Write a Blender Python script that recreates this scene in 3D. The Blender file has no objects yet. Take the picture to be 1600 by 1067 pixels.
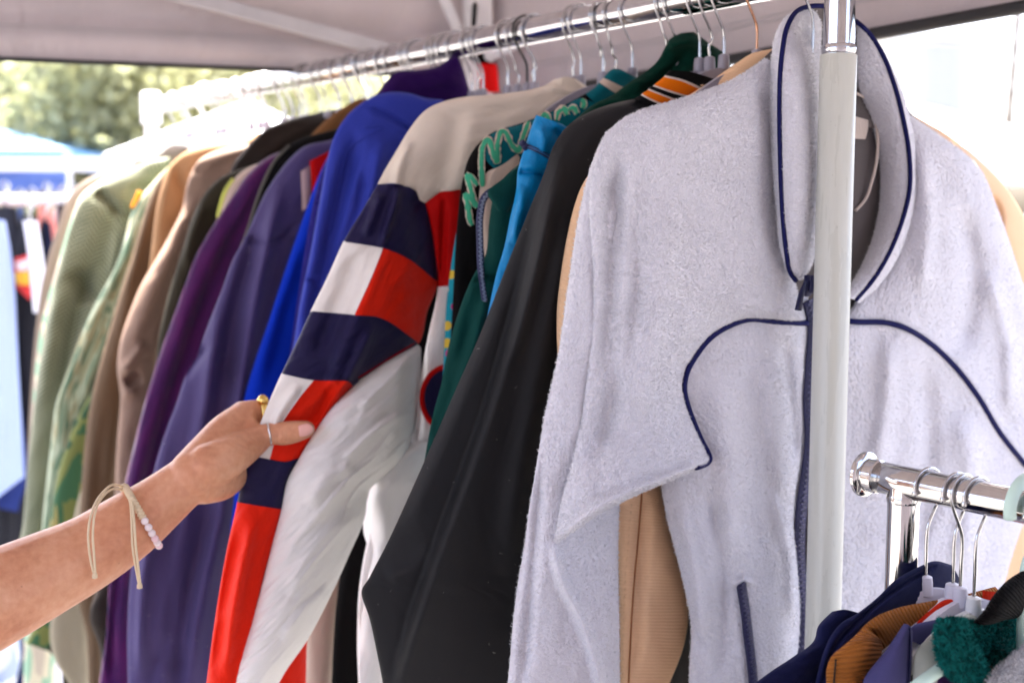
import bpy, math, random
import numpy as np

rnd = random.Random(7)
rng = np.random.default_rng(7)
scene = bpy.context.scene
COL = scene.collection

# ------------------------------------------------------------------ camera, world, sun, exposure
F_PX = 1900.0
PITCH = math.radians(5.9)
CAM_Z = 1.55
cam_d = bpy.data.cameras.new('camera')
cam = bpy.data.objects.new('camera', cam_d)
COL.objects.link(cam)
cam.location = (0, 0, CAM_Z)
cam.rotation_euler = (math.radians(90) - PITCH, 0, 0)
cam_d.sensor_width = 36
cam_d.lens = 36 * F_PX / 1600
cam_d.clip_start = 0.02
cam_d.clip_end = 8000
cam_d.dof.use_dof = True
cam_d.dof.focus_distance = 1.14
cam_d.dof.aperture_fstop = 4.6
cam_d.dof.aperture_blades = 9
scene.camera = cam

SUN_AZ = math.radians(-15)      # compass angle from +Y, negative to the left
SUN_EL = math.radians(62)
world = bpy.data.worlds.new('World')
scene.world = world
world.use_nodes = True
wn = world.node_tree.nodes
wl = world.node_tree.links
bg = wn['Background']
sky_t = wn.new('ShaderNodeTexSky')
sky_t.sky_type = 'NISHITA'
sky_t.sun_disc = False
sky_t.sun_elevation = SUN_EL
sky_t.sun_rotation = SUN_AZ
sky_t.dust_density = 6.0
sky_t.air_density = 0.6
sky_t.ozone_density = 0.3
wl.new(sky_t.outputs[0], bg.inputs[0])
bg.inputs[1].default_value = 0.13
sun_d = bpy.data.lights.new('sun', 'SUN')
sun_d.energy = 4.0
sun_d.angle = math.radians(0.5)
sun_d.color = (1.0, 0.95, 0.86)
sun = bpy.data.objects.new('sun', sun_d)
COL.objects.link(sun)
sun.location = (-5, 4, 8)
sun.rotation_euler = (math.pi / 2 - SUN_EL, 0, math.pi - SUN_AZ)
scene.view_settings.view_transform = 'Standard'
scene.view_settings.look = 'None'
scene.view_settings.gamma = 1.0
scene.view_settings.use_curve_mapping = False
scene.view_settings.exposure = 3.42

# ------------------------------------------------------------------ geometry helpers
CAM = np.array([0, 0, CAM_Z])
RIGHT = np.array([1.0, 0, 0])
FWD = np.array([0, math.cos(PITCH), -math.sin(PITCH)])
UP = np.array([0, math.sin(PITCH), math.cos(PITCH)])


def ray(px, py):
    px = np.asarray(px, float)[..., None]
    py = np.asarray(py, float)[..., None]
    return RIGHT * (px - 800) / F_PX + FWD + UP * (533.5 - py) / F_PX


def at(px, py, depth):
    """photo pixel at a forward depth -> world point"""
    return CAM + ray(px, py) * np.asarray(depth, float)[..., None]


# long rail: near end at the upright, running away to the left
BAR0 = at(1312, -48, 1.13)
BAR1 = at(236, 166, 2.56)
BAR1[2] = BAR0[2]
BAR_L = float(np.linalg.norm(BAR1 - BAR0))
BAR_D = (BAR1 - BAR0) / BAR_L
BAR_R = 0.0165


def bar(t):
    return BAR0 + BAR_D * t


class Plane:
    """frame of one garment: hangs across a rail; n points to the viewer's side"""
    def __init__(self, c, d, yaw=0.0):
        n = -np.array([d[0], d[1], 0.0])
        n /= np.linalg.norm(n)
        ca, sa = math.cos(yaw), math.sin(yaw)
        self.n = np.array([n[0] * ca - n[1] * sa, n[0] * sa + n[1] * ca, 0])
        self.w = np.array([-self.n[1], self.n[0], 0])
        self.c = c
        self.z = np.array([0, 0, 1.0])

    def hit(self, px, py, off=0.0):
        r = ray(px, py)
        k = ((self.c - CAM) @ self.n + off) / (r @ self.n)
        return CAM + r * k[..., None]

    def loc(self, w, n, z):
        return self.c + self.w * w + self.n * n + self.z * z


YAW = math.radians(-8)


def hang(t, yaw=YAW):
    return Plane(bar(t), BAR_D, yaw)


_lat = np.random.default_rng(3).random((256, 256))


def vnoise(x, y, seed=0):
    x = np.asarray(x) + seed * 17.31
    y = np.asarray(y) + seed * 9.17
    xi = np.floor(x).astype(int)
    yi = np.floor(y).astype(int)
    fx = x - xi
    fy = y - yi
    fx = fx * fx * (3 - 2 * fx)
    fy = fy * fy * (3 - 2 * fy)
    g = lambda a, b: _lat[a % 256, b % 256]
    return (g(xi, yi) * (1 - fx) * (1 - fy) + g(xi + 1, yi) * fx * (1 - fy)
            + g(xi, yi + 1) * (1 - fx) * fy + g(xi + 1, yi + 1) * fx * fy) * 2 - 1


def worley(x, y, seed=0):
    r = np.random.default_rng(100 + seed)
    jx, jy = r.random((128, 128)), r.random((128, 128))
    xi, yi = np.floor(x).astype(int), np.floor(y).astype(int)
    best = np.full(np.shape(x), 9.0)
    for a in (-1, 0, 1):
        for b in (-1, 0, 1):
            cx, cy = xi + a, yi + b
            px_ = cx + jx[cx % 128, cy % 128]
            py_ = cy + jy[cx % 128, cy % 128]
            best = np.minimum(best, (x - px_) ** 2 + (y - py_) ** 2)
    return np.sqrt(best)


def fbm(x, y, seed=0, o=3):
    s = 0
    a = 1.0
    for i in range(o):
        s = s + a * vnoise(x * 2 ** i, y * 2 ** i, seed + i * 3)
        a *= 0.5
    return s


def link(o, parent=None):
    COL.objects.link(o)
    if parent is not None:
        o.parent = parent
    return o


def mesh_obj(name, V, F, mat, parent=None, uv=None, smooth=True, loops=None):
    """V (n,3) world; F (m,k) uniform polygons or list of lists"""
    V = np.asarray(V, float).reshape(-1, 3)
    base = np.array(parent['_base']) if parent is not None and '_base' in parent else np.zeros(3)
    me = bpy.data.meshes.new(name)
    if isinstance(F, np.ndarray):
        k = F.shape[1]
        me.vertices.add(len(V))
        me.vertices.foreach_set('co', (V - base).ravel())
        me.loops.add(F.size)
        me.loops.foreach_set('vertex_index', F.ravel().astype(np.int32))
        me.polygons.add(len(F))
        me.polygons.foreach_set('loop_start', np.arange(0, F.size, k, dtype=np.int32))
        me.polygons.foreach_set('loop_total', np.full(len(F), k, dtype=np.int32))
        me.update(calc_edges=True)
    else:
        me.from_pydata([tuple(v) for v in V - base], [], F)
    if uv is not None:
        l = me.uv_layers.new(name='UVMap')
        idx = np.empty(len(me.loops), dtype=np.int32)
        me.loops.foreach_get('vertex_index', idx)
        l.data.foreach_set('uv', np.asarray(uv)[idx].ravel())
    if smooth:
        me.polygons.foreach_set('use_smooth', np.ones(len(me.polygons), dtype=bool))
    me.validate()
    me.update()
    if mat is not None:
        me.materials.append(mat)
    o = bpy.data.objects.new(name, me)
    link(o, parent)
    if parent is not None and '_base' in parent:
        o['_base'] = parent['_base']
    return o


def thing(name, label, cat, base=(0, 0, 0), group=None):
    o = bpy.data.objects.new(name, None)
    COL.objects.link(o)
    o.empty_display_size = 0.05
    o.location = [float(b) for b in base]
    o['_base'] = [float(b) for b in base]
    o['label'] = label
    o['category'] = cat
    if group:
        o['group'] = group
    return o


def tag(o, label, cat, group=None):
    o['label'] = label
    o['category'] = cat
    if group:
        o['group'] = group
    return o


def tube_geo(P, r, seg=10, cap=True, flat=None, up=None):
    """tube along points; r scalar or per point; returns V, F(list)"""
    P = np.asarray(P, float)
    n = len(P)
    r = np.broadcast_to(np.asarray(r, float), (n,))
    T = np.gradient(P, axis=0)
    T /= np.linalg.norm(T, axis=1)[:, None] + 1e-12
    a = np.array([0, 0, 1.0]) if up is None else np.asarray(up, float)
    if abs(T[0] @ a) > 0.9 and up is None:
        a = np.array([1.0, 0, 0])
    V = []
    for i in range(n):
        b = a - T[i] * (a @ T[i])
        b /= np.linalg.norm(b) + 1e-12
        a = b
        c = np.cross(T[i], b)
        th = np.linspace(0, 2 * np.pi, seg, endpoint=False)
        f = 1.0 if flat is None else flat
        V.append(P[i] + r[i] * (np.cos(th)[:, None] * b * f + np.sin(th)[:, None] * c))
    V = np.concatenate(V)
    F = []
    for i in range(n - 1):
        for j in range(seg):
            k = (j + 1) % seg
            F.append([i * seg + j, i * seg + k, (i + 1) * seg + k, (i + 1) * seg + j])
    if cap:
        F.append(list(range(seg))[::-1])
        F.append([(n - 1) * seg + j for j in range(seg)])
    return V, F


def tube(name, P, r, mat, parent=None, seg=10, cap=True, flat=None, up=None):
    V, F = tube_geo(P, r, seg, cap, flat, up)
    return mesh_obj(name, V, F, mat, parent)


def lathe(name, c, axis, prof, mat, parent=None, seg=28):
    """prof: list of (dist along axis, radius)"""
    axis = np.asarray(axis, float)
    axis = axis / np.linalg.norm(axis)
    a = np.array([0, 0, 1.0]) if abs(axis[2]) < 0.9 else np.array([1.0, 0, 0])
    u = np.cross(axis, a)
    u /= np.linalg.norm(u)
    v = np.cross(axis, u)
    th = np.linspace(0, 2 * np.pi, seg, endpoint=False)
    V = []
    for h, r in prof:
        V.append(np.asarray(c) + axis * h + r * (np.cos(th)[:, None] * u + np.sin(th)[:, None] * v))
    V = np.concatenate(V)
    n = len(prof)
    F = []
    for i in range(n - 1):
        for j in range(seg):
            k = (j + 1) % seg
            F.append([i * seg + j, i * seg + k, (i + 1) * seg + k, (i + 1) * seg + j])
    F.append(list(range(seg))[::-1])
    F.append([(n - 1) * seg + j for j in range(seg)])
    o = mesh_obj(name, V, F, mat, parent)
    auto_sharp(o)
    return o


def auto_sharp(o, ang=35):
    me = o.data
    import bmesh
    bm = bmesh.new()
    bm.from_mesh(me)
    lim = math.radians(ang)
    for e in bm.edges:
        if len(e.link_faces) == 2 and e.calc_face_angle(0) > lim:
            e.smooth = False
    bm.to_mesh(me)
    bm.free()


def box_geo(c, ax, half):
    """oriented box: ax three unit vectors, half sizes"""
    c = np.asarray(c, float)
    V = []
    for sx in (-1, 1):
        for sy in (-1, 1):
            for sz in (-1, 1):
                V.append(c + ax[0] * half[0] * sx + ax[1] * half[1] * sy + ax[2] * half[2] * sz)
    F = [[0, 1, 3, 2], [4, 6, 7, 5], [0, 4, 5, 1], [2, 3, 7, 6], [0, 2, 6, 4], [1, 5, 7, 3]]
    return np.array(V), F


def box(name, c, ax, half, mat, parent=None, bevel=0.0):
    V, F = box_geo(c, ax, half)
    o = mesh_obj(name, V, F, mat, parent, smooth=False)
    if bevel:
        import bmesh
        bm = bmesh.new()
        bm.from_mesh(o.data)
        bmesh.ops.bevel(bm, geom=bm.edges[:], offset=bevel, segments=2, affect='EDGES', profile=0.6)
        bm.to_mesh(o.data)
        bm.free()
    return o


AX = [np.array([1.0, 0, 0]), np.array([0, 1.0, 0]), np.array([0, 0, 1.0])]


def hermite(keys, tk, ts):
    """keys (K,D), tk (K,), sample ts"""
    keys = np.asarray(keys, float)
    K = len(keys)
    if K == 2:
        f = ((ts - tk[0]) / (tk[1] - tk[0]))[:, None]
        return keys[0] * (1 - f) + keys[1] * f
    d = np.diff(keys, axis=0) / np.diff(tk)[:, None]
    m = np.empty_like(keys)
    m[0] = d[0]
    m[-1] = d[-1]
    h = np.diff(tk)
    for i in range(1, K - 1):
        m[i] = (d[i - 1] * h[i] + d[i] * h[i - 1]) / (h[i] + h[i - 1])
    i = np.clip(np.searchsorted(tk, ts, side='right') - 1, 0, K - 2)
    hh = h[i][:, None]
    s = ((ts - tk[i]) / h[i])[:, None]
    return ((2 * s ** 3 - 3 * s ** 2 + 1) * keys[i] + (s ** 3 - 2 * s ** 2 + s) * hh * m[i]
            + (-2 * s ** 3 + 3 * s ** 2) * keys[i + 1] + (s ** 3 - s ** 2) * hh * m[i + 1])


def smooth_line(pts, step):
    pts = np.asarray(pts, float)
    L = np.concatenate([[0], np.cumsum(np.linalg.norm(np.diff(pts, axis=0), axis=1) + 1e-9)])
    n = max(2, int(L[-1] / step) + 1)
    return hermite(pts, L, np.linspace(0, L[-1], n))


def seg_dist(PX, PY, pts):
    """distance, signed side and along-fraction to a polyline (pixels)"""
    pts = np.asarray(pts, float)
    best = np.full(PX.shape, 1e9)
    sgn = np.zeros(PX.shape)
    al = np.zeros(PX.shape)
    n = len(pts) - 1
    for i in range(n):
        a = pts[i]
        b = pts[i + 1]
        d = b - a
        L2 = d @ d
        f = np.clip(((PX - a[0]) * d[0] + (PY - a[1]) * d[1]) / L2, 0, 1)
        qx = PX - (a[0] + f * d[0])
        qy = PY - (a[1] + f * d[1])
        dd = np.hypot(qx, qy)
        m = dd < best
        best = np.where(m, dd, best)
        sgn = np.where(m, np.sign(d[0] * qy - d[1] * qx), sgn)
        al = np.where(m, (i + f) / n, al)
    return best, sgn, al


RAMP = 2.0


class Grid:
    pass


def loft(rails, fr, th=0.02, off=0.0, step=6.0, p=2.4, ridges=(), wr=None, wr2=None, tuft=None, seed=0,
         back=True, edge=1.0):
    """rails: list (left to right) of equal-length lists of (px, py[, dn]); a closed cloth shell through them"""
    R = [np.array([(q[0], q[1], q[2] if len(q) > 2 else 0.0) for q in r], float) for r in rails]
    K = len(R[0])
    seglen = np.mean([np.linalg.norm(np.diff(r[:, :2], axis=0), axis=1) for r in R], axis=0)
    seglen = np.maximum(seglen, 1.0)
    tk = np.concatenate([[0], np.cumsum(seglen)])
    ts = [0.0]
    kr = [0]
    for i in range(K - 1):
        n = max(1, int(round(seglen[i] / step)))
        ts += list(np.linspace(tk[i], tk[i + 1], n + 1)[1:])
        kr.append(len(ts) - 1)
    ts = np.array(ts)
    S = [hermite(r, tk, ts) for r in R]           # each (rows,3)
    G = len(R) - 1
    us = [0.0]
    kc = [0]
    for g in range(G):
        w = float(np.max(np.linalg.norm(S[g + 1][:, :2] - S[g][:, :2], axis=1)))
        n = max(2, int(round(w / step)))
        x = np.linspace(0, 1, n + 1)[1:]
        if edge:
            if G == 1:
                x = (1 - 0.7 * edge) * x + 0.7 * edge * (0.5 - 0.5 * np.cos(np.pi * x))
            elif g == 0:
                x = x ** (1 + 0.5 * edge)
            elif g == G - 1:
                x = 1 - (1 - x) ** (1 + 0.5 * edge)
        us += list(g + x)
        kc.append(len(us) - 1)
    us = np.array(us)
    nr, nc = len(ts), len(us)
    st = np.stack(S, 1)                           # rows, G+1, 3
    gr = np.empty((nr, nc, 3))
    tg = np.arange(G + 1, dtype=float)
    flat = st.transpose(1, 0, 2).reshape(G + 1, -1)
    gr = hermite(flat, tg, us).reshape(nc, nr, 3).transpose(1, 0, 2)
    PX, PY, DN = gr[..., 0], gr[..., 1], gr[..., 2]
    # width fraction for the profile
    dx = np.hypot(np.diff(PX, axis=1), np.diff(PY, axis=1))
    cw = np.concatenate([np.zeros((nr, 1)), np.cumsum(dx, axis=1)], 1)
    uu = cw / (cw[:, -1:] + 1e-9)
    prof = np.maximum(0, 1 - np.abs(2 * uu - 1) ** p) ** (1 / 1.9)
    thr = np.interp(ts, tk, np.asarray(th, float)) if np.ndim(th) else np.full(nr, float(th))
    base = off + DN
    P0 = fr.hit(PX, PY, base)
    d3 = np.linalg.norm(np.diff(P0, axis=1), axis=2)
    um = np.concatenate([np.zeros((nr, 1)), np.cumsum(d3, axis=1)], 1)
    um = um - um[:, -1:] * 0.5
    r3 = np.linalg.norm(np.diff(P0, axis=0), axis=2).mean(1)
    vm = np.concatenate([[0], np.cumsum(r3)])[:, None] * np.ones((1, nc))
    em = np.clip(prof * 1.6, 0, 1)
    N = thr[:, None] * prof
    for rd in ridges:
        kind, pts, w, amp = rd[:4]
        amp = amp * RAMP
        d, sg, al = seg_dist(PX, PY, smooth_line(pts, 12))
        taper = np.clip(np.minimum(al, 1 - al) * 6 + (0.25 if kind.isupper() else 0.0), 0, 1)
        k = kind.lower()
        if k == 'r':
            N = N + amp * np.exp(-(d / w) ** 2) * taper * em
        elif k == 's':      # lapped step: raised on the right of the line direction (sg<0) with decay
            side = np.clip(0.5 - sg * d / 28.0, 0, 1)
            side = side * side * (3 - 2 * side)
            N = N + side * amp * np.exp(-(d / w)) * taper * em
        elif k == 'l':
            side = np.clip(0.5 + sg * d / 28.0, 0, 1)
            side = side * side * (3 - 2 * side)
            N = N + side * amp * np.exp(-(d / w)) * taper * em
    for wv in (wr, wr2):
        if wv:
            amp, sx, sy = wv[:3]
            ang = wv[3] if len(wv) > 3 else 0.0
            ca, sa = math.cos(ang), math.sin(ang)
            ax = um * ca + vm * sa
            ay = -um * sa + vm * ca
            q = fbm(ax / sx + 50, ay / sy + 50, seed + 11)
            if len(wv) > 4 and wv[4]:
                q = 1 - 2 * np.abs(q)
            N = N + amp * q * em
    if tuft:
        amp, sc = tuft
        wx = 0.3 * vnoise(um / sc * 0.7, vm / sc * 0.7, seed + 3)
        q = 1 - 1.3 * np.minimum(worley(um / sc + 80 + wx, vm / sc + 80 - wx, seed), 0.8) ** 1.5 + 0.3 * vnoise(um / sc * 0.6 + 9, vm / sc * 0.6, seed + 4)
        q = q * (0.75 + 0.5 * vnoise(um / 0.025 + 20, vm / 0.025, seed + 9))
        N = N + amp * (q - 0.4) * np.clip(em * 2, 0.3, 1)
    g = Grid()
    g.front = fr.hit(PX, PY, base + N)
    g.back = fr.hit(PX, PY, base - thr[:, None] * prof)
    g.uv = np.stack([um, vm], -1)
    g.px, g.py, g.kr, g.kc, g.nr, g.nc = PX, PY, kr, kc, nr, nc
    g.N = base + N
    g.fr = fr
    g.has_back = back
    return g


def emit(g, name, mat, parent, rows=None, cols=None, front=True, back=None, bulge=None):
    r0, r1 = (0, g.nr - 1) if rows is None else (g.kr[rows[0]], g.kr[rows[1]])
    c0, c1 = (0, g.nc - 1) if cols is None else (g.kc[cols[0]], g.kc[cols[1]])
    if back is None:
        back = g.has_back
    Fs = []
    Vs = []
    Us = []
    n = 0
    R, C = r1 - r0 + 1, c1 - c0 + 1
    idx = np.arange(R * C).reshape(R, C)
    q = np.stack([idx[:-1, :-1], idx[1:, :-1], idx[1:, 1:], idx[:-1, 1:]], -1).reshape(-1, 4)
    if front:
        Vs.append(g.front[r0:r1 + 1, c0:c1 + 1].reshape(-1, 3))
        Us.append(g.uv[r0:r1 + 1, c0:c1 + 1].reshape(-1, 2))
        Fs.append(q)
        n += R * C
    if back:
        # coarser back
        rs = np.unique(np.concatenate([np.arange(r0, r1 + 1, 2), [r1]]))
        cs = np.unique(np.concatenate([np.arange(c0, c1 + 1, 2), [c1]]))
        B = g.back[rs][:, cs]
        Rb, Cb = len(rs), len(cs)
        ib = np.arange(Rb * Cb).reshape(Rb, Cb) + n
        Vs.append(B.reshape(-1, 3))
        Us.append(g.uv[rs][:, cs].reshape(-1, 2))
        Fs.append(np.stack([ib[:-1, :-1], ib[:-1, 1:], ib[1:, 1:], ib[1:, :-1]], -1).reshape(-1, 4))
    g.obj = mesh_obj(name, np.concatenate(Vs), np.concatenate(Fs), mat, parent, uv=np.concatenate(Us))
    return g.obj


def ribbon(name, g, pts, w, mat, parent, lift, jit=0.0, step=2.0, seed=0):
    """flat printed or stitched strip lying on a lofted cloth"""
    pts = np.asarray(pts, float)
    L = np.concatenate([[0], np.cumsum(np.linalg.norm(np.diff(pts, axis=0), axis=1))])
    s = np.linspace(0, L[-1], max(3, int(L[-1] / step)))
    X = np.stack([np.interp(s, L, pts[:, 0]), np.interp(s, L, pts[:, 1])], 1)
    for _ in range(2):
        X[1:-1] = (X[:-2] + 2 * X[1:-1] + X[2:]) / 4
    T = np.gradient(X, axis=0)
    T /= np.linalg.norm(T, axis=1)[:, None] + 1e-9
    S = np.stack([-T[:, 1], T[:, 0]], 1)
    k = np.arange(len(s))
    ww = w * (1 + jit * vnoise(k * 0.8, k * 0.0, seed))
    ww[:2] *= 0.7
    ww[-2:] *= 0.7
    V = []
    for i in range(len(s)):
        for f in (-1, 0, 1):
            q = X[i] + S[i] * ww[i] * f
            d = (g.px - q[0]) ** 2 + (g.py - q[1]) ** 2
            a = np.unravel_index(np.argmin(d), d.shape)
            V.append(g.fr.hit(q[0], q[1], g.N[a] + lift + (0.0003 if f == 0 else 0)))
    A = np.array(V).reshape(-1, 3, 3)
    A[1:-1] = (A[:-2] + 2 * A[1:-1] + A[2:]) / 4
    n = len(A)
    idx = np.arange(n * 3).reshape(n, 3)
    F = np.stack([idx[:-1, :-1], idx[1:, :-1], idx[1:, 1:], idx[:-1, 1:]], -1).reshape(-1, 4)
    return mesh_obj(name, A.reshape(-1, 3), F, mat, parent)


def on_grid(g, pts, lift=0.002, step=5):
    """points on the front of a lofted cloth nearest to photo pixels"""
    L = smooth_line(pts, step)
    out = []
    for x, y in L[:, :2]:
        d = (g.px - x) ** 2 + (g.py - y) ** 2
        i = np.unravel_index(np.argmin(d), d.shape)
        out.append(g.fr.hit(x, y, g.N[i] + lift))
    P = np.array(out)
    for _ in range(2):
        P[1:-1] = (P[:-2] + 2 * P[1:-1] + P[2:]) / 4
    return P


def pile(g, name, mat, parent, count, length, width, rows=None, cols=None, seed=1, keep=None):
    """short curled fibres standing on the front of a lofted cloth, joined"""
    rg = np.random.default_rng(seed)
    P = g.front
    e1 = P[1:, :-1] - P[:-1, :-1]
    e2 = P[:-1, 1:] - P[:-1, :-1]
    nn = np.cross(e2, e1)
    area = np.linalg.norm(nn, axis=2)
    ok = area.ravel().copy()
    if keep is not None:
        ok *= keep(g.px[:-1, :-1], g.py[:-1, :-1]).ravel()
    pick = rg.choice(len(ok), size=count, p=ok / ok.sum())
    i, j = np.unravel_index(pick, area.shape)
    a = rg.random((count, 1))
    b = rg.random((count, 1))
    O = P[i, j] + e1[i, j] * a + e2[i, j] * b
    Nn = nn[i, j] / (area[i, j][:, None] + 1e-15)
    fl = np.sign(np.sum((CAM - O) * Nn, 1))
    Nn = Nn * np.where(np.abs(fl) > 0, 1, 1)[:, None]
    if np.mean(fl) < 0:
        Nn = -Nn
    rv = rg.normal(size=(count, 3))
    tan = rv - Nn * np.sum(rv * Nn, 1)[:, None]
    tan /= np.linalg.norm(tan, axis=1)[:, None] + 1e-9
    sid = np.cross(Nn, tan)
    l = length * rg.uniform(0.6, 1.3, (count, 1))
    w = width * rg.uniform(0.7, 1.2, (count, 1))
    lean = rg.uniform(0.3, 1.1, (count, 1))
    p0 = O - Nn * 0.0004
    up_ = rg.uniform(0.35, 1.0, (count, 1))
    bend_ = rg.normal(0, 0.45, (count, 1))
    p1 = O + Nn * l * 0.65 * up_ + tan * l * 0.45 * lean
    p2 = O + Nn * l * 0.80 * up_ + tan * l * 0.75 * lean + sid * l * bend_
    V = np.stack([p0 - sid * w, p0 + sid * w, p1 - sid * w, p1 + sid * w, p2 - sid * w * .6, p2 + sid * w * .6], 1).reshape(-1, 3)
    b0 = np.arange(count)[:, None] * 6
    F = np.concatenate([b0 + np.array([[0, 1, 3, 2]]), b0 + np.array([[2, 3, 5, 4]])])
    o = mesh_obj(name, V, F, mat, parent)
    o['kind'] = 'stuff'
    return o


# ------------------------------------------------------------------ materials
def lin(c):
    c = c / 255.0
    return c / 12.92 if c <= 0.04045 else ((c + 0.055) / 1.055) ** 2.4


def rgb(r, g, b, k=1.0):
    return (min(1, lin(r) * k), min(1, lin(g) * k), min(1, lin(b) * k), 1)


class M:
    def __init__(self, name):
        self.m = bpy.data.materials.new(name)
        self.m.use_nodes = True
        self.n = self.m.node_tree.nodes
        self.l = self.m.node_tree.links
        self.b = self.n['Principled BSDF']

    def new(self, t, **kw):
        n = self.n.new(t)
        for k, v in kw.items():
            setattr(n, k, v)
        return n

    def val(self, sock, v):
        if isinstance(v, bpy.types.NodeSocket):
            self.l.new(v, sock)
        else:
            sock.default_value = v

    def math(self, op, a, b=0.0, c=None):
        n = self.new('ShaderNodeMath', operation=op)
        self.val(n.inputs[0], a)
        self.val(n.inputs[1], b)
        if c is not None:
            self.val(n.inputs[2], c)
        return n.outputs[0]

    def mix(self, f, a, b, typ='MIX'):
        n = self.new('ShaderNodeMix', data_type='RGBA', blend_type=typ)
        self.val(n.inputs[0], f)
        self.val(n.inputs[6], a)
        self.val(n.inputs[7], b)
        return n.outputs[2]

    def noise(self, vec, scale, detail=3, rough=0.55, dist=0.0):
        n = self.new('ShaderNodeTexNoise')
        if vec is not None:
            self.l.new(vec, n.inputs['Vector'])
        n.inputs['Scale'].default_value = scale
        n.inputs['Detail'].default_value = detail
        n.inputs['Roughness'].default_value = rough
        n.inputs['Distortion'].default_value = dist
        return n.outputs[0]

    def ramp(self, f, stops, interp='LINEAR'):
        n = self.new('ShaderNodeValToRGB')
        n.color_ramp.interpolation = interp
        e = n.color_ramp.elements
        while len(e) < len(stops):
            e.new(0.5)
        for i, (p, c) in enumerate(stops):
            e[i].position = p
            e[i].color = c if len(c) == 4 else (*c, 1)
        self.l.new(f, n.inputs[0])
        return n.outputs[0]

    def uv(self):
        return self.new('ShaderNodeTexCoord').outputs['UV']

    def obj(self):
        return self.new('ShaderNodeTexCoord').outputs['Object']

    def mapping(self, vec, scale=(1, 1, 1), rot=(0, 0, 0)):
        n = self.new('ShaderNodeMapping')
        self.l.new(vec, n.inputs[0])
        n.inputs['Scale'].default_value = scale
        n.inputs['Rotation'].default_value = rot
        return n.outputs[0]

    def sep(self, vec):
        n = self.new('ShaderNodeSeparateXYZ')
        self.l.new(vec, n.inputs[0])
        return n.outputs

    def bump(self, h, strength, dist, nrm=None):
        n = self.new('ShaderNodeBump')
        n.inputs['Strength'].default_value = strength
        n.inputs['Distance'].default_value = dist
        self.l.new(h, n.inputs['Height'])
        if nrm is not None:
            self.l.new(nrm, n.inputs['Normal'])
        return n.outputs[0]


def cloth(name, col, rough=0.85, weave=0.0011, wb=0.25, sheen=0.25, var=0.16, crease=0.0, tint=None, spec=0.25, kind='plain',
          crease_scale=26, wave_col=0.12, deep=1.25):
    m = M(name)
    col = tuple(c ** deep for c in col[:3]) + (1,)
    uv = m.uv()
    xs = m.sep(uv)
    n1 = m.noise(m.mapping(uv, (1, 1, 1)), 9, 4)
    n2 = m.noise(uv, 420, 2)
    f = m.math('ADD', m.math('MULTIPLY', n1, 0.6), m.math('MULTIPLY', n2, 0.4))
    dark = tuple(c * (1 - var) for c in col[:3]) + (1,)
    lite = tuple(min(1, c * (1 + var)) for c in col[:3]) + (1,)
    base = m.ramp(f, [(0.3, dark), (0.7, lite)])
    sx = m.math('SINE', m.math('MULTIPLY', xs[0], 2 * math.pi / weave))
    sy = m.math('SINE', m.math('MULTIPLY', xs[1], 2 * math.pi / weave))
    if kind == 'twill':
        h = m.math('SINE', m.math('MULTIPLY', m.math('ADD', xs[0], m.math('MULTIPLY', xs[1], 0.8)), 2 * math.pi / weave))
    elif kind == 'cord':                 # ribs across the length
        h = m.math('SINE', m.math('MULTIPLY', m.math('ADD', xs[1], m.math('MULTIPLY', n1, 0.004)), 2 * math.pi / weave))
    elif kind == 'cordv':
        h = m.math('SINE', m.math('MULTIPLY', m.math('ADD', xs[0], m.math('MULTIPLY', n1, 0.004)), 2 * math.pi / weave))
    else:
        h = m.math('MULTIPLY', sx, sy)
    if wave_col:
        hf = m.math('MULTIPLY_ADD', h, 0.5, 0.5)
        base = m.mix(m.math('MULTIPLY', m.math('SUBTRACT', 1.0, hf), wave_col * 2), base, tuple(c * 0.45 for c in col[:3]) + (1,))
    nrm = m.bump(h, wb, weave * 0.4)
    nrm = m.bump(n2, 0.25, 0.0008, nrm)
    if crease:
        cn = m.noise(m.mapping(uv, (1, 0.35, 1), (0, 0, 0.5)), crease_scale, 4, 0.6, 1.2)
        cr = m.math('SUBTRACT', 1.0, m.math('ABSOLUTE', m.math('MULTIPLY_ADD', cn, 2.0, -1.0)))
        nrm = m.bump(cr, crease, 0.012, nrm)
    m.l.new(base, m.b.inputs['Base Color'])
    m.l.new(nrm, m.b.inputs['Normal'])
    m.b.inputs['Roughness'].default_value = rough
    m.b.inputs['Specular IOR Level'].default_value = spec * 0.55
    m.b.inputs['Sheen Weight'].default_value = sheen * 0.22
    m.b.inputs['Sheen Roughness'].default_value = 0.45
    m.b.inputs['Sheen Tint'].default_value = tint if tint else tuple(min(1, c * 0.7 + 0.12) for c in col[:3]) + (1,)
    return m.m


def plain(name, col, rough=0.5, metal=0.0, spec=0.5, var=0.08, scale=30, bump=0.0, coat=0.0):
    m = M(name)
    o = m.obj()
    n1 = m.noise(o, scale, 4)
    dark = tuple(c * (1 - var) for c in col[:3]) + (1,)
    lite = tuple(min(1, c * (1 + var)) for c in col[:3]) + (1,)
    m.l.new(m.ramp(n1, [(0.3, dark), (0.7, lite)]), m.b.inputs['Base Color'])
    m.b.inputs['Roughness'].default_value = rough
    m.b.inputs['Metallic'].default_value = metal
    m.b.inputs['Specular IOR Level'].default_value = spec
    m.b.inputs['Coat Weight'].default_value = coat
    if bump:
        m.l.new(m.bump(m.noise(o, scale * 8, 3), bump, 0.002), m.b.inputs['Normal'])
    return m.m


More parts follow.
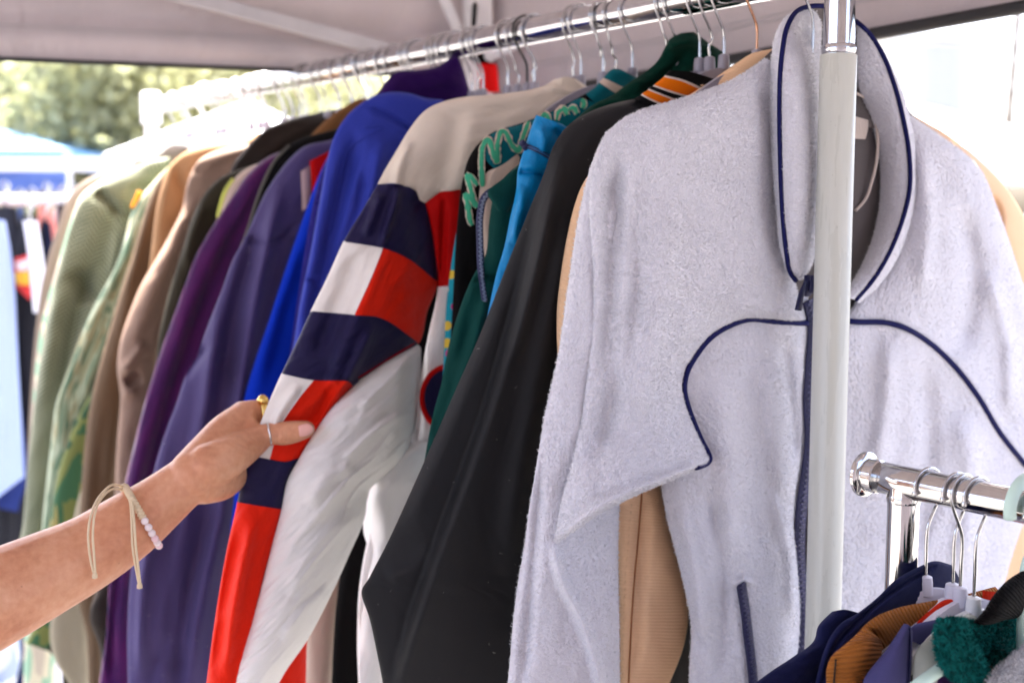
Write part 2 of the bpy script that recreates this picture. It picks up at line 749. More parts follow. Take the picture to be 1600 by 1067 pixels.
def metal(name, col, rough, scale=60, wear=0.15):
    m = M(name)
    o = m.obj()
    n1 = m.noise(o, scale, 5)
    n2 = m.noise(m.mapping(o, (1, 1, 1)), 700, 2)
    m.l.new(m.ramp(n1, [(0.35, tuple(c * 0.86 for c in col[:3])), (0.65, col)]), m.b.inputs['Base Color'])
    m.b.inputs['Metallic'].default_value = 1
    m.l.new(m.math('ADD', m.math('MULTIPLY', m.math('MULTIPLY', n1, n2), wear), rough - wear * 0.2), m.b.inputs['Roughness'])
    return m.m

# ------------------------------------------------------------------ shared materials
m_chrome = metal('chrome', (0.66, 0.66, 0.68, 1), 0.06)
m_chrome_old = metal('worn_chrome', (0.62, 0.61, 0.61, 1), 0.09, 40, 0.4)
m_wire = metal('hook_wire', (0.62, 0.62, 0.63, 1), 0.16)
m_copper = metal('copper_wire', (0.75, 0.40, 0.24, 1), 0.25)
m_blackwire = plain('black_wire', (0.012, 0.012, 0.013, 1), 0.35)
m_creamtube = M('cream_paint')
_o = m_creamtube.obj()
_n1 = m_creamtube.noise(m_creamtube.mapping(_o, (1, 1, 0.12)), 60, 4, 0.6)
_n2 = m_creamtube.noise(_o, 260, 3, 0.7)
_sc = m_creamtube.math('GREATER_THAN', _n2, 0.70)
_b = m_creamtube.ramp(_n1, [(0.3, rgb(190, 190, 180)), (0.7, rgb(203, 203, 195))])
m_creamtube.l.new(m_creamtube.mix(m_creamtube.math('MULTIPLY', _sc, 0.35), _b, rgb(130, 124, 112)), m_creamtube.b.inputs['Base Color'])
m_creamtube.l.new(m_creamtube.math('MULTIPLY_ADD', _n1, 0.25, 0.16), m_creamtube.b.inputs['Roughness'])
m_creamtube = m_creamtube.m
m_greyplastic = plain('grey_plastic', rgb(146, 142, 154), 0.45, var=0.04)
m_lilacplastic = plain('pale_plastic', rgb(214, 212, 226), 0.4, var=0.03)
m_mintplastic = plain('mint_plastic', rgb(196, 222, 210), 0.35, var=0.03)
m_whiteplastic = plain('white_plastic', rgb(235, 235, 235), 0.4, var=0.03)
m_gold = metal('gold', (0.83, 0.58, 0.18, 1), 0.16)
m_silver = metal('silver', (0.85, 0.84, 0.82, 1), 0.14)
m_asphalt = plain('asphalt', (0.10, 0.097, 0.094, 1), 0.9, var=0.25, scale=9, bump=0.3)
m_whitefabric = cloth('white_tent_fabric', rgb(238, 240, 243), 0.6, 0.002, 0.1, 0.0, 0.04)
m_bluefabric = cloth('blue_tent_fabric', rgb(110, 158, 200), 0.6, 0.002, 0.1, 0.0, 0.05, deep=1.0)
m_canopy = cloth('grey_tent_fabric', rgb(212, 203, 204), 0.7, 0.0025, 0.2, 0.0, 0.10, crease=0.5, crease_scale=6)
m_hem = plain('black_hem', (0.02, 0.02, 0.022, 1), 0.6)
m_truss = plain('grey_steel', rgb(190, 186, 188), 0.45, var=0.06)
m_whitesteel = plain('white_steel', rgb(222, 220, 222), 0.4, var=0.04)

# ------------------------------------------------------------------ ground and sky-side setting
def ground():
    n = 40
    xs = np.concatenate([-np.geomspace(4000, 0.5, n), np.geomspace(0.5, 4000, n)])
    X, Y = np.meshgrid(xs, xs + 0)
    Z = 0.006 * fbm(X * 0.8, Y * 0.8, 4) * np.clip(3 / (np.hypot(X, Y) + 0.5), 0, 1)
    V = np.stack([X, Y, Z - 0.0], -1).reshape(-1, 3)
    N = len(xs)
    i = np.arange(N * N).reshape(N, N)
    F = np.stack([i[:-1, :-1], i[:-1, 1:], i[1:, 1:], i[1:, :-1]], -1).reshape(-1, 4)
    o = mesh_obj('ground', V, F, m_asphalt)
    o['kind'] = 'structure'
ground()

# ------------------------------------------------------------------ our canopy tent
TC = at(737, 122, 2.08)                       # lower corner of the two valances
TCR = at(737, 168, 2.08)
TL = at(0, 93, 1.87)
TR = at(1600, 12, 1.45)
TZ = float(TC[2])
TL[2] = TZ + (TL[2] - TZ)
dL = (TL - TC)
dR = (TR - TC)
VH = 0.46
canopy = thing('canopy_tent', 'grey canopy tent roof with hanging valances over the clothing rails', 'canopy tent', (TC[0], TC[1], 0))

def valance(name, A, B, folds, seed, hem_h, length):
    """hanging strip from A along A->B, VH tall, with soft horizontal folds"""
    d = B - A
    Lh = np.linalg.norm(d)
    d = d / Lh
    h = np.array([d[0], d[1], 0])
    nrm = np.array([-d[1], d[0], 0])
    if nrm @ (A - CAM) > 0:
        nrm = -nrm
    ns, nz = 120, 60
    s = np.linspace(0, length, ns)
    z = np.linspace(0, VH, nz)
    S_, Z_ = np.meshgrid(s, z, indexing='ij')
    off = np.zeros_like(S_)
    for zc, w, a in folds:
        off += a * np.exp(-((Z_ - zc - 0.012 * vnoise(S_ * 2.5, S_ * 0, seed)) / w) ** 2)
    off += 0.006 * fbm(S_ * 3, Z_ * 5, seed)
    V = A + S_[..., None] * d + Z_[..., None] * AX[2] + off[..., None] * nrm
    i = np.arange(ns * nz).reshape(ns, nz)
    F = np.stack([i[:-1, :-1], i[1:, :-1], i[1:, 1:], i[:-1, 1:]], -1).reshape(-1, 4)
    mesh_obj(name, V.reshape(-1, 3), F, m_canopy, canopy, uv=np.stack([S_, Z_], -1).reshape(-1, 2))
    # bottom hem: a flat dark tube
    P = [A + d * k + nrm * 0.004 for k in np.linspace(0, length, 40)]
    tube('valance_hem', P, hem_h, m_hem, canopy, 8, flat=1.0)
    for zs in (0.045, 0.052):
        k_ = int(zs / VH * (nz - 1))
        Vg = V.reshape(ns, nz, 3)
        tube('seam', Vg[::2, k_] + nrm * 0.0008 + AX[2] * (zs - z[k_]), 0.0009, m_truss, canopy, 5)
    return nrm

nL = valance('valance', TC, TL, [(0.03, 0.02, 0.012), (0.075, 0.018, -0.012), (0.13, 0.03, 0.016), (0.22, 0.035, -0.012), (0.3, 0.04, 0.012)], 2, 0.0035, 3.0)
nR = valance('valance', TCR, TR, [(0.30, 0.05, 0.008), (0.18, 0.06, -0.006)], 5, 0.0085, 3.0)
# roof: four slopes to a peak
eL = TC + dL / np.linalg.norm(dL) * 3.0
eR = TC + dR / np.linalg.norm(dR) * 3.0
eF = eL + (eR - TC)
corners = [p + AX[2] * VH for p in (TC, eL, eF, eR)]
peak = sum(corners) / 4 + AX[2] * 0.75
for a, b in ((0, 1), (1, 2), (2, 3), (3, 0)):
    A, B = corners[a], corners[b]
    n = 24
    V = []
    for i in range(n + 1):
        f = i / n
        for j in range(n + 1):
            g = j / n
            q = (A * (1 - g) + B * g) * (1 - f) + peak * f
            q = q - AX[2] * 0.06 * math.sin(math.pi * f) * math.sin(math.pi * g)
            V.append(q)
    idx = np.arange((n + 1) ** 2).reshape(n + 1, n + 1)
    F = np.stack([idx[:-1, :-1], idx[1:, :-1], idx[1:, 1:], idx[:-1, 1:]], -1).reshape(-1, 4)
    uv = np.array([[v[0], v[1]] for v in V])
    mesh_obj('roof_panel', V, F, m_canopy, canopy, uv=uv)
# unseen cloth wall behind the camera, added to cut the frontal light
A, B = eF.copy(), eR.copy()
ns, nz = 60, 24
V = []
for i in range(ns):
    f = 0.7 * i / (ns - 1)
    for j in range(nz):
        h = j / (nz - 1)
        q = A * (1 - f) + B * f
        wv = 0.03 * math.sin(f * 60) * (1 - h) + 0.02 * math.sin(f * 23 + h * 3)
        V.append([q[0] + wv * 0.3, q[1] + wv, 0.06 + (TZ + VH - 0.06) * h])
idx = np.arange(ns * nz).reshape(ns, nz)
F = np.stack([idx[:-1, :-1], idx[1:, :-1], idx[1:, 1:], idx[:-1, 1:]], -1).reshape(-1, 4)
mesh_obj('light_block_wall', V, F, m_canopy, canopy, uv=np.array([[v[0], v[2]] for v in V]))
# corner leg, struts, scissor truss on the left side
leg_c = TC - (dL / np.linalg.norm(dL)) * 0.0 + nL * 0.03 + nR * 0.05
lx = dL / np.linalg.norm(dL); lx = np.array([lx[0], lx[1], 0]); lx /= np.linalg.norm(lx)
ly = np.array([-lx[1], lx[0], 0])
lb = at(746, 30, float((leg_c - CAM) @ FWD))
leg_xy = np.array([lb[0], lb[1], 0])
box('leg', leg_xy + AX[2] * 1.15, [lx, ly, AX[2]], (0.021, 0.021, 1.15), m_whitesteel, canopy, 0.004)
box('leg_bracket', leg_xy + AX[2] * 2.16, [lx, ly, AX[2]], (0.028, 0.028, 0.03), m_greyplastic, canopy, 0.005)
for c in (1, 2, 3):
    q = corners[c]
    box('leg', np.array([q[0], q[1], 1.15]), [lx, ly, AX[2]], (0.021, 0.021, 1.15), m_whitesteel, canopy, 0.004)
pl_left = Plane(TC + nL * 0.05, np.array([-nL[0], -nL[1], 0]))
def bar_box(name, P, Q, half_h, half_t, mat):
    d = Q - P
    L = np.linalg.norm(d)
    d = d / L
    s = np.cross(d, nL); s /= np.linalg.norm(s)
    t = np.cross(d, s)
    box(name, (P + Q) / 2, [d, s, t], (L / 2, half_h, half_t), mat, canopy, 0.003)
a1 = pl_left.hit(655, 92); b1 = pl_left.hit(240, -18)
bar_box('truss_bar', a1, a1 + (b1 - a1) * 2.2, 0.0115, 0.008, m_truss)
a2 = pl_left.hit(716, 48); b2 = pl_left.hit(692, -6)
bar_box('truss_bar', a2, a2 + (b2 - a2) * 3.2, 0.008, 0.007, m_whitesteel)

# ------------------------------------------------------------------ the two clothing rails
zc = AX[2]
rack = thing('clothing_rack', 'long chrome clothing rail with cream upright, loaded with jackets', 'clothing rack', (BAR0[0], BAR0[1], 0))
tube('rail', [bar(t) for t in np.linspace(0.0, BAR_L, 30)], BAR_R, m_chrome, rack, 32)
pole_top = 1.55 + (337 - 88) / 1900 * 1.13
pole_xy = np.array([at(1310, 90, 1.12)[0], at(1310, 90, 1.12)[1], 0])
pole_top = float(at(1311, 86, 1.12)[2])
lathe('upright_sleeve', pole_xy, zc, [(0.03, 0.0168), (pole_top - 0.0015, 0.0168), (pole_top, 0.0160), (pole_top, 0.0148)], m_creamtube, rack, 40)
lathe('upright_tube', pole_xy + zc * (pole_top - 0.01), zc, [(0, 0.0143), (BAR0[2] + 0.02 - pole_top + 0.01, 0.0143)], m_chrome, rack, 40)
lathe('upright_collar', pole_xy + zc * (pole_top + 0.0005), zc, [(0, 0.0146), (0.002, 0.0158), (0.006, 0.0158), (0.0085, 0.0146)], m_chrome, rack, 40)
lathe('rail_bracket', pole_xy + zc * (BAR0[2] - 0.02), zc, [(0, 0.018), (0.045, 0.018), (0.05, 0.012)], m_chrome, rack, 32)
far_xy = np.array([BAR1[0], BAR1[1], 0])
lathe('upright_tube', far_xy, zc, [(0.03, 0.0145), (BAR1[2] - 0.02, 0.0145)], m_whitesteel, rack, 24)
lathe('rail_bracket', far_xy + zc * (BAR1[2] - 0.035), zc, [(0, 0.021), (0.06, 0.021), (0.066, 0.016)], m_whiteplastic, rack, 24)
bw = np.array([-BAR_D[1], BAR_D[0], 0])
for xy in (pole_xy, far_xy):
    tube('foot', [xy + bw * 0.32 + zc * 0.035, xy - bw * 0.32 + zc * 0.035], 0.016, m_chrome, rack, 16)

# lower rail in front
LB0 = at(1354, 741, 1.0)
LB1 = at(1640, 798, 0.875)
LB1[2] = LB0[2]
LD = (LB1 - LB0); LLEN = float(np.linalg.norm(LD)); LD = LD / LLEN
LBR = 0.0128
rack2 = thing('clothing_rack', 'low chrome rail with flanged end cap in front of the cream upright', 'clothing rack', (LB0[0], LB0[1], 0))
tube('rail', [LB0 + LD * t for t in np.linspace(0, 0.75, 20)], LBR, m_chrome_old, rack2, 40)
lathe('end_flange', LB0 - LD * 0.004, LD, [(0, 0.010), (0, 0.0172), (0.0015, 0.0186), (0.0042, 0.0186), (0.0055, 0.0172), (0.0065, 0.0138), (0.016, 0.0138), (0.017, 0.0128)], m_chrome_old, rack2, 40)
t_post = 0.036
pp = LB0 + LD * t_post
pxy = np.array([pp[0], pp[1], 0])
lathe('post', pxy, zc, [(0.03, 0.0125), (pp[2] - 0.004, 0.0125)], m_chrome_old, rack2, 36)
lathe('post_collar', pxy + zc * (pp[2] - 0.0165), zc, [(0, 0.0130), (0.003, 0.0136), (0.006, 0.0128)], m_chrome_old, rack2, 36)
pq = LB0 + LD * 0.70
lathe('post', np.array([pq[0], pq[1], 0]), zc, [(0.03, 0.0125), (pp[2] - 0.004, 0.0125)], m_chrome_old, rack2, 24)
lw = np.array([-LD[1], LD[0], 0])
for q in (pp, pq):
    tube('foot', [np.array([q[0], q[1], 0.03]) + lw * 0.22, np.array([q[0], q[1], 0.03]) - lw * 0.22], 0.0125, m_chrome_old, rack2, 16)

# ------------------------------------------------------------------ hangers
_ht = np.linspace(0, BAR_L, 800)
_hp = np.array([bar(t) for t in _ht]) - np.array([0, 0, 0.06])
def px_of(P):
    q = np.asarray(P) - CAM
    f = q @ FWD
    return 800 + F_PX * (q @ RIGHT) / f, 533.5 - F_PX * (q @ UP) / f
_hx = px_of(_hp)[0]
def t_at(px):
    return float(np.interp(px, _hx[::-1], _ht[::-1]))

def hook_pts(fr, rb, drop, side=1.0, bend=0.0, lean=0.0):
    a = np.radians(np.linspace(-15, 205, 22))
    P = [(side * math.cos(t) * rb, math.sin(t) * rb) for t in a]
    P += [(side * (-rb * 0.62), -rb * 1.0), (side * (-rb * 0.25 + bend), -rb * 1.65), (side * (-0.001 + bend), -rb * 2.05), (side * bend * 0.6, -rb * 2.45),
          (0, -drop * 0.72), (0, -drop)]
    P = [fr.loc(w, lean * abs(z), z) for w, z in P]
    P = smooth_line(P, 0.0022)
    return P

_hanger_mesh = {}
def hanger(fr, label, group, rb, drop=0.066, mat_hook=m_wire, mat_body=m_greyplastic, r=0.0014, side=1.0, body=True, half=0.085, ball=False,
           bend=0.0, lean=0.0, name='coat_hanger', top0=0.010, fall=0.036, tall=0.034):
    t = thing(name, label, 'hanger', fr.c, group)
    P = hook_pts(fr, rb, drop, side, bend, lean)
    hk = tube('hook', P, r, mat_hook, t, 8)
    if ball:
        V = P[0]
        lathe('hook_tip', V - np.array([0, 0, 0.0024]), zc, [(0, 0.0008), (0.0008, 0.0019), (0.0024, 0.0024), (0.004, 0.0019), (0.0048, 0.0008)], mat_hook, t, 12)
    bz = -drop
    ba = P[-1] - np.array([0, 0, 0])
    lathe('neck', ba - zc * 0.012, zc, [(0, 0.0062), (0.010, 0.0058), (0.0145, 0.0052), (0.0155, 0.003)], mat_body, t, 14)
    if body:
        n = 25
        V, F = [], []
        for i in range(n):
            s = -1 + 2 * i / (n - 1)
            w = s * half
            zt = bz - top0 - fall * abs(s) ** 1.5
            hgt = tall * (1 - abs(s)) ** 0.7 + 0.008
            ny = 0.012 * (s * s)
            for k, (dn, dz) in enumerate([(-0.003, 0), (0.003, 0), (0.0045, -hgt * 0.5), (0.003, -hgt), (-0.003, -hgt), (-0.0045, -hgt * 0.5)]):
                V.append(fr.loc(w, dn + ny + lean * drop, zt + dz))
        for i in range(n - 1):
            for k in range(6):
                k2 = (k + 1) % 6
                F.append([i * 6 + k, i * 6 + k2, (i + 1) * 6 + k2, (i + 1) * 6 + k])
        F.append([0, 1, 2, 3, 4, 5][::-1]); F.append([(n - 1) * 6 + k for k in range(6)])
        o = mesh_obj('shoulder_bar', V, F, mat_body, t)
        auto_sharp(o, 50)
    return t

# ------------------------------------------------------------------ fabrics
f_fleece = M('fleece_light_grey')
_uv = f_fleece.uv()
_n = f_fleece.noise(_uv, 14, 3)
_n2 = f_fleece.noise(_uv, 260, 3, 0.6)
f_fleece.l.new(f_fleece.ramp(f_fleece.math('ADD', f_fleece.math('MULTIPLY', _n, .5), f_fleece.math('MULTIPLY', _n2, .5)),
                             [(0.3, rgb(205, 203, 211)), (0.7, rgb(220, 218, 226))]), f_fleece.b.inputs['Base Color'])
f_fleece.l.new(f_fleece.bump(_n2, 0.35, 0.0012), f_fleece.b.inputs['Normal'])
f_fleece.b.inputs['Roughness'].default_value = 0.95
f_fleece.b.inputs['Specular IOR Level'].default_value = 0.1
f_fleece.b.inputs['Sheen Weight'].default_value = 0.3
f_fleece = f_fleece.m
f_fibre = plain('fleece_fibre', rgb(226, 225, 229), 0.9, spec=0.1, var=0.05)
f_piping = cloth('navy_piping', rgb(38, 40, 98), 0.7, 0.0009, 0.4, 0.2, 0.1)
f_zip = plain('navy_zip_tape', rgb(24, 24, 66), 0.6, var=0.1)
f_zipteeth = plain('navy_zip_teeth', rgb(38, 38, 86), 0.35, var=0.1)
f_tan = cloth('tan_ribbed', rgb(240, 206, 172), 0.85, 0.0034, 0.22, 0.2, 0.05, kind='cord', wave_col=0.025)
f_brown = cloth('tan_cord_edge', rgb(186, 134, 96), 0.85, 0.003, 0.6, 0.2, 0.08, kind='cord', wave_col=0.2)
f_black = cloth('black_shell', rgb(47, 47, 50), 0.64, 0.0012, 0.3, 0.5, 0.10, crease=0.02, spec=0.5, crease_scale=12)
f_blackknit = cloth('black_knit', rgb(24, 23, 26), 0.9, 0.002, 0.5, 0.1, 0.1, kind='cordv')
f_orange = cloth('orange_knit', rgb(238, 138, 10), 0.85, 0.002, 0.5, 0.15, 0.06, kind='cordv')
f_whiteknit = cloth('white_knit', rgb(226, 214, 206), 0.85, 0.002, 0.5, 0.15, 0.05, kind='cordv')
f_sky = cloth('sky_blue_shell', rgb(0, 132, 190), 0.45, 0.0008, 0.1, 0.1, 0.08, crease=0.2, spec=0.5, deep=1.05)
f_green = cloth('dark_green_cotton', rgb(20, 84, 78), 0.75, 0.0009, 0.2, 0.2, 0.1, crease=0.15)
f_greenfl = cloth('dark_green_fleece', rgb(2, 68, 56), 0.95, 0.002, 0.3, 0.3, 0.15)
f_teal = cloth('teal_print', rgb(0, 112, 122), 0.85, 0.0012, 0.2, 0.2, 0.08)
f_jet = cloth('black_fleece', rgb(22, 20, 22), 0.95, 0.0016, 0.3, 0.1, 0.15)
f_beige = cloth('beige_fleece', rgb(214, 196, 182), 0.9, 0.0016, 0.3, 0.2, 0.06)
f_mint = cloth('mint_print', rgb(84, 172, 140), 0.9, 0.0012, 0.3, 0.1, 0.15)
f_cream = cloth('cream_cotton', rgb(232, 220, 206), 0.8, 0.0009, 0.2, 0.15, 0.05, crease=0.12, crease_scale=14)
f_white = cloth('white_crinkle', rgb(246, 244, 241), 0.7, 0.0009, 0.2, 0.1, 0.04, crease=0.0, deep=1.0)
_mm = f_white
_nt = _mm.node_tree
_w = M.__new__(M); _w.m = _mm; _w.n = _nt.nodes; _w.l = _nt.links; _w.b = _nt.nodes['Principled BSDF']
_old = _w.b.inputs['Normal'].links[0].from_socket
_rv = _w.mapping(_w.uv(), (1, 1, 1), (0, 0, -0.49))
_c1 = _w.noise(_w.mapping(_rv, (1, 0.07, 1)), 210, 2, 0.5, 0.3)
_c2 = _w.noise(_w.mapping(_rv, (1, 0.12, 1)), 80, 2, 0.5, 0.5)
_r = lambda q: _w.math('SUBTRACT', 1.0, _w.math('ABSOLUTE', _w.math('MULTIPLY_ADD', q, 2.0, -1.0)))
_w.l.new(_w.bump(_r(_c2), 0.18, 0.003, _w.bump(_r(_c1), 0.28, 0.0015, _old)), _w.b.inputs['Normal'])
f_ivory = cloth('ivory_panel', rgb(242, 236, 230), 0.65, 0.0009, 0.2, 0.1, 0.04, crease=0.15)
f_navy = cloth('navy_panel', rgb(44, 36, 84), 0.6, 0.0009, 0.2, 0.25, 0.08, crease=0.22, spec=0.4, tint=(0.5, 0.5, 0.75, 1))
f_red = cloth('red_panel', rgb(236, 56, 22), 0.65, 0.0009, 0.2, 0.1, 0.06, crease=0.3)
f_deepred = cloth('deep_red_panel', rgb(206, 14, 14), 0.7, 0.0009, 0.2, 0.1, 0.06)
f_blue = cloth('cobalt_softshell', rgb(66, 80, 174), 0.7, 0.0009, 0.15, 0.35, 0.06, tint=(0.5, 0.65, 1, 1), crease=0.1)
f_purplefl = cloth('deep_purple_fleece', rgb(62, 22, 98), 0.95, 0.002, 0.3, 0.3, 0.15, tint=(0.5, 0.3, 0.7, 1))
f_indigo = cloth('indigo_pile', rgb(52, 44, 128), 0.95, 0.004, 0.6, 0.3, 0.3)
f_royal = cloth('royal_blue_fleece', rgb(0, 66, 190), 0.9, 0.0018, 0.3, 0.3, 0.08, tint=(0.2, 0.5, 1, 1))
f_plum = cloth('purple_grey_cotton', rgb(96, 86, 128), 0.75, 0.001, 0.15, 0.35, 0.07, tint=(0.7, 0.7, 1, 1), crease=0.12, crease_scale=10)
f_pinkstrip = cloth('pale_pink_panel', rgb(196, 172, 170), 0.8, 0.001, 0.2, 0.1, 0.06)
f_blackcot = cloth('black_cotton', rgb(22, 21, 23), 0.85, 0.001, 0.2, 0.2, 0.1)
f_greypipe = cloth('grey_edge', rgb(120, 118, 112), 0.8, 0.001, 0.2, 0.1, 0.1)
f_olive = cloth('dark_olive_cotton', rgb(74, 69, 56), 0.85, 0.001, 0.2, 0.2, 0.12)
f_darkbrown = cloth('dark_brown_suede', rgb(52, 40, 32), 0.7, 0.001, 0.1, 0.25, 0.15, spec=0.4)
f_rib = cloth('brown_rib_knit', rgb(150, 112, 76), 0.9, 0.004, 0.7, 0.2, 0.12, kind='cordv')
f_taupe = cloth('taupe_cotton', rgb(160, 138, 124), 0.75, 0.001, 0.15, 0.3, 0.06, crease=0.15, crease_scale=14)
f_camel = cloth('camel_wool', rgb(172, 140, 108), 0.85, 0.001, 0.2, 0.3, 0.06)
f_khaki = cloth('khaki_brown_cotton', rgb(116, 98, 80), 0.8, 0.001, 0.15, 0.35, 0.08, crease=0.1)
f_paleknit = cloth('pale_khaki_cotton', rgb(180, 172, 152), 0.85, 0.001, 0.2, 0.2, 0.06)
f_greybrown = cloth('grey_brown_cotton', rgb(146, 134, 124), 0.85, 0.001, 0.2, 0.2, 0.08)
f_leather = plain('grey_brown_leather', rgb(92, 84, 76), 0.35, spec=0.6, var=0.2, scale=14, bump=0.1)
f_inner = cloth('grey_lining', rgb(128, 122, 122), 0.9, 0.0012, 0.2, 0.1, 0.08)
f_lint = plain('lint', rgb(200, 196, 190), 0.9)
f_thread = plain('pale_thread', rgb(220, 180, 140), 0.7)
f_floral = M('turquoise_floral')
_uv = f_floral.uv()
_v = f_floral.new('ShaderNodeTexVoronoi'); f_floral.l.new(_uv, _v.inputs['Vector']); _v.inputs['Scale'].default_value = 60
_sp = f_floral.math('LESS_THAN', _v.outputs['Distance'], 0.33)
_pc = f_floral.ramp(f_floral.sep(_v.outputs['Color'])[0], [(0.0, rgb(225, 190, 60)), (0.4, rgb(205, 40, 120)), (0.7, rgb(235, 225, 200))], 'CONSTANT')
f_floral.l.new(f_floral.mix(_sp, rgb(0, 150, 170), _pc), f_floral.b.inputs['Base Color'])
f_floral.b.inputs['Roughness'].default_value = 0.8
f_floral = f_floral.m


def knit_marl(name, a, b, wl):
    m = M(name)
    uv = m.uv()
    x = m.sep(uv)
    n = m.noise(uv, 300, 2)
    k = m.math('SINE', m.math('MULTIPLY', m.math('ADD', m.math('ADD', x[1], m.math('MULTIPLY', x[0], 0.9)), m.math('MULTIPLY', n, 0.003)), 2 * math.pi / wl))
    k2 = m.math('SINE', m.math('MULTIPLY', m.math('SUBTRACT', x[1], m.math('MULTIPLY', x[0], 0.6)), 2 * math.pi / (wl * 0.8)))
    q = m.math('MULTIPLY_ADD', m.math('MULTIPLY', k, k2), 0.5, 0.5)
    big = m.noise(m.mapping(uv, (4, 1, 1)), 12, 2)
    q = m.math('ADD', m.math('MULTIPLY', q, 0.7), m.math('MULTIPLY', big, 0.45))
    m.l.new(m.ramp(q, [(0.42, a), (0.78, b)]), m.b.inputs['Base Color'])
    m.l.new(m.bump(q, 0.6, 0.002), m.b.inputs['Normal'])
    m.b.inputs['Roughness'].default_value = 0.9
    m.b.inputs['Sheen Weight'].default_value = 0.25
    m.b.inputs['Specular IOR Level'].default_value = 0.15
    return m.m


f_knit = knit_marl('purple_navy_knit', rgb(20, 18, 68), rgb(104, 24, 92), 0.009)


def herring(name, a, b, s):
    m = M(name)
    uv = m.uv()
    x = m.sep(uv)
    tri = m.math('PINGPONG', x[0], s * 2.2)
    h = m.math('SINE', m.math('MULTIPLY', m.math('ADD', x[1], m.math('MULTIPLY', tri, 0.8)), 2 * math.pi / s))
    n = m.noise(uv, 6, 3)
    q = m.math('ADD', m.math('MULTIPLY_ADD', h, 0.32, 0.45), m.math('MULTIPLY', m.math('SUBTRACT', n, 0.5), 0.7))
    m.l.new(m.ramp(q, [(0.25, a), (0.75, b)]), m.b.inputs['Base Color'])
    m.l.new(m.bump(h, 0.5, 0.002), m.b.inputs['Normal'])
    m.b.inputs['Roughness'].default_value = 0.9
    m.b.inputs['Specular IOR Level'].default_value = 0.15
    m.b.inputs['Sheen Weight'].default_value = 0.25
    return m.m


f_herring = herring('green_herringbone_wool', rgb(78, 86, 66), rgb(146, 150, 122), 0.0085)


def camo(name, cols, scale, stretch=(1, 0.5, 1)):
    m = M(name)
    uv = m.mapping(m.uv(), stretch)
    n = m.noise(uv, scale, 2, 0.5, 0.6)
    st = [(0.0, cols[0]), (0.44, cols[1]), (0.52, cols[2]), (0.60, cols[3])]
    m.l.new(m.ramp(n, st, 'CONSTANT'), m.b.inputs['Base Color'])
    m.b.inputs['Roughness'].default_value = 0.85
    m.b.inputs['Sheen Weight'].default_value = 0.2
    m.l.new(m.bump(m.noise(m.uv(), 500, 2), 0.3, 0.001), m.b.inputs['Normal'])
    return m.m


f_camo = camo('pale_green_camo', [rgb(92, 120, 92), rgb(158, 170, 142), rgb(142, 140, 104), rgb(64, 98, 74)], 16, (4.5, 0.5, 1))
f_camo2 = camo('mint_tan_camo', [rgb(150, 188, 158), rgb(214, 206, 178), rgb(190, 178, 160), rgb(140, 180, 150)], 22)
f_camo3 = camo('dark_green_camo', [rgb(36, 74, 44), rgb(112, 120, 60), rgb(50, 96, 60), rgb(150, 140, 80)], 16)

# ------------------------------------------------------------------ garments on the long rail
def rails(rows):
    """rows: each a list of (px,py[,dn]) points left to right -> rails"""
    k = len(rows[0])
    return [[r[j] for r in rows] for j in range(k)]


def rows2(L, R, n=None):
    """two polylines resampled to the same number of points"""
    L = np.array([(q[0], q[1], q[2] if len(q) > 2 else 0) for q in L], float)
    R = np.array([(q[0], q[1], q[2] if len(q) > 2 else 0) for q in R], float)
    n = n or max(len(L), len(R)) * 2
    def rs(P):
        s = np.concatenate([[0], np.cumsum(np.linalg.norm(np.diff(P[:, :2], axis=0), axis=1))])
        return hermite(P, s, np.linspace(0, s[-1], n))
    return [rs(L), rs(R)]


def back_body(fr, mat, parent, half=0.17, bottom=0.72, top=-0.115, th=0.009, off=-0.010, seed=0, left=0.12, name='body'):
    """plain closed torso hanging behind the sleeve that shows: shoulders, sides, hem"""
    rows = []
    zs = [0.0, 0.02, 0.05, 0.09, 0.2, 0.4, bottom - (-top)]
    hw = [0.05, 0.10, 0.15, 0.165, 0.17, 0.175, 0.185]
    nz, nw = 40, 22
    zz = np.linspace(0, zs[-1], nz)
    H = np.interp(zz, zs, hw) * half / 0.17
    Lh = np.minimum(H, left)
    Vf, Vb, U = [], [], []
    for i in range(nz):
        for j in range(nw):
            u = j / (nw - 1)
            u = 0.5 - 0.5 * math.cos(math.pi * u)
            w = -Lh[i] + (Lh[i] + H[i]) * u
            pr = max(0, 1 - abs(2 * u - 1) ** 2.4) ** 0.5
            wav = 0.006 * math.sin(w * 42 + seed * 1.7) * min(1, zz[i] * 4) * pr
            Vf.append(fr.loc(w, off + th * pr + wav, top - zz[i]))
            Vb.append(fr.loc(w, off - th * pr + wav, top - zz[i]))
            U.append((w, zz[i]))
    idx = np.arange(nz * nw).reshape(nz, nw)
    q = np.stack([idx[:-1, :-1], idx[1:, :-1], idx[1:, 1:], idx[:-1, 1:]], -1).reshape(-1, 4)
    return mesh_obj(name, np.array(Vf + Vb), np.concatenate([q, q[:, ::-1] + nz * nw]), mat, parent, uv=np.array(U + U))


REG = []
GRP_H = 'hangers hooked over the long rail'
def garment(name, label, cat, t, short, body=None, hk=True, hook_mat=None, hook_desc='grey hanger with a chrome hook', seed=0, **kw):
    fr = hang(t)
    g = thing(name, label, cat, fr.c)
    REG.append((t, short))
    if body is not None:
        back_body(fr, body, g, seed=seed, **kw)
    if hk:
        fh = hang(t + 0.0)
        hanger(fh, f'{hook_desc} carrying the {short}', GRP_H, 0.0192, mat_hook=hook_mat or m_wire, body=t < 0.6)
    return g, fr


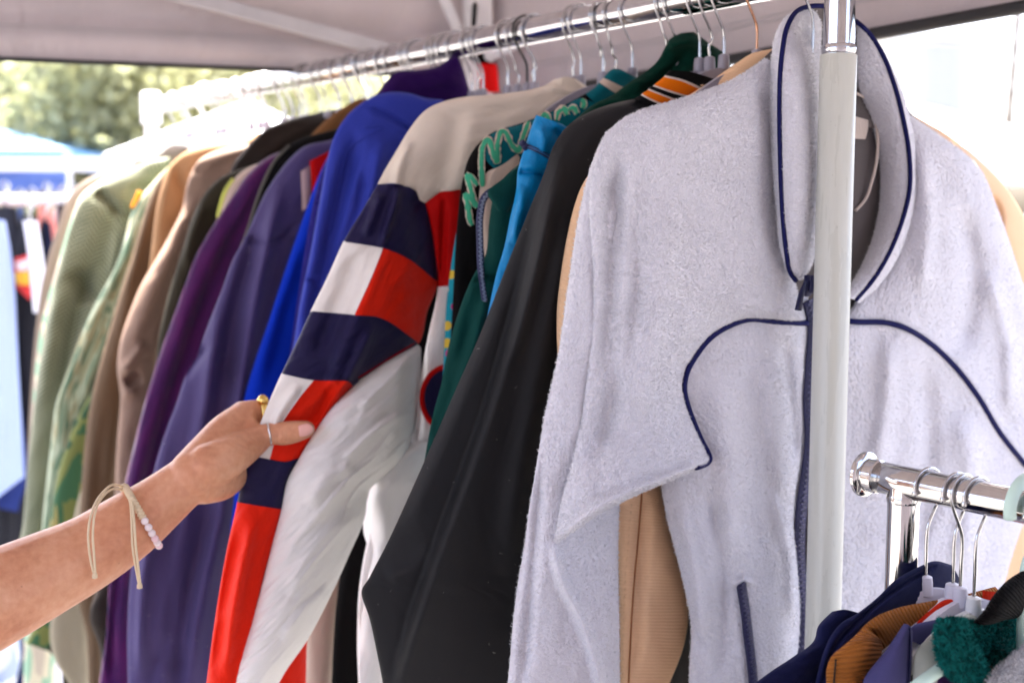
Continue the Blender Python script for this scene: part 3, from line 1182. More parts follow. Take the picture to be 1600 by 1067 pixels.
def zipline(g, name, pts, mat_tape, mat_teeth, parent, w=0.006, lift=0.002, step=5, teeth=0.0018):
    """zipper: flat tape strip plus joined rows of teeth"""
    P = on_grid(g, pts, lift, step)
    tape = tube(name, P, w, mat_tape, parent, 8, flat=0.25, up=g.fr.n)
    # teeth
    L = np.concatenate([[0], np.cumsum(np.linalg.norm(np.diff(P, axis=0), axis=1))])
    n = int(L[-1] / (teeth * 1.35))
    s = np.linspace(0, L[-1], n)
    Q = np.stack([np.interp(s, L, P[:, k]) for k in range(3)], 1)
    T = np.gradient(Q, axis=0); T /= np.linalg.norm(T, axis=1)[:, None]
    V, F = [], []
    for i in range(n):
        sd = np.cross(T[i], g.fr.n)
        sd /= np.linalg.norm(sd)
        o = sd * (0.15 * w if i % 2 else -0.15 * w) + g.fr.n * (0.25 * w + 0.0002)
        v, f = box_geo(Q[i] + o, [sd, T[i], g.fr.n], (0.35 * w, teeth * 0.42, 0.0008))
        F += [[a + len(V) * 0 + i * 8 for a in q] for q in f]
        V.append(v)
    sc_ = w / 0.006
    o = mesh_obj('zip_teeth', np.concatenate(V), F, mat_teeth, tape, smooth=False)
    o['kind'] = 'stuff'


# ---- far jackets first (left of the picture), nearest last
# A14 grey-brown, farthest
g, fr = garment('grey_jacket', 'blurred grey-brown jacket at the far left end of the long rail', 'jacket', 1.66, 'farthest grey-brown jacket', f_greybrown, seed=1)
G_ = loft(rows2([(200, 262), (160, 270), (125, 288), (105, 312), (92, 348), (80, 385), (66, 440), (55, 520), (46, 640), (40, 800), (34, 1000)],
                [(210, 270), (190, 300), (170, 330), (150, 380), (140, 440), (120, 520), (110, 640), (105, 800), (100, 1000)]), fr, 0.016)
emit(G_, 'sleeve', f_greybrown, g)
# A13 camo edge
g, fr = garment('camouflage_jacket', 'mint and tan camouflage jacket, narrow strip left of the green herringbone coat', 'jacket', 1.58, 'mint and tan camouflage jacket', f_camo2, seed=2)
G_ = loft(rows2([(190, 268), (155, 284), (128, 305), (110, 345), (98, 385), (82, 440), (66, 500), (56, 570), (50, 650), (44, 760), (40, 900), (36, 1080)],
                [(200, 280), (190, 310), (165, 360), (140, 430), (120, 520), (105, 600), (95, 700), (90, 900), (85, 1080)]), fr, 0.016)
emit(G_, 'sleeve', f_camo2, g)
# A15 leather shoulder
g, fr = garment('leather_jacket', 'grey-brown leather jacket, only its shiny shoulder showing above the herringbone coat', 'jacket', 1.50, 'grey-brown leather jacket', f_leather, seed=3)
G_ = loft(rows2([(290, 226), (270, 222), (250, 223), (232, 232), (216, 247), (203, 262), (195, 280), (185, 330), (170, 420), (150, 520), (140, 700)],
                [(300, 240), (290, 260), (275, 290), (260, 330), (240, 420), (220, 520), (200, 700)]), fr, 0.016)
emit(G_, 'sleeve', f_leather, g)
# A12 herringbone coat
g, fr = garment('herringbone_coat', 'pale green herringbone coat with sunlit shoulder at the far end of the rail', 'coat', 1.42, 'herringbone coat', f_herring, seed=4)
G_ = loft(rails([
    [(262, 246), (268, 250)], [(235, 250), (268, 268)], [(205, 264), (262, 285)], [(178, 276), (246, 296)], [(153, 292), (225, 320)], [(128, 312), (208, 345)],
    [(112, 350), (196, 375)], [(100, 390), (186, 410)], [(84, 450), (172, 455)], [(72, 510), (152, 510)], [(60, 580), (130, 570)],
    [(50, 660), (110, 640)], [(42, 740), (92, 720)], [(34, 830), (76, 800)], [(30, 850), (72, 840)]]),
    fr, 0.024, ridges=[('R', [(150, 300), (170, 318), (186, 340)], 9, -0.012), ('r', [(188, 336), (168, 470), (120, 560), (95, 640)], 10, 0.012),
                       ('r', [(120, 420), (140, 480)], 16, -0.012), ('r', [(150, 400), (118, 500), (100, 640)], 12, -0.010), ('r', [(90, 450), (62, 640)], 14, 0.006)],
    wr=(0.006, 0.06, 0.09), step=5)
emit(G_, 'sleeve', f_herring, g)
tube('seam', on_grid(G_, [(152, 294), (166, 312), (183, 340), (192, 360)], 0.002), 0.0016, f_herring, G_.obj, 6)
# A11 light camo
g, fr = garment('camouflage_jacket', 'pale green camouflage shirt jacket with an orange tab on its shoulder', 'jacket', 1.35, 'pale green camouflage jacket', f_camo, seed=5)
G_ = loft(rows2([(285, 250), (262, 262), (240, 285), (218, 310), (205, 335), (192, 385), (176, 425), (152, 468), (132, 510), (118, 545), (104, 585), (88, 630), (80, 690), (72, 760), (66, 820), (64, 870)],
                [(290, 262), (275, 285), (258, 310), (245, 340), (228, 400), (205, 450), (185, 510), (165, 570), (148, 620), (140, 680), (132, 760), (128, 820), (126, 880)]),
          fr, 0.02, ridges=[('r', [(220, 330), (170, 460), (120, 580)], 7, 0.006), ('r', [(205, 400), (150, 520), (110, 640)], 8, -0.006)], wr=(0.005, 0.03, 0.09))
emit(G_, 'sleeve', f_camo, g)
P = on_grid(G_, [(221, 300), (215, 313), (209, 326)], 0.002, 3)
tube('shoulder_tab', P, 0.0065, plain('orange_tab', rgb(250, 160, 20), 0.7), g, 8, flat=0.3, up=fr.n)
G_ = loft(rows2([(150, 600), (118, 660), (96, 720), (82, 790), (74, 860), (66, 930), (50, 985), (40, 1005)],
                [(172, 600), (150, 680), (136, 760), (128, 850), (122, 920), (112, 985), (85, 1018)]), fr, 0.012, off=0.022)
emit(G_, 'cuff', f_camo3, g)
tube('hanging_strap', fr.hit(np.array([66, 80, 95, 104, 106, 104]), np.array([1006, 1010, 1024, 1046, 1080, 1110]), 0.03), 0.008, f_olive, g, 8, flat=0.4, up=fr.n)
# A10b pale lining panel
g, fr = garment('pale_trousers', 'pale khaki garment hanging below the forearm behind the brown jacket', 'trousers', 1.29, 'pale khaki garment', f_paleknit, seed=6)
G_ = loft(rows2([(150, 700), (122, 780), (105, 860), (84, 940), (78, 1000), (90, 1040), (108, 1067), (112, 1160)], [(180, 700), (160, 800), (150, 900), (142, 960), (138, 1067), (136, 1160)]), fr, 0.012, wr=(0.004, 0.02, 0.12))
emit(G_, 'front_panel', f_paleknit, g)
# A10 khaki brown
g, fr = garment('khaki_jacket', 'khaki brown jacket with two soft sleeve folds between camouflage and camel', 'jacket', 1.235, 'khaki brown jacket', f_khaki, seed=7)
G_ = loft(rows2([(282, 244), (262, 262), (246, 283), (233, 310), (222, 345), (208, 395), (188, 455), (168, 525), (150, 590), (138, 650), (130, 720), (125, 800), (122, 880), (120, 920), (135, 990), (138, 1067), (140, 1200)],
                [(290, 262), (275, 290), (260, 330), (250, 370), (238, 430), (222, 480), (208, 540), (198, 600), (190, 650), (184, 720), (178, 800), (172, 880), (165, 950), (160, 1067), (158, 1200)], 24),
          fr, 0.02, ridges=[('s', [(246, 300), (222, 380), (200, 470), (176, 580), (152, 700), (138, 820), (132, 930)][::-1], 12, 0.012),
                            ('r', [(236, 400), (206, 490), (186, 580), (172, 680), (164, 800)], 8, 0.007)], wr=(0.004, 0.03, 0.12))
emit(G_, 'sleeve', f_khaki, g)
# A9 camel
g, fr = garment('camel_jacket', 'camel tan jacket with broad smooth shoulder beside the taupe one', 'jacket', 1.165, 'camel jacket', f_camel, seed=8)
G_ = loft(rails([[(404, 206), (410, 210)], [(386, 217), (410, 225)], [(345, 224), (405, 240)], [(315, 229), (400, 255)], [(286, 240), (390, 280)], [(265, 260), (370, 300)], [(254, 285), (350, 320)],
                 [(247, 312), (335, 340)], [(242, 340), (320, 365)], [(238, 375), (300, 395)], [(233, 420), (280, 430)], [(226, 470), (262, 480)], [(215, 540), (248, 540)], [(205, 640), (240, 640)], [(195, 760), (230, 760)], [(185, 1000), (220, 1000)]]),
          fr, 0.022, ridges=[('s', [(276, 248), (262, 300), (254, 350), (250, 420)][::-1], 16, 0.006), ('r', [(270, 262), (288, 310), (262, 370)], 9, -0.006)], wr=(0.003, 0.04, 0.1))
emit(G_, 'sleeve', f_camel, g)
# A8 taupe
g, fr = garment('taupe_jacket', 'pinkish taupe jacket with crumpled pale sleeve', 'jacket', 1.085, 'taupe jacket', f_taupe, seed=9)
G_ = loft(rails([[(404, 220), (412, 226)], [(384, 226), (412, 240)], [(346, 233), (410, 255)], [(314, 248), (400, 270)], [(300, 266), (385, 285)], [(291, 292), (370, 305)], [(285, 325), (352, 330)], [(268, 362), (330, 365)],
                 [(241, 410), (302, 410)], [(220, 446), (276, 455)], [(203, 487), (258, 500)], [(189, 529), (246, 540)], [(183, 572), (240, 585)], [(188, 620), (236, 640)], [(183, 690), (228, 700)], [(180, 760), (222, 780)], [(182, 860), (215, 860)], [(180, 960), (210, 960)]]),
          fr, 0.024, ridges=[('R', [(300, 262), (322, 268), (352, 262)], 8, -0.004), ('r', [(300, 300), (262, 400), (222, 500), (200, 560)], 14, 0.006), ('r', [(190, 585), (212, 555), (226, 535)], 7, 0.010),
                             ('r', [(196, 600), (220, 585)], 7, -0.010), ('r', [(192, 615), (215, 610)], 6, 0.006)], wr=(0.004, 0.03, 0.07, 0.3))
emit(G_, 'sleeve', f_taupe, g)
# A7 dark brown with wide collar
g, fr = garment('suede_jacket', 'dark brown suede jacket with a long dark collar sloping down from the rail', 'jacket', 1.03, 'dark brown suede jacket', f_darkbrown, seed=10)
G_ = loft(rails([[(535, 168), (540, 178)], [(500, 175), (540, 200)], [(455, 186), (530, 215)], [(420, 199), (500, 230)], [(396, 218), (470, 250)], [(377, 240), (450, 275)], [(363, 260), (420, 300)], [(352, 300), (400, 330)], [(330, 350), (380, 370)],
                 [(300, 420), (360, 430)], [(270, 520), (330, 520)], [(245, 620), (300, 620)], [(215, 720), (270, 720)], [(185, 830), (240, 830)], [(160, 900), (220, 900)], [(140, 965), (210, 965)], [(155, 1010), (210, 1010)], [(157, 1067), (205, 1067)], [(158, 1200), (200, 1200)]]),
          fr, 0.02, wr=(0.004, 0.05, 0.05), ridges=[('R', [(535, 180), (460, 215), (400, 255)], 10, 0.006)])
emit(G_, 'sleeve', f_darkbrown, g)
# A6 dark olive
g, fr = garment('olive_jacket', 'dark olive jacket half hidden behind the purple knit', 'jacket', 0.965, 'dark olive jacket', f_olive, seed=11)
G_ = loft(rows2([(418, 255), (385, 262), (358, 270), (338, 283), (320, 302), (306, 325), (296, 352), (285, 390), (272, 430), (258, 480), (246, 540), (240, 590), (232, 640), (215, 720), (200, 800), (180, 930), (175, 1080)],
                [(440, 268), (420, 290), (395, 320), (372, 360), (345, 420), (320, 480), (295, 550), (280, 620), (265, 700), (245, 800), (225, 930), (215, 1080)], 24),
          fr, 0.02, ridges=[('r', [(318, 318), (296, 380), (290, 420)], 5, 0.006), ('s', [(330, 310), (300, 420), (270, 540)][::-1], 12, 0.006)], wr=(0.004, 0.04, 0.08))
emit(G_, 'sleeve', f_olive, g)
# A5b light sliver
g, fr = garment('pale_jacket', 'sliver of a beige jacket with lime edge between olive and purple knit', 'jacket', 0.925, 'sliver of beige jacket', f_beige, seed=12)
G_ = loft(rows2([(408, 255), (385, 264), (368, 278), (355, 296), (347, 318), (340, 340), (325, 400), (300, 500)], [(420, 262), (405, 285), (390, 310), (378, 340), (360, 400), (340, 500)]), fr, 0.014)
emit(G_, 'sleeve', f_beige, g)
tube('lime_edge', on_grid(G_, [(366, 281), (354, 298), (347, 318), (342, 338)], 0.002, 3), 0.004, plain('lime_cloth', rgb(196, 200, 90), 0.8), G_.obj, 6)
# A5 knit
g, fr = garment('knit_cardigan', 'purple and navy marled knit cardigan with a long slanting sleeve', 'cardigan', 0.885, 'purple knit cardigan', f_knit, seed=13)
G_ = loft(rows2([(452, 232), (432, 240), (412, 250), (394, 264), (376, 289), (357, 315), (340, 342), (325, 366), (310, 392), (290, 442), (270, 497), (250, 552), (234, 602), (220, 652), (208, 702), (196, 752), (185, 830), (172, 900), (165, 1000), (155, 1067), (150, 1180)],
                [(470, 245), (455, 270), (440, 300), (425, 340), (410, 390), (390, 440), (365, 510), (340, 580), (315, 650), (290, 720), (262, 800), (240, 860), (228, 930), (222, 1067), (220, 1180)], 28),
          fr, 0.021, ridges=[('s', [(420, 270), (360, 370), (310, 480), (262, 620), (225, 760), (200, 900), (185, 1067)], 20, -0.012), ('r', [(190, 850), (178, 960), (172, 1067)], 8, -0.008)], wr=(0.003, 0.02, 0.1))
emit(G_, 'sleeve', f_knit, g)
# A4 black
g, fr = garment('black_jacket', 'black jacket with thin grey piped edge between the purple knit and purple-grey jacket', 'jacket', 0.825, 'black jacket with grey piping', f_blackcot, seed=14)
G_ = loft(rows2([(540, 198), (510, 206), (480, 214), (452, 226), (432, 243), (415, 270), (402, 305), (391, 340), (380, 375), (360, 420), (340, 480), (315, 560), (290, 640), (270, 720), (250, 900)],
                [(550, 215), (530, 240), (500, 270), (470, 310), (450, 350), (430, 400), (400, 480), (380, 560), (350, 640), (330, 720), (310, 900)], 24), fr, 0.018)
emit(G_, 'sleeve', f_blackcot, g)
tube('grey_piping', on_grid(G_, [(452, 228), (431, 250), (414, 282), (401, 315), (392, 345), (383, 372), (365, 415)], 0.002, 4), 0.0022, f_greypipe, G_.obj, 6)
# brown rib collar
g, fr = garment('brown_cardigan', 'brown ribbed collar standing above the black shoulder near the far rail', 'cardigan', 0.87, 'brown ribbed cardigan', f_rib, seed=15)
G_ = loft(rails([[(562, 154), (600, 156)], [(545, 162), (604, 166)], [(524, 176), (600, 180)], [(505, 192), (580, 200)], [(486, 212), (560, 222)], [(470, 235), (540, 250)], [(440, 320), (520, 340)]]), fr, 0.018)
emit(G_, 'collar', f_rib, g)
# A3 purple-grey
g, fr = garment('cotton_jacket', 'dusty purple cotton jacket with a wide pleated sleeve beside the forearm', 'jacket', 0.745, 'dusty purple jacket', f_plum, seed=16, left=0.10)
G_ = loft(rails([
    [(545, 208), (556, 215)], [(517, 219), (560, 235)], [(478, 228), (560, 260)], [(455, 246), (545, 280)], [(436, 269), (530, 300)], [(414, 303), (510, 335)], [(399, 335), (495, 360)], [(385, 368), (480, 395)],
    [(364, 406), (465, 430)], [(346, 455), (455, 470)], [(325, 508), (440, 520)], [(306, 560), (430, 565)], [(290, 587), (425, 610)], [(276, 630), (420, 650)], [(260, 672), (415, 690)], [(247, 711), (410, 730)], [(232, 770), (400, 790)],
    [(215, 830), (392, 850)], [(204, 900), (382, 910)], [(199, 1000), (372, 1000)], [(200, 1067), (366, 1067)], [(200, 1190), (360, 1190)]]),
    fr, 0.026, ridges=[('r', [(440, 280), (418, 380), (395, 500), (372, 640), (360, 760)], 11, 0.009), ('r', [(405, 350), (370, 480), (340, 620)], 13, -0.009),
                       ('R', [(385, 370), (410, 380), (440, 372), (462, 350)], 5, -0.004),
                       ('r', [(345, 480), (320, 640), (290, 780), (262, 920), (245, 1090)], 12, 0.010), ('r', [(300, 700), (268, 860), (255, 1000), (230, 1090)], 13, -0.010),
                       ('R', [(288, 590), (296, 576), (322, 540)], 7, -0.008), ('r', [(380, 560), (365, 700), (330, 850), (300, 1000), (290, 1090)], 16, 0.013), ('r', [(340, 760), (305, 900), (275, 1090)], 14, -0.012),
                       ('r', [(250, 780), (225, 900), (218, 1060)], 9, 0.008), ('r', [(395, 700), (370, 850), (350, 1060)], 16, -0.010)],
    wr=(0.003, 0.03, 0.12), step=5)
emit(G_, 'sleeve', f_plum, g)
pile(G_, 'lint', f_lint, G_.obj, 50, 0.004, 0.00013, seed=502)
tube('shoulder_seam', on_grid(G_, [(380, 372), (398, 376), (420, 382), (445, 372)], 0.0008, 4), 0.0012, f_plum, G_.obj, 6)
Q = loft(rails([[(470, 268, .0), (486, 258)], [(471, 290), (486, 282)], [(472, 330), (485, 320)]]), fr, 0.003, off=0.028)
emit(Q, 'pink_panel', f_pinkstrip, g)
Q = loft(rails([[(484, 252), (522, 232)], [(486, 275), (522, 255)], [(487, 300), (515, 285)], [(486, 330), (500, 325)]]), fr, 0.003, off=0.030)
emit(Q, 'red_panel', f_deepred, g)
# A2 royal
g, fr = garment('fleece_jacket', 'royal blue fleece jacket, narrow bright strip left of the cobalt shell', 'jacket', 0.685, 'royal blue fleece', f_royal, seed=17, left=0.10)
G_ = loft(rows2([(560, 190), (530, 218), (510, 250), (494, 285), (478, 328), (458, 385), (437, 448), (417, 510), (399, 562), (386, 605), (378, 640), (372, 690), (368, 760), (362, 810), (356, 900), (352, 1060)],
                [(580, 200), (555, 240), (535, 290), (520, 340), (505, 390), (490, 450), (478, 510), (468, 562), (462, 620), (455, 690), (450, 800), (445, 900), (440, 1060)], 24),
          fr, 0.02, ridges=[('s', [(478, 380), (440, 500), (415, 600)], 16, -0.008)], wr=(0.003, 0.03, 0.1))
emit(G_, 'sleeve', f_royal, g)
# A0 purple pile
g, fr = garment('pile_jacket', 'deep purple pile fleece with tall collar standing behind the cobalt shell', 'jacket', 0.635, 'deep purple pile fleece', f_purplefl, seed=18, left=0.10)
G_ = loft(rows2([(575, 175), (545, 195), (520, 232), (502, 272), (488, 325), (476, 395), (466, 460), (456, 530), (448, 600), (444, 700), (442, 800)],
                [(600, 180), (580, 230), (560, 280), (545, 340), (535, 400), (525, 470), (515, 540), (510, 620), (505, 800)], 22), fr, 0.018, tuft=(0.0045, 0.008), step=3)
emit(G_, 'sleeve', f_indigo, g)
G_ = loft(rails([[(712, 88), (716, 88)], [(702, 92), (724, 108)], [(684, 104), (730, 128)], [(650, 110), (734, 148)], [(622, 112), (730, 162)], [(606, 124), (715, 172)], [(592, 143), (690, 178)], [(576, 160), (660, 190)], [(560, 180), (640, 220)]]),
          fr, 0.02, wr=(0.004, 0.03, 0.03), step=4)
emit(G_, 'collar', f_purplefl, g)
# A1 cobalt blue
g, fr = garment('softshell_jacket', 'cobalt blue softshell jacket with a pale lit sleeve edge', 'jacket', 0.575, 'cobalt blue softshell', f_blue, seed=19, left=0.11)
G_ = loft(rails([
    [(690, 156), (700, 160)], [(668, 154), (705, 175)], [(640, 146), (700, 195)], [(610, 144), (690, 220)], [(585, 150), (675, 250)], [(561, 164), (660, 275)], [(540, 184), (645, 300)], [(523, 212), (630, 325)],
    [(511, 250), (615, 350)], [(502, 300), (600, 380)], [(493, 350), (585, 410)], [(482, 410), (570, 450)], [(471, 462), (555, 500)], [(460, 530), (545, 560)], [(448, 600), (535, 620)], [(440, 680), (530, 700)], [(432, 800), (520, 800)], [(424, 1000), (515, 1000)]]),
    fr, 0.024, ridges=[('R', [(578, 168), (612, 184), (648, 208), (672, 232)], 4, -0.004), ('r', [(560, 205), (535, 300), (505, 430), (480, 540)], 13, -0.010), ('r', [(600, 215), (578, 300), (545, 400)], 12, 0.007), ('r', [(575, 260), (560, 330), (520, 430)], 9, -0.006),
                       ('R', [(464, 438), (482, 436), (498, 440)], 4, -0.004)], wr=(0.003, 0.04, 0.1), step=5)
emit(G_, 'sleeve', f_blue, g)
tube('yoke_seam', on_grid(G_, [(578, 166), (612, 183), (648, 207), (668, 228)], 0.001, 4), 0.0011, f_blue, G_.obj, 6)
tube('sleeve_seam', on_grid(G_, [(566, 200), (600, 198), (545, 232), (530, 290), (515, 360)], 0.0005, 4), 0.0009, f_blue, G_.obj, 6)
# beige and black behind the held sleeve
g, fr = garment('beige_coat', 'beige coat showing low behind the white crinkled sleeve', 'coat', 0.52, 'beige coat', f_beige, seed=20, left=0.13)
G_ = loft(rows2([(640, 240), (600, 400), (560, 600), (520, 760), (485, 880), (476, 960), (474, 1067), (472, 1200)], [(700, 240), (670, 400), (630, 600), (580, 760), (548, 880), (530, 960), (520, 1067), (515, 1200)]), fr, 0.018, wr=(0.003, 0.03, 0.15))
emit(G_, 'sleeve', f_beige, g)
g, fr = garment('black_coat', 'black coat seen in the gap below the white crinkled elbow', 'coat', 0.465, 'black coat in the gap', f_jet, seed=21, left=0.13)
G_ = loft(rows2([(680, 240), (660, 400), (620, 600), (570, 800), (535, 880), (524, 960), (518, 1067), (512, 1200)], [(760, 240), (740, 400), (700, 600), (650, 760), (640, 900), (630, 1067), (620, 1200)]), fr, 0.018, wr=(0.003, 0.03, 0.15))
emit(G_, 'sleeve', f_jet, g)

# ---- the colour-block jacket whose sleeve the hand holds
g, fr = garment('colour_block_jacket', 'cream jacket with navy, white and red block sleeve held by the hand', 'jacket', 0.375, 'colour-block jacket', None, seed=22)
cb = g
back_body(fr, f_white, g, half=0.17, left=0.10, seed=22, bottom=0.75)
D = 0.006
sh = loft(rails([
    [(866, 125), (880, 121), (896, 122), (905, 127)], [(846, 136), (880, 140), (910, 138), (928, 145)], [(792, 146), (850, 155), (900, 165), (940, 175)], [(732, 151), (800, 170), (880, 190), (940, 205)],
    [(690, 160), (750, 190), (830, 215), (900, 240)], [(660, 177), (710, 205), (770, 235), (830, 265)], [(638, 205), (685, 228), (725, 250), (780, 285)], [(617, 240), (655, 255), (695, 272), (740, 295)], [(602, 265), (640, 275), (680, 297), (725, 296)], [(590, 288), (628, 289, .002), (669, 318, -.006), (718, 288, -.004)]]),
    fr, [.022, .022, .022, .022, .022, .021, .019, .016, .012, .007], ridges=[('r', [(640, 215), (622, 270), (618, 310)], 8, 0.003), ('r', [(720, 170), (700, 240), (676, 340)], 20, -0.002), ('r', [(745, 165), (728, 230), (706, 330)], 16, 0.0018), ('R', [(850, 134), (880, 142), (925, 148)], 4, 0.0015)], wr=(0.0016, 0.03, 0.07), step=4, edge=0.8)
emit(sh, 'shoulder', f_cream, g)
# red upper chest panel and white lower chest
rp = loft(rails([[(664, 318), (690, 299), (722, 287)], [(672, 350), (700, 345), (735, 340)], [(680, 400), (702, 398), (735, 395)], [(684, 448), (702, 447), (728, 446)], [(670, 520), (690, 520), (722, 520)], [(655, 600), (680, 600), (712, 600)], [(642, 690), (668, 690), (705, 690)],
                 [(600, 760), (650, 770), (690, 770)], [(575, 840), (630, 850), (670, 850)], [(560, 930), (600, 930), (640, 930)], [(565, 1067), (595, 1067), (630, 1067)], [(565, 1200), (590, 1200), (620, 1200)]]),
          fr, 0.012, off=-0.004, wr=(0.003, 0.03, 0.07), ridges=[('r', [(695, 310), (690, 440)], 5, -0.004), ('r', [(660, 540), (650, 700)], 7, -0.006)], step=4)
emit(rp, 'chest_panel', f_deepred, g, rows=(0, 3))
emit(rp, 'chest_panel', f_white, g, rows=(3, 11))
# patch: navy half disc with red rim
cc = (702, 622)
an = np.radians(np.linspace(95, 265, 22))
Lp = [(cc[0] + 43 * math.cos(a), cc[1] - 50 * math.sin(a)) for a in an]
Q = loft([[(x, y) for x, y in Lp], [(cc[0] + 4, y) for x, y in Lp]], fr, 0.004, off=0.010, step=4)
emit(Q, 'round_patch', f_navy, g)
tube('patch_rim', on_grid(Q, Lp, 0.001, 4), 0.003, f_deepred, Q.obj, 8)

# the sleeve: rails = outer edge, colour split, seam, inner edge; dn pulls it towards the hand
sl = [
    [(590, 288, .000), (628, 289, .002), (652, 300, .000), (669, 318, -.006)],
    [(564, 332, .006), (612, 338, .008), (650, 352, .004), (680, 385, -.006)],
    [(537, 377, .012), (598, 387, .014), (640, 405, .010), (684, 440, -.004)],
    [(512, 432, .020), (577, 440, .022), (625, 455, .016), (668, 486, .000)],
    [(485, 487, .028), (553, 493, .030), (600, 500, .024), (654, 537, .006)],
    [(463, 535, .036), (533, 545, .038), (578, 552, .032), (608, 564, .018)],
    [(440, 583, .044), (490, 593, .044), (540, 594, .040), (552, 602, .036)],
    [(420, 628, .050), (459, 632, .050), (500, 634, .050), (518, 640, .046)],
    [(404, 668, .054), (434, 672, .054), (470, 676, .054), (490, 682, .052)],
    [(388, 712, .052), (420, 718, .052), (445, 722, .054), (468, 716, .052)],
    [(378, 748, .048), (405, 756, .048), (430, 760, .050), (452, 748, .050)],
    [(371, 783, .044), (400, 788, .044), (425, 792, .046), (443, 795, .046)],
    [(354, 860, .040), (385, 865, .042), (410, 868, .044), (425, 860, .044)],
    [(340, 940, .038), (370, 945, .042), (395, 948, .044), (405, 940, .044)],
    [(326, 1040, .036), (352, 1045, .040), (375, 1048, .042), (388, 1040, .042)],
    [(316, 1120, .034), (342, 1125, .036), (366, 1128, .038), (380, 1125, .040)],
]
G_ = loft(rails(sl), fr, [.007, .013, .018, .02, .02, .02, .016, .010, .006, .010, .014, .018, .02, .02, .02, .02], ridges=[
    ('r', [(625, 292), (612, 335), (596, 385)], 6, 0.008), ('r', [(596, 300), (570, 370)], 8, 0.004), ('r', [(640, 290), (655, 360), (650, 460)], 18, -0.003),
    ('s', [(600, 380), (576, 440), (554, 495), (530, 548), (514, 598), (500, 640)], 26, 0.0075), ('r', [(560, 392), (520, 490), (490, 560)], 12, -0.005),
    ('r', [(585, 505), (545, 590), (520, 640)], 8, 0.005), ('r', [(520, 600), (500, 640), (480, 668)], 7, -0.005),
    ('r', [(470, 600), (440, 640), (425, 680)], 8, 0.004), ('r', [(400, 800), (375, 900), (350, 1060)], 10, 0.006), ('r', [(378, 810), (358, 900), (336, 1060)], 9, -0.004)],
    wr=(0.0022, 0.016, 0.05, 0.5), step=3.2, edge=0.7)
slv = G_
emit(G_, 'sleeve_panel', f_navy, g, rows=(0, 2))
emit(G_, 'sleeve_panel', f_ivory, g, rows=(2, 4), cols=(0, 1))
emit(G_, 'sleeve_panel', f_red, g, rows=(2, 4), cols=(1, 3))
emit(G_, 'sleeve_panel', f_navy, g, rows=(4, 6))
emit(G_, 'sleeve_panel', f_ivory, g, rows=(6, 9), cols=(0, 1))
emit(G_, 'sleeve_panel', f_red, g, rows=(6, 9), cols=(1, 3))
emit(G_, 'sleeve_panel', f_navy, g, rows=(9, 11))
emit(G_, 'sleeve_panel', f_red, g, rows=(11, 15))
for _r0 in (2, 4, 6, 9, 11):
    _p = slv.front[slv.kr[_r0], 2:-2] + slv.fr.n * 0.0002
    tube('seam', _p[::2], 0.0007, f_navy, g, 6)
for _a, _b2 in ((2, 4), (6, 9)):
    _p = slv.front[slv.kr[_a]:slv.kr[_b2] + 1, slv.kc[1]] + slv.fr.n * 0.0002
    tube('seam', _p[::2], 0.0006, f_ivory, g, 6)
tube('seam', on_grid(slv, [(648, 536), (607, 561), (560, 590)], 0.0006, 4) , 0.0006, f_deepred, slv.obj, 6)
# white crinkled underside of the same sleeve
ws = [
    [(652, 538, .006), (655, 540, .004), (658, 545, .002)],
    [(606, 564, .022), (632, 566, .022), (657, 580, .002)],
    [(554, 603, .040), (600, 625, .038), (650, 640, .004)],
    [(520, 640, .050), (580, 665, .044), (644, 685, .006)],
    [(490, 684, .056), (550, 705, .050), (630, 720, .010)],
    [(470, 718, .058), (530, 740, .054), (600, 745, .018)],
    [(453, 750, .056), (515, 775, .056), (578, 765, .024)],
    [(443, 797, .052), (500, 815, .054), (570, 808, .030)],
    [(426, 862, .050), (480, 870, .052), (545, 868, .034)],
    [(405, 942, .050), (450, 945, .052), (512, 940, .036)],
    [(388, 1000, .050), (430, 1005, .052), (480, 1000, .038)],
    [(372, 1050, .050), (405, 1055, .050), (444, 1052, .040)],
    [(362, 1110, .048), (388, 1115, .048), (416, 1110, .040)],
]
ws = [[(r[0][0] - (4 if k > 2 else 1), r[0][1], r[0][2] + 0.002), r[1], r[2]] for k, r in enumerate(ws)]
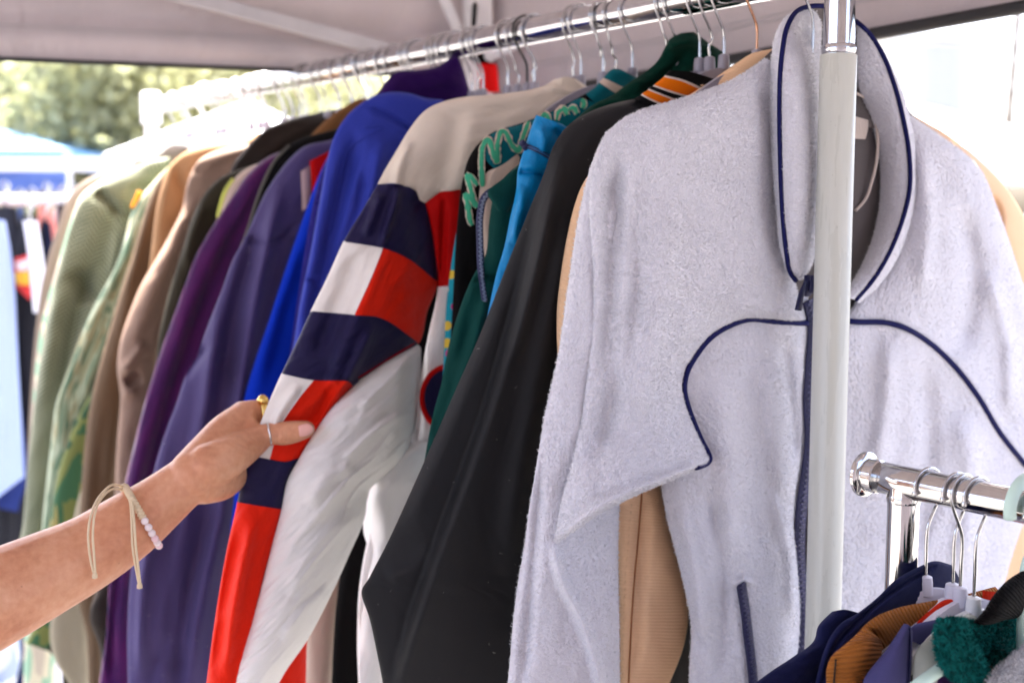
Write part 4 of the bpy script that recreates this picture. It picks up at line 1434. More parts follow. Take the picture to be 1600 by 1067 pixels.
W_ = loft(rails(ws), fr, [0.004, 0.014, 0.02, 0.024, 0.026, 0.026, 0.026, 0.024, 0.024, 0.024, 0.022, 0.02, 0.02], ridges=[('r', [(642, 572), (595.0, 615.0), (556, 652)], 3.2, 0.0009), ('r', [(634, 606), (593.5, 656.0), (545, 700)], 4.4, -0.0007), ('r', [(622, 648), (571.0, 699.0), (528, 744)], 5.6, 0.0011), ('r', [(604, 690), (564.0, 738.0), (516, 780)], 3.2, 0.0008), ('r', [(645, 640), (604.5, 684.0), (572, 722)], 4.4, 0.0009), ('r', [(590, 640), (559.0, 679.0), (520, 712)], 5.6, -0.0007), ('r', [(560, 800), (510.0, 854.0), (468, 902)], 3.2, 0.0011), ('r', [(532, 858), (490.0, 913.0), (440, 962)], 4.4, 0.0008), ('r', [(505, 786), (468.5, 836.0), (440, 880)], 5.6, 0.0009), ('r', [(492, 930), (460.0, 979.0), (420, 1022)], 3.2, -0.0007), ('r', [(540, 760), (501.0, 803.0), (470, 840)], 4.4, 0.0011), ('r', [(470, 980), (439.0, 1024.0), (400, 1062)], 5.6, 0.0008), ('r', [(578, 716), (535.0, 761.0), (500, 800)], 3.2, 0.0009), ('r', [(600, 600), (574.0, 633.0), (540, 660)], 4.4, -0.0007), 
    ('r', [(640, 560), (600, 600), (560, 640)], 5, 0.003), ('r', [(640, 640), (590, 670), (530, 730)], 6, 0.003),
    ('r', [(560, 730), (520, 740), (480, 790)], 12, 0.003), ('r', [(560, 800), (500, 850), (450, 930)], 14, 0.003),
    ('r', [(520, 920), (485, 945), (440, 1000)], 9, 0.003)],
    wr=(0.0009, 0.0070, 0.045, 0.49, True), wr2=(0.0020, 0.022, 0.09, 0.45), step=2.4, edge=0.8)
emit(W_, 'sleeve_underside', f_white, g)
Q = loft(rails([[(470, 940, .0), (500, 930, .0)], [(440, 1000, .004), (482, 985, .0)], [(430, 1067, .006), (478, 1067, .0)], [(420, 1180, .006), (474, 1180, .0)]]), fr, 0.008, off=0.0, step=4)
emit(Q, 'sleeve_panel', f_red, g)
# right flank of the white jacket with its opening under the arm
Q = loft(rails([[(636, 690, -.01), (660, 690), (700, 690)], [(585, 745, .0), (610, 745, .012), (680, 740)], [(572, 790, -.02), (592, 780, .012), (660, 780)], [(568, 830, -.025), (600, 830, .01), (650, 830)], [(578, 868, -.01), (600, 868, .008), (640, 868)], [(562, 930, -.012), (585, 930, .004), (630, 930)], [(558, 1000, -.012), (580, 1000, .004), (620, 1000)], [(560, 1067), (580, 1067), (610, 1067)], [(560, 1180), (580, 1180), (605, 1180)]]),
          fr, 0.008, off=0.006, wr=(0.003, 0.02, 0.05), step=4)
emit(Q, 'side_panel', f_white, g)

# turquoise floral sliver
g, fr = garment('floral_shirt', 'turquoise floral shirt, thin strip between the cream jacket and green jacket', 'shirt', 0.335, 'turquoise floral shirt', f_floral, seed=23, left=0.06)
G_ = loft(rows2([(742, 250), (720, 330), (704, 420), (697, 480), (694, 540), (691, 600), (684, 660), (678, 760)], [(790, 250), (770, 330), (750, 420), (740, 480), (730, 540), (720, 600), (712, 660), (700, 760)]), fr, 0.008)
emit(G_, 'sleeve', f_floral, g)
# teal print fleece
g, fr = garment('print_fleece', 'teal, black and beige fleece with mint zigzag print and striped collar', 'fleece', 0.285, 'teal print fleece', f_jet, seed=24, left=0.08)
G_ = loft(rails([
    [(985, 120), (1000, 135)], [(950, 128), (1000, 155)], [(905, 152), (985, 185)], [(860, 175), (950, 225)], [(810, 194), (920, 260)], [(772, 206), (880, 300)], [(750, 222), (860, 340)], [(733, 246), (840, 370)], [(724, 275), (825, 400)], [(717, 320), (810, 430)],
    [(712, 380), (800, 460)], [(709, 440), (790, 500)], [(706, 500), (775, 550)], [(702, 560), (760, 600)], [(695, 700), (745, 720)]]), fr, 0.018, step=4, wr=(0.002, 0.03, 0.06))
emit(G_, 'body_front', f_jet, g)
def patch(g_, name, poly_L, poly_R, mat, par, lift=0.0025, n=None):
    """thin sewn-on panel following a lofted cloth"""
    L = smooth_line(poly_L, 4)[:, :2]
    k = len(L)
    R = np.array(poly_R, float)
    s = np.concatenate([[0], np.cumsum(np.linalg.norm(np.diff(R, axis=0), axis=1))])
    R = hermite(R, s, np.linspace(0, s[-1], k))
    w = max(3, int(np.max(np.hypot(*(R - L).T)) / 4))
    V, U = [], []
    for i in range(k):
        for j in range(w + 1):
            f = j / w
            x, y = L[i] * (1 - f) + R[i] * f
            d = (g_.px - x) ** 2 + (g_.py - y) ** 2
            a = np.unravel_index(np.argmin(d), d.shape)
            ed = min(1.0, 4 * min(f, 1 - f) + 0.2)
            V.append(g_.fr.hit(x, y, g_.N[a] + lift * ed))
            U.append(g_.uv[a])
    idx = np.arange(k * (w + 1)).reshape(k, w + 1)
    # smooth the stepping of the nearest lookups
    A = np.array(V).reshape(k, w + 1, 3)
    for _ in range(2):
        A[1:-1] = (A[:-2] + 2 * A[1:-1] + A[2:]) / 4
    F = np.stack([idx[:-1, :-1], idx[1:, :-1], idx[1:, 1:], idx[:-1, 1:]], -1).reshape(-1, 4)
    return mesh_obj(name, A.reshape(-1, 3), F, mat, par, uv=np.array(U))
patch(G_, 'teal_panel', [(905, 153), (860, 176), (812, 194), (775, 206), (755, 219), (756, 245), (770, 262), (782, 272)], [(960, 170), (920, 190), (880, 215), (840, 230), (815, 245), (800, 255), (790, 268), (784, 274)], f_teal, g)
patch(G_, 'beige_panel', [(780, 262), (762, 268), (752, 285), (748, 310), (750, 350), (757, 400), (757, 440)], [(812, 238), (812, 260), (810, 285), (805, 310), (795, 350), (785, 400), (775, 440)], f_beige, g, 0.0035)
for pts in ([(754, 292), (752, 255), (753, 232), (760, 216), (766, 222), (772, 244), (778, 256), (777, 226), (782, 204), (790, 206), (800, 228), (811, 238), (817, 215), (826, 190)],
            [(728, 272), (736, 276), (746, 290)], [(728, 272), (734, 290), (741, 318), (746, 322)], [(726, 302), (738, 314), (746, 324)], [(726, 302), (731, 320), (734, 345), (738, 352)],
            [(846, 186), (852, 176), (860, 190)], [(870, 188), (872, 174), (882, 168), (886, 180)], [(888, 172), (896, 166), (902, 178)], [(908, 156), (914, 160), (910, 170)]):
    ribbon('print_stroke_edge', G_, pts, 5.4, f_beige, G_.obj, 0.0036, 0.35, seed=int(pts[0][0]))
    ribbon('print_stroke', G_, pts, 3.6, f_mint, G_.obj, 0.0046, 0.45, seed=int(pts[0][0]) + 3)
co = loft(rails([[(968, 108), (995, 122)], [(955, 109), (993, 135)], [(943, 122), (985, 142)], [(936, 129), (968, 150)], [(928, 138), (955, 158)], [(915, 147), (940, 172)]]), fr, 0.014, off=0.006, step=3)
emit(co, 'collar_band', f_teal, g, rows=(0, 2))
emit(co, 'collar_band', f_beige, g, rows=(2, 3))
emit(co, 'collar_band', f_teal, g, rows=(3, 5))

# dark green zip jacket with high collar
g, fr = garment('cotton_jacket', 'dark green zip jacket with tall collar rising towards the rail', 'jacket', 0.215, 'dark green zip jacket', f_green, seed=25, left=0.06)
G_ = loft(rails([[(850, 225), (880, 235)], [(812, 256), (870, 270)], [(790, 275), (855, 300)], [(772, 305), (840, 340)], [(764, 350), (825, 390)], [(758, 400), (810, 430)], [(740, 430), (795, 460)], [(716, 489), (780, 520)], [(700, 545), (765, 570)], [(690, 597), (750, 620)], [(676, 650), (735, 680)], [(660, 740), (715, 760)], [(640, 900), (690, 900)], [(600, 1040), (680, 1040)], [(598, 1120), (680, 1120)]]),
          fr, 0.012, step=4, wr=(0.003, 0.03, 0.06), ridges=[('R', [(738, 440), (760, 432), (790, 446)], 4, -0.003), ('r', [(770, 440), (735, 560), (700, 680)], 10, 0.005)])
emit(G_, 'sleeve', f_green, g)
Q = loft(rails([[(806, 262), (812, 270)], [(784, 281), (812, 300)], [(762, 300), (808, 310)], [(770, 318), (800, 322)], [(778, 330), (793, 332)]]), fr, 0.004, off=0.018, step=3)
emit(Q, 'collar_flap', f_green, g)
zipline(G_, 'zipper', [(780, 298), (766, 300), (756, 310), (751, 330), (750, 380), (752, 430), (757, 470)], plain('zip_navy', rgb(40, 44, 80), 0.6), plain('zip_pale', rgb(150, 160, 180), 0.4), g, 0.0038, 0.003, 3, 0.0015)
co = loft(rails([[(1064, 52), (1084, 50)], [(1048, 60), (1106, 66)], [(1040, 72), (1134, 86)], [(1030, 92), (1142, 105)], [(1012, 110), (1130, 130)], [(985, 128), (1080, 150)], [(955, 150), (1040, 165)], [(925, 165), (1000, 190)], [(890, 195), (960, 220)]]),
          fr, 0.02, step=4, wr=(0.004, 0.03, 0.03), ridges=[('R', [(1040, 74), (1080, 66), (1125, 82)], 7, 0.005), ('r', [(1075, 80), (1040, 120), (1000, 150)], 9, -0.006)])
emit(co, 'collar', f_greenfl, g)
# sky-blue shell
g, fr = garment('shell_jacket', 'bright sky blue shell jacket with folded collar and zip', 'jacket', 0.18, 'sky blue shell', f_sky, seed=26, left=0.05)
G_ = loft(rails([[(838, 180), (878, 194)], [(833, 192), (893, 205)], [(827, 208), (890, 225)], [(821, 228), (880, 245)], [(814, 248), (872, 265)], [(809, 268), (862, 290)], [(806, 300), (850, 325)], [(797, 340), (840, 365)], [(788, 385), (825, 410)], [(775, 430), (810, 450)], [(760, 500), (790, 500)], [(740, 600), (775, 600)], [(700, 760), (750, 760)]]),
          fr, 0.013, off=0.004, step=3.5, ridges=[('R', [(808, 268), (830, 270), (862, 278)], 4, -0.004), ('r', [(842, 195), (850, 215), (846, 240)], 7, 0.004), ('r', [(868, 200), (875, 215), (890, 212)], 6, -0.004), ('r', [(820, 290), (812, 330), (800, 380)], 8, 0.004)], wr=(0.0025, 0.02, 0.03))
emit(G_, 'front_panel', f_sky, g)
zipline(G_, 'pocket_zip', [(818, 227), (830, 231), (845, 238), (862, 248)], f_zip, plain('zip_blue', rgb(40, 100, 150), 0.4), g, 0.0022, 0.002, 3, 0.0009)
tube('zip_pull', on_grid(G_, [(814, 222), (818, 226), (822, 231)], 0.004, 2), 0.0035, f_zip, G_.obj, 8)

# ---- black shell jacket with striped rib collar
g, fr = garment('shell_jacket', 'black shell jacket with orange and white striped rib collar and broad sleeve', 'jacket', 0.145, 'black shell jacket', f_black, seed=27, left=0.06)
bl = loft(rails([
    [(1022, 148), (1060, 165)], [(985, 156), (1060, 185)], [(945, 166), (1050, 215)], [(908, 182), (1035, 250)], [(882, 202), (1020, 290)], [(864, 230), (1005, 330)], [(851, 268), (990, 370)], [(826, 330), (975, 420)], [(790, 420), (955, 490)], [(751, 520), (935, 560)], [(715, 602), (915, 640)],
    [(680, 682), (900, 720)], [(640, 772), (885, 800)], [(604, 850), (960, 870)], [(578, 900), (1000, 920)], [(565, 929), (1080, 950)], [(577, 965), (1100, 990)], [(588, 1015), (1100, 1030)], [(598, 1067), (1100, 1070)], [(606, 1180), (1100, 1180)]]),
    fr, 0.020, step=2.6, edge=0.9, ridges=[
        ('S', [(868, 238), (856, 275), (842, 340), (822, 430), (793, 535), (762, 640), (727, 740), (690, 840), (655, 940), (615, 1075)], 46, 0.012),
        ('r', [(880, 250), (858, 340), (835, 440), (800, 570)], 11, 0.004), ('r', [(800, 430), (745, 560), (690, 690), (630, 830)], 22, 0.004), ('r', [(905, 300), (880, 420), (850, 560), (820, 700), (790, 900)], 22, 0.006),
        ('r', [(600, 900), (640, 890), (680, 850)], 16, 0.0015)],
    wr=(0.0010, 0.03, 0.12))
emit(bl, 'sleeve', f_black, g)
pile(bl, 'lint', f_lint, bl.obj, 70, 0.0035, 0.00011, seed=501)
co = loft(rails([[(1046, 110), (1080, 113), (1120, 125)], [(1039, 118), (1068, 125), (1100, 139)], [(1037, 120.5), (1066, 128), (1097, 141.5)], [(1022, 133), (1048, 142), (1078, 151)], [(1020, 135), (1046, 144.5), (1075, 153)], [(1014, 139), (1034, 147), (1060, 157)],
                 [(1012, 141), (1032, 149), (1057, 158.5)], [(1003, 147), (1018, 155), (1040, 164)], [(1001, 149), (1016, 157), (1036, 166)], [(990, 155), (1008, 166), (1026, 174)]]), fr, 0.010, off=0.014, step=2.5, edge=0.6)
for k, (a, b) in enumerate([(0, 1), (1, 2), (2, 3), (3, 4), (4, 5), (5, 6), (6, 7), (7, 8), (8, 9)]):
    emit(co, 'collar_band', [f_blackknit, f_whiteknit, f_orange, f_whiteknit, f_blackknit, f_whiteknit, f_orange, f_whiteknit, f_blackknit][k], g, rows=(a, b))

# ---- tan ribbed jacket
g, fr = garment('ribbed_jacket', 'tan ribbed corduroy jacket just behind the pale grey fleece', 'jacket', 0.100, 'tan ribbed jacket', None, seed=28, hook_mat=m_copper, hook_desc='grey hanger with a copper coloured hook')
back_body(fr, f_tan, g, left=0.05, seed=28, half=0.2)
G_ = loft(rails([
    [(1212, 76), (1240, 76)], [(1180, 82), (1250, 95)], [(1148, 101), (1260, 130)], [(1112, 126), (1270, 170)], [(1060, 160), (1270, 220)], [(1000, 200), (1260, 280)], [(950, 240), (1240, 330)], [(914, 282), (1200, 380)], [(898, 320), (1160, 430)], [(886, 370), (1120, 480)], [(876, 430), (1090, 540)], [(870, 490), (1060, 600)], [(872, 560), (1045, 650)],
    [(890, 650), (1032, 710)], [(925, 730), (1036, 760)], [(955, 790), (1046, 800)], [(964, 850), (1056, 850)], [(966, 900), (1070, 905)], [(967, 950), (1076, 950)], [(968, 1000), (1070, 1002)], [(968, 1067), (1046, 1067)], [(966, 1160), (1000, 1160)]]),
    fr, 0.018, step=3.6, ridges=[('r', [(1010, 770), (1000, 900), (990, 1060)], 12, -0.003)], wr=(0.002, 0.04, 0.06))
emit(G_, 'sleeve', f_tan, g)
tube('seam', on_grid(G_, [(1003, 770), (998, 830), (990, 920), (982, 1067)], 0.0006, 6), 0.0009, f_brown, G_.obj, 6)
P = on_grid(G_, [(1095, 134), (1120, 130), (1150, 127), (1175, 129)], 0.001, 2)
for a in range(0, len(P) - 4, 5):
    tube('stitch', P[a:a + 3], 0.0006, f_thread, g, 6)
P = on_grid(G_, [(988, 775), (983, 830), (976, 920), (972, 1067)], 0.001, 4)
for a in range(0, len(P) - 3, 3):
    tube('stitch', P[a:a + 2], 0.0004, f_thread, g, 6)
Q = loft(rails([[(1330, 100), (1420, 178)], [(1330, 140), (1474, 206)], [(1330, 200), (1530, 250)], [(1340, 260), (1568, 288)], [(1350, 320), (1598, 334)], [(1360, 400), (1622, 400)], [(1370, 480), (1640, 470)], [(1380, 620), (1650, 620)], [(1380, 800), (1640, 800)], [(1380, 1000), (1640, 1000)]]), fr, 0.02, step=5, wr=(0.003, 0.04, 0.06), ridges=[('r', [(1545, 300), (1560, 330), (1555, 380)], 6, -0.004)])
emit(Q, 'sleeve', f_tan, g)
# dusty purple thing right of the fleece
g, fr = garment('purple_jacket', 'dark purple-grey jacket edge at the right side below the fleece sleeve', 'jacket', 0.122, 'dark purple-grey jacket', None, seed=29, hk=False)
Q = loft(rails([[(1430, 560), (1640, 560)], [(1430, 760), (1660, 760)], [(1430, 880), (1680, 880)], [(1430, 1100), (1680, 1100)]]), fr, 0.012, wr=(0.004, 0.04, 0.1))
emit(Q, 'sleeve', f_plum, g)

# ------------------------------------------------------------------ the pale grey fleece in front
g, fr = garment('fleece_jacket', 'pale grey pile fleece with navy piping hanging open-collared behind the cream upright', 'jacket', 0.052, 'pale grey fleece', None, seed=30, hk=False)
fleece = g
hanger(hang(0.030), 'hanger with plain steel hook inside the collar of the pale grey fleece', GRP_H, 0.0192, drop=0.10, mat_body=m_greyplastic, body=False)
TF = (0.0012, 0.0034)
# sleeve hanging behind the flap
S2 = loft(rails([
    [(948, 205, -.004), (1000, 235, -.01), (1010, 240, -.012)], [(926, 252, -.004), (985, 280, -.01), (1010, 290, -.012)], [(906, 330, -.004), (970, 350, -.008), (1005, 360, -.012)], [(890, 430, -.004), (950, 440, -.006), (1000, 450, -.012)], [(871, 560, -.004), (930, 570, -.004), (980, 570, -.012)],
    [(851, 650, -.004), (905, 660, -.002), (975, 670, -.012)], [(836, 740), (890, 745, -.004), (970, 750, -.024)], [(826, 800), (872, 812), (968, 790, -.026)], [(820, 850), (864, 858, .004), (966, 840, -.024)], [(811, 900), (872, 905, .006), (966, 900, -.020)],
    [(803, 960), (900, 960, .006), (967, 955, -.010)], [(797, 1030), (926, 1030, .006), (968, 1030, -.008)], [(792, 1080), (940, 1080, .006), (968, 1085, -.008)], [(782, 1200), (945, 1200, .004), (966, 1200, -.008)]]),
    fr, 0.016, off=-0.004, step=1.5, tuft=TF, seed=4, edge=0.8, ridges=[('R', [(866, 850), (878, 905), (906, 960), (930, 1030), (945, 1090)], 9, 0.007), ('r', [(925, 830), (940, 900), (958, 970)], 4, -0.0008), ('r', [(845, 700), (835, 850), (822, 1000), (815, 1090)], 9, -0.004)],
    wr=(0.002, 0.03, 0.09))
emit(S2, 'sleeve', f_fleece, g)
# yoke and upper sleeve, one drape with its lower edge lifted
Y1 = loft(rails([
    [(1196, 92), (1206, 96), (1216, 100)], [(1150, 122), (1190, 130), (1219, 150)], [(1100, 143), (1165, 170), (1222, 210)], [(1045, 160), (1140, 205), (1225, 270)], [(1000, 173), (1120, 235), (1228, 330)], [(968, 190), (1100, 275), (1234, 390)],
    [(946, 212), (1090, 320), (1242, 440)], [(930, 250), (1085, 370), (1252, 480)], [(922, 300), (1080, 420), (1256, 503)], [(922, 355), (1062, 440), (1210, 500)], [(926, 420), (1040, 462), (1160, 500)], [(926, 490), (1015, 510), (1110, 528)], [(920, 560), (995, 568), (1078, 572)],
    [(912, 620), (990, 618), (1069, 612)], [(903, 680, .004), (990, 668, .006), (1084, 660)], [(890, 740, .012), (985, 712, .020), (1106, 708, .006)], [(876, 790, .014), (975, 750, .028), (1112, 716, .008)], [(866, 846, .012), (955, 786, .030), (1100, 726, .006)], [(864, 854, .004), (954, 792, .018), (1092, 731, .0)]]),
    fr, [0.006, 0.014, 0.018, 0.02, 0.02, 0.02, 0.02, 0.02, 0.02, 0.02, 0.02, 0.02, 0.02, 0.02, 0.02, 0.02, 0.02, 0.016, 0.006], off=0.006, step=1.5, tuft=TF, seed=2, edge=0.6, p=3.2,
    ridges=[('r', [(985, 250), (975, 330), (985, 440), (960, 600), (920, 760)], 18, -0.006), ('r', [(1030, 300), (1040, 420), (1020, 540), (985, 680)], 26, 0.005), ('r', [(966, 235), (954, 330), (952, 450), (938, 600)], 15, -0.006), ('r', [(985, 230), (980, 330), (980, 450), (965, 620)], 12, 0.004),
            ('R', [(868, 845), (955, 785), (1030, 757), (1104, 722)], 10, 0.005), ('R', [(1262, 505), (1215, 503), (1168, 499), (1140, 509), (1110, 528), (1088, 555), (1073, 582), (1069, 607), (1075, 635), (1085, 662), (1097, 690), (1108, 711)], 4.5, -0.0010), ('R', [(1262, 505), (1215, 503), (1168, 499), (1140, 509), (1110, 528), (1088, 555), (1073, 582), (1069, 607), (1075, 635), (1085, 662), (1097, 690), (1108, 711)], 14, 0.0008), ('R', [(1196, 130), (1206, 240), (1214, 400)], 12, -0.004), ('r', [(1150, 470), (1060, 620), (1080, 700)], 24, -0.003)],
    wr=(0.002, 0.05, 0.09))
emit(Y1, 'yoke', f_fleece, g)
# torso panels
T1 = loft(rails([
    [(1030, 470, -.018), (1130, 460, -.012), (1262, 462, .0)], [(1040, 520, -.018), (1140, 520, -.008), (1266, 512, .0)], [(1040, 580, -.018), (1150, 590, -.004), (1262, 580)], [(1040, 650, -.018), (1160, 660, .0), (1260, 650)], [(1048, 700, -.018), (1165, 720, .002), (1256, 710)], [(1034, 745, -.014), (1160, 760, .004), (1246, 762)],
    [(1040, 800, -.008), (1160, 815, .006), (1244, 815)], [(1055, 860, -.004), (1165, 870, .008), (1248, 870)], [(1072, 930, -.002), (1168, 935, .008), (1253, 940)], [(1080, 980), (1170, 985, .008), (1254, 990)], [(1078, 1030), (1168, 1035, .008), (1250, 1035)], [(1076, 1080), (1166, 1085, .006), (1240, 1080)], [(1076, 1220), (1160, 1220, .004), (1230, 1220)]]),
    fr, 0.012, off=0.002, step=1.5, tuft=TF, seed=6, edge=0.7, p=4, ridges=[('r', [(1195, 560), (1212, 680), (1228, 790)], 14, 0.004), ('r', [(1225, 520), (1236, 640), (1244, 720)], 12, -0.004), ('r', [(1120, 560), (1140, 720), (1130, 900)], 24, 0.004), ('r', [(1110, 760), (1130, 900), (1125, 1060)], 14, -0.004),
    ('r', [(1060, 790), (1085, 880), (1100, 1000)], 12, 0.004), ('R', [(1148, 912), (1160, 905), (1178, 912)], 4, 0.003), ('r', [(1205, 760), (1235, 870), (1240, 980)], 10, 0.004)], wr=(0.002, 0.05, 0.1))
emit(T1, 'front_panel', f_fleece, g)
T2 = loft(rails([
    [(1412, 178, -.02), (1418, 180, -.016), (1424, 182, -.012)], [(1414, 225, -.016), (1442, 215, -.01), (1472, 214, -.012)], [(1416, 290, -.010), (1466, 275, -.004), (1530, 262, -.012)], [(1406, 345, -.008), (1470, 340, .0), (1560, 330, -.012)], [(1384, 405, -.006), (1460, 410, .002), (1584, 400, -.012)], [(1340, 468, -.002), (1430, 500, .004), (1604, 462, -.012)],
    [(1296, 540, .0), (1440, 570, .004), (1630, 540, -.012)], [(1290, 640, .0), (1445, 660, .004), (1650, 650, -.012)], [(1286, 740, .0), (1450, 750, .004), (1630, 750, -.01)], [(1284, 820, .0), (1440, 830, .004), (1598, 820, -.006)], [(1282, 900, .0), (1430, 900, .004), (1574, 894, -.004)], [(1280, 960, .0), (1420, 960, .004), (1560, 960)], [(1278, 1067, .0), (1410, 1067, .004), (1550, 1067)], [(1276, 1220, .0), (1400, 1220, .004), (1545, 1220)]]),
    fr, 0.016, off=0.0, step=1.5, tuft=TF, seed=9, edge=0.7, p=3.4, ridges=[('R', [(1310, 500), (1340, 503), (1390, 505), (1420, 515), (1452, 535), (1490, 570), (1530, 622), (1562, 675), (1604, 728)], 4.5, -0.0010), ('R', [(1310, 500), (1340, 503), (1390, 505), (1420, 515), (1452, 535), (1490, 570), (1530, 622), (1562, 675), (1604, 728)], 14, 0.0008), ('r', [(1500, 320), (1520, 420), (1500, 560)], 18, -0.006), ('r', [(1440, 220), (1450, 330), (1440, 460)], 14, 0.004), ('r', [(1390, 520), (1385, 640), (1360, 780)], 16, 0.005), ('r', [(1440, 560), (1450, 720), (1430, 880)], 18, -0.005),
    ('r', [(1500, 640), (1520, 760), (1500, 900)], 20, 0.005), ('r', [(1545, 420), (1575, 540), (1580, 660)], 14, 0.004)], wr=(0.002, 0.05, 0.1))
emit(T2, 'front_panel', f_fleece, g)
# back of the jacket
Bk = loft(rails([[(1210, 75), (1290, 70), (1380, 100)], [(1150, 130), (1290, 130), (1440, 200)], [(1080, 180), (1290, 200), (1510, 260)], [(1000, 240), (1290, 300), (1540, 330)], [(1010, 420), (1290, 420), (1550, 450)], [(1060, 600), (1290, 600), (1540, 600)], [(1085, 800), (1290, 800), (1530, 800)], [(1090, 1000), (1290, 1000), (1520, 1000)], [(1090, 1220), (1290, 1220), (1500, 1220)]]),
          fr, 0.006, off=-0.026, step=6)
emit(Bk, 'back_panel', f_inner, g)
# collar: stand behind, two turned lapels
C0 = loft(rails([[(1268, 10, -.018), (1292, 8, -.024), (1345, 36, -.016)], [(1232, 45, -.006), (1290, 50, -.026), (1372, 72, -.012)], [(1214, 120, -.002), (1290, 120, -.028), (1392, 120, -.008)], [(1206, 200, .0), (1290, 200, -.028), (1400, 200, -.004)]]),
          fr, 0.003, off=0.004, step=3)
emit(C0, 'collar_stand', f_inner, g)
C1 = loft(rails([
    [(1266, 12, .002), (1278, 24, .0), (1284, 40, -.004)], [(1244, 20, .010), (1264, 36, .004), (1283, 56, -.004)], [(1230, 44, .018), (1256, 52, .004), (1282, 74, .0)], [(1223, 76, .024), (1250, 76, .018), (1283, 98, .004)], [(1219, 120, .028), (1250, 120, .030), (1285, 134, .010)], [(1218, 180, .030), (1252, 180, .036), (1287, 190, .014)],
    [(1219, 240, .032), (1254, 240, .038), (1288, 240, .016)], [(1221, 300, .032), (1254, 300, .038), (1286, 296, .018)], [(1224, 350, .030), (1254, 350, .036), (1282, 345, .018)], [(1229, 395, .026), (1254, 395, .030), (1275, 388, .018)], [(1236, 428, .020), (1252, 426, .022), (1266, 418, .016)], [(1243, 438, .016), (1249, 438, .016), (1254, 435, .014)]]),
    fr, [0.004, 0.006, 0.008, 0.009, 0.009, 0.009, 0.009, 0.009, 0.008, 0.007, 0.006, 0.003], off=0.008, step=1.5, tuft=TF, seed=12, p=2.6, ridges=[('R', [(1262, 40), (1252, 58), (1256, 76)], 10, -0.002)])
emit(C1, 'lapel', f_fleece, g)
C1b = loft(rails([[(1256, 14), (1264, 14)], [(1232, 24, .004), (1246, 20, .010)], [(1214, 48, .008), (1231, 44, .016)], [(1206, 84, .008), (1224, 80, .022)], [(1203, 130, .006), (1220, 126, .026)], [(1203, 190, .006), (1219, 186, .028)], [(1207, 260, .008), (1220, 250, .030)], [(1213, 330, .012), (1223, 320, .030)], [(1221, 395, .016), (1229, 390, .026)], [(1234, 436, .016), (1242, 436, .018)]]),
           fr, 0.004, off=0.008, step=1.5, tuft=TF, seed=13)
emit(C1b, 'collar_side', f_fleece, g)
tube('piping', on_grid(C1, [(1290, 10), (1268, 10), (1246, 17), (1231, 40), (1223, 76), (1219, 120), (1218, 180), (1219, 240), (1221, 300), (1224, 350), (1229, 395), (1236, 428), (1244, 439)], 0.003, 4), 0.0024, f_piping, C1.obj, 8)
C2 = loft(rails([
    [(1340, 38, -.010), (1344, 40, -.006), (1348, 44, .0)], [(1338, 80, -.014), (1356, 76, -.006), (1374, 78, .004)], [(1340, 130, -.018), (1370, 124, -.004), (1396, 130, .008)], [(1358, 180, -.020), (1384, 180, -.004), (1412, 190, .012)], [(1372, 235, -.020), (1396, 240, -.002), (1421, 245, .014)], [(1376, 290, -.018), (1398, 296, .0), (1421, 298, .016)],
    [(1370, 345, -.014), (1390, 348, .002), (1409, 346, .016)], [(1355, 395, -.008), (1372, 398, .006), (1387, 398, .016)], [(1338, 430, .0), (1350, 434, .008), (1362, 438, .016)], [(1318, 462, .010), (1326, 466, .012), (1336, 468, .014)]]),
    fr, 0.006, off=0.008, step=1.5, tuft=(0.0012, 0.0034), seed=15)
emit(C2, 'lapel', f_fleece, g)
C2b = loft(rails([[(1346, 42), (1352, 44)], [(1372, 76, .002), (1382, 84, -.004)], [(1394, 128, .006), (1406, 136, -.006)], [(1411, 188, .010), (1425, 192, -.008)], [(1420, 245, .012), (1434, 250, -.006)], [(1420, 298, .014), (1432, 305, -.002)], [(1408, 346, .014), (1420, 358, .004)], [(1386, 398, .014), (1398, 412, .006)], [(1360, 438, .014), (1368, 452, .008)], [(1336, 466, .012), (1342, 474, .010)]]), fr, 0.004, off=0.006, step=1.5, tuft=TF, seed=16)
emit(C2b, 'collar_side', f_fleece, g)
tube('piping', on_grid(C2, [(1338, 34), (1348, 42), (1374, 76), (1396, 129), (1412, 189), (1421, 245), (1421, 298), (1409, 347), (1388, 398), (1363, 439), (1337, 469)], 0.003, 4), 0.0024, f_piping, C2.obj, 8)
# inside of the neck: facing, hanging loop, label
NI = loft(rails([[(1284, 60), (1320, 60), (1362, 110)], [(1284, 160), (1330, 160), (1385, 180)], [(1284, 280), (1330, 290), (1388, 290)], [(1284, 380), (1320, 400), (1370, 380)], [(1280, 460), (1300, 480), (1335, 470)]]), fr, 0.003, off=-0.016, step=5)
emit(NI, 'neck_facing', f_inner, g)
P = fr.hit(np.array([1338, 1352, 1364, 1371, 1370, 1362, 1352, 1344, 1336]), np.array([146, 154, 176, 210, 250, 285, 312, 322, 330]), np.array([-.010, -.008, -.006, -.004, -.004, -.006, -.008, -.010, -.012]))
tube('hanging_loop', smooth_line(P, 0.003), 0.0016, f_whiteknit, g, 8)
Q = loft(rails([[(1322, 178), (1357, 188)], [(1322, 198), (1356, 204)], [(1322, 216), (1352, 218)]]), fr, 0.001, off=-0.009, step=4)
emit(Q, 'neck_label', f_whiteknit, g)
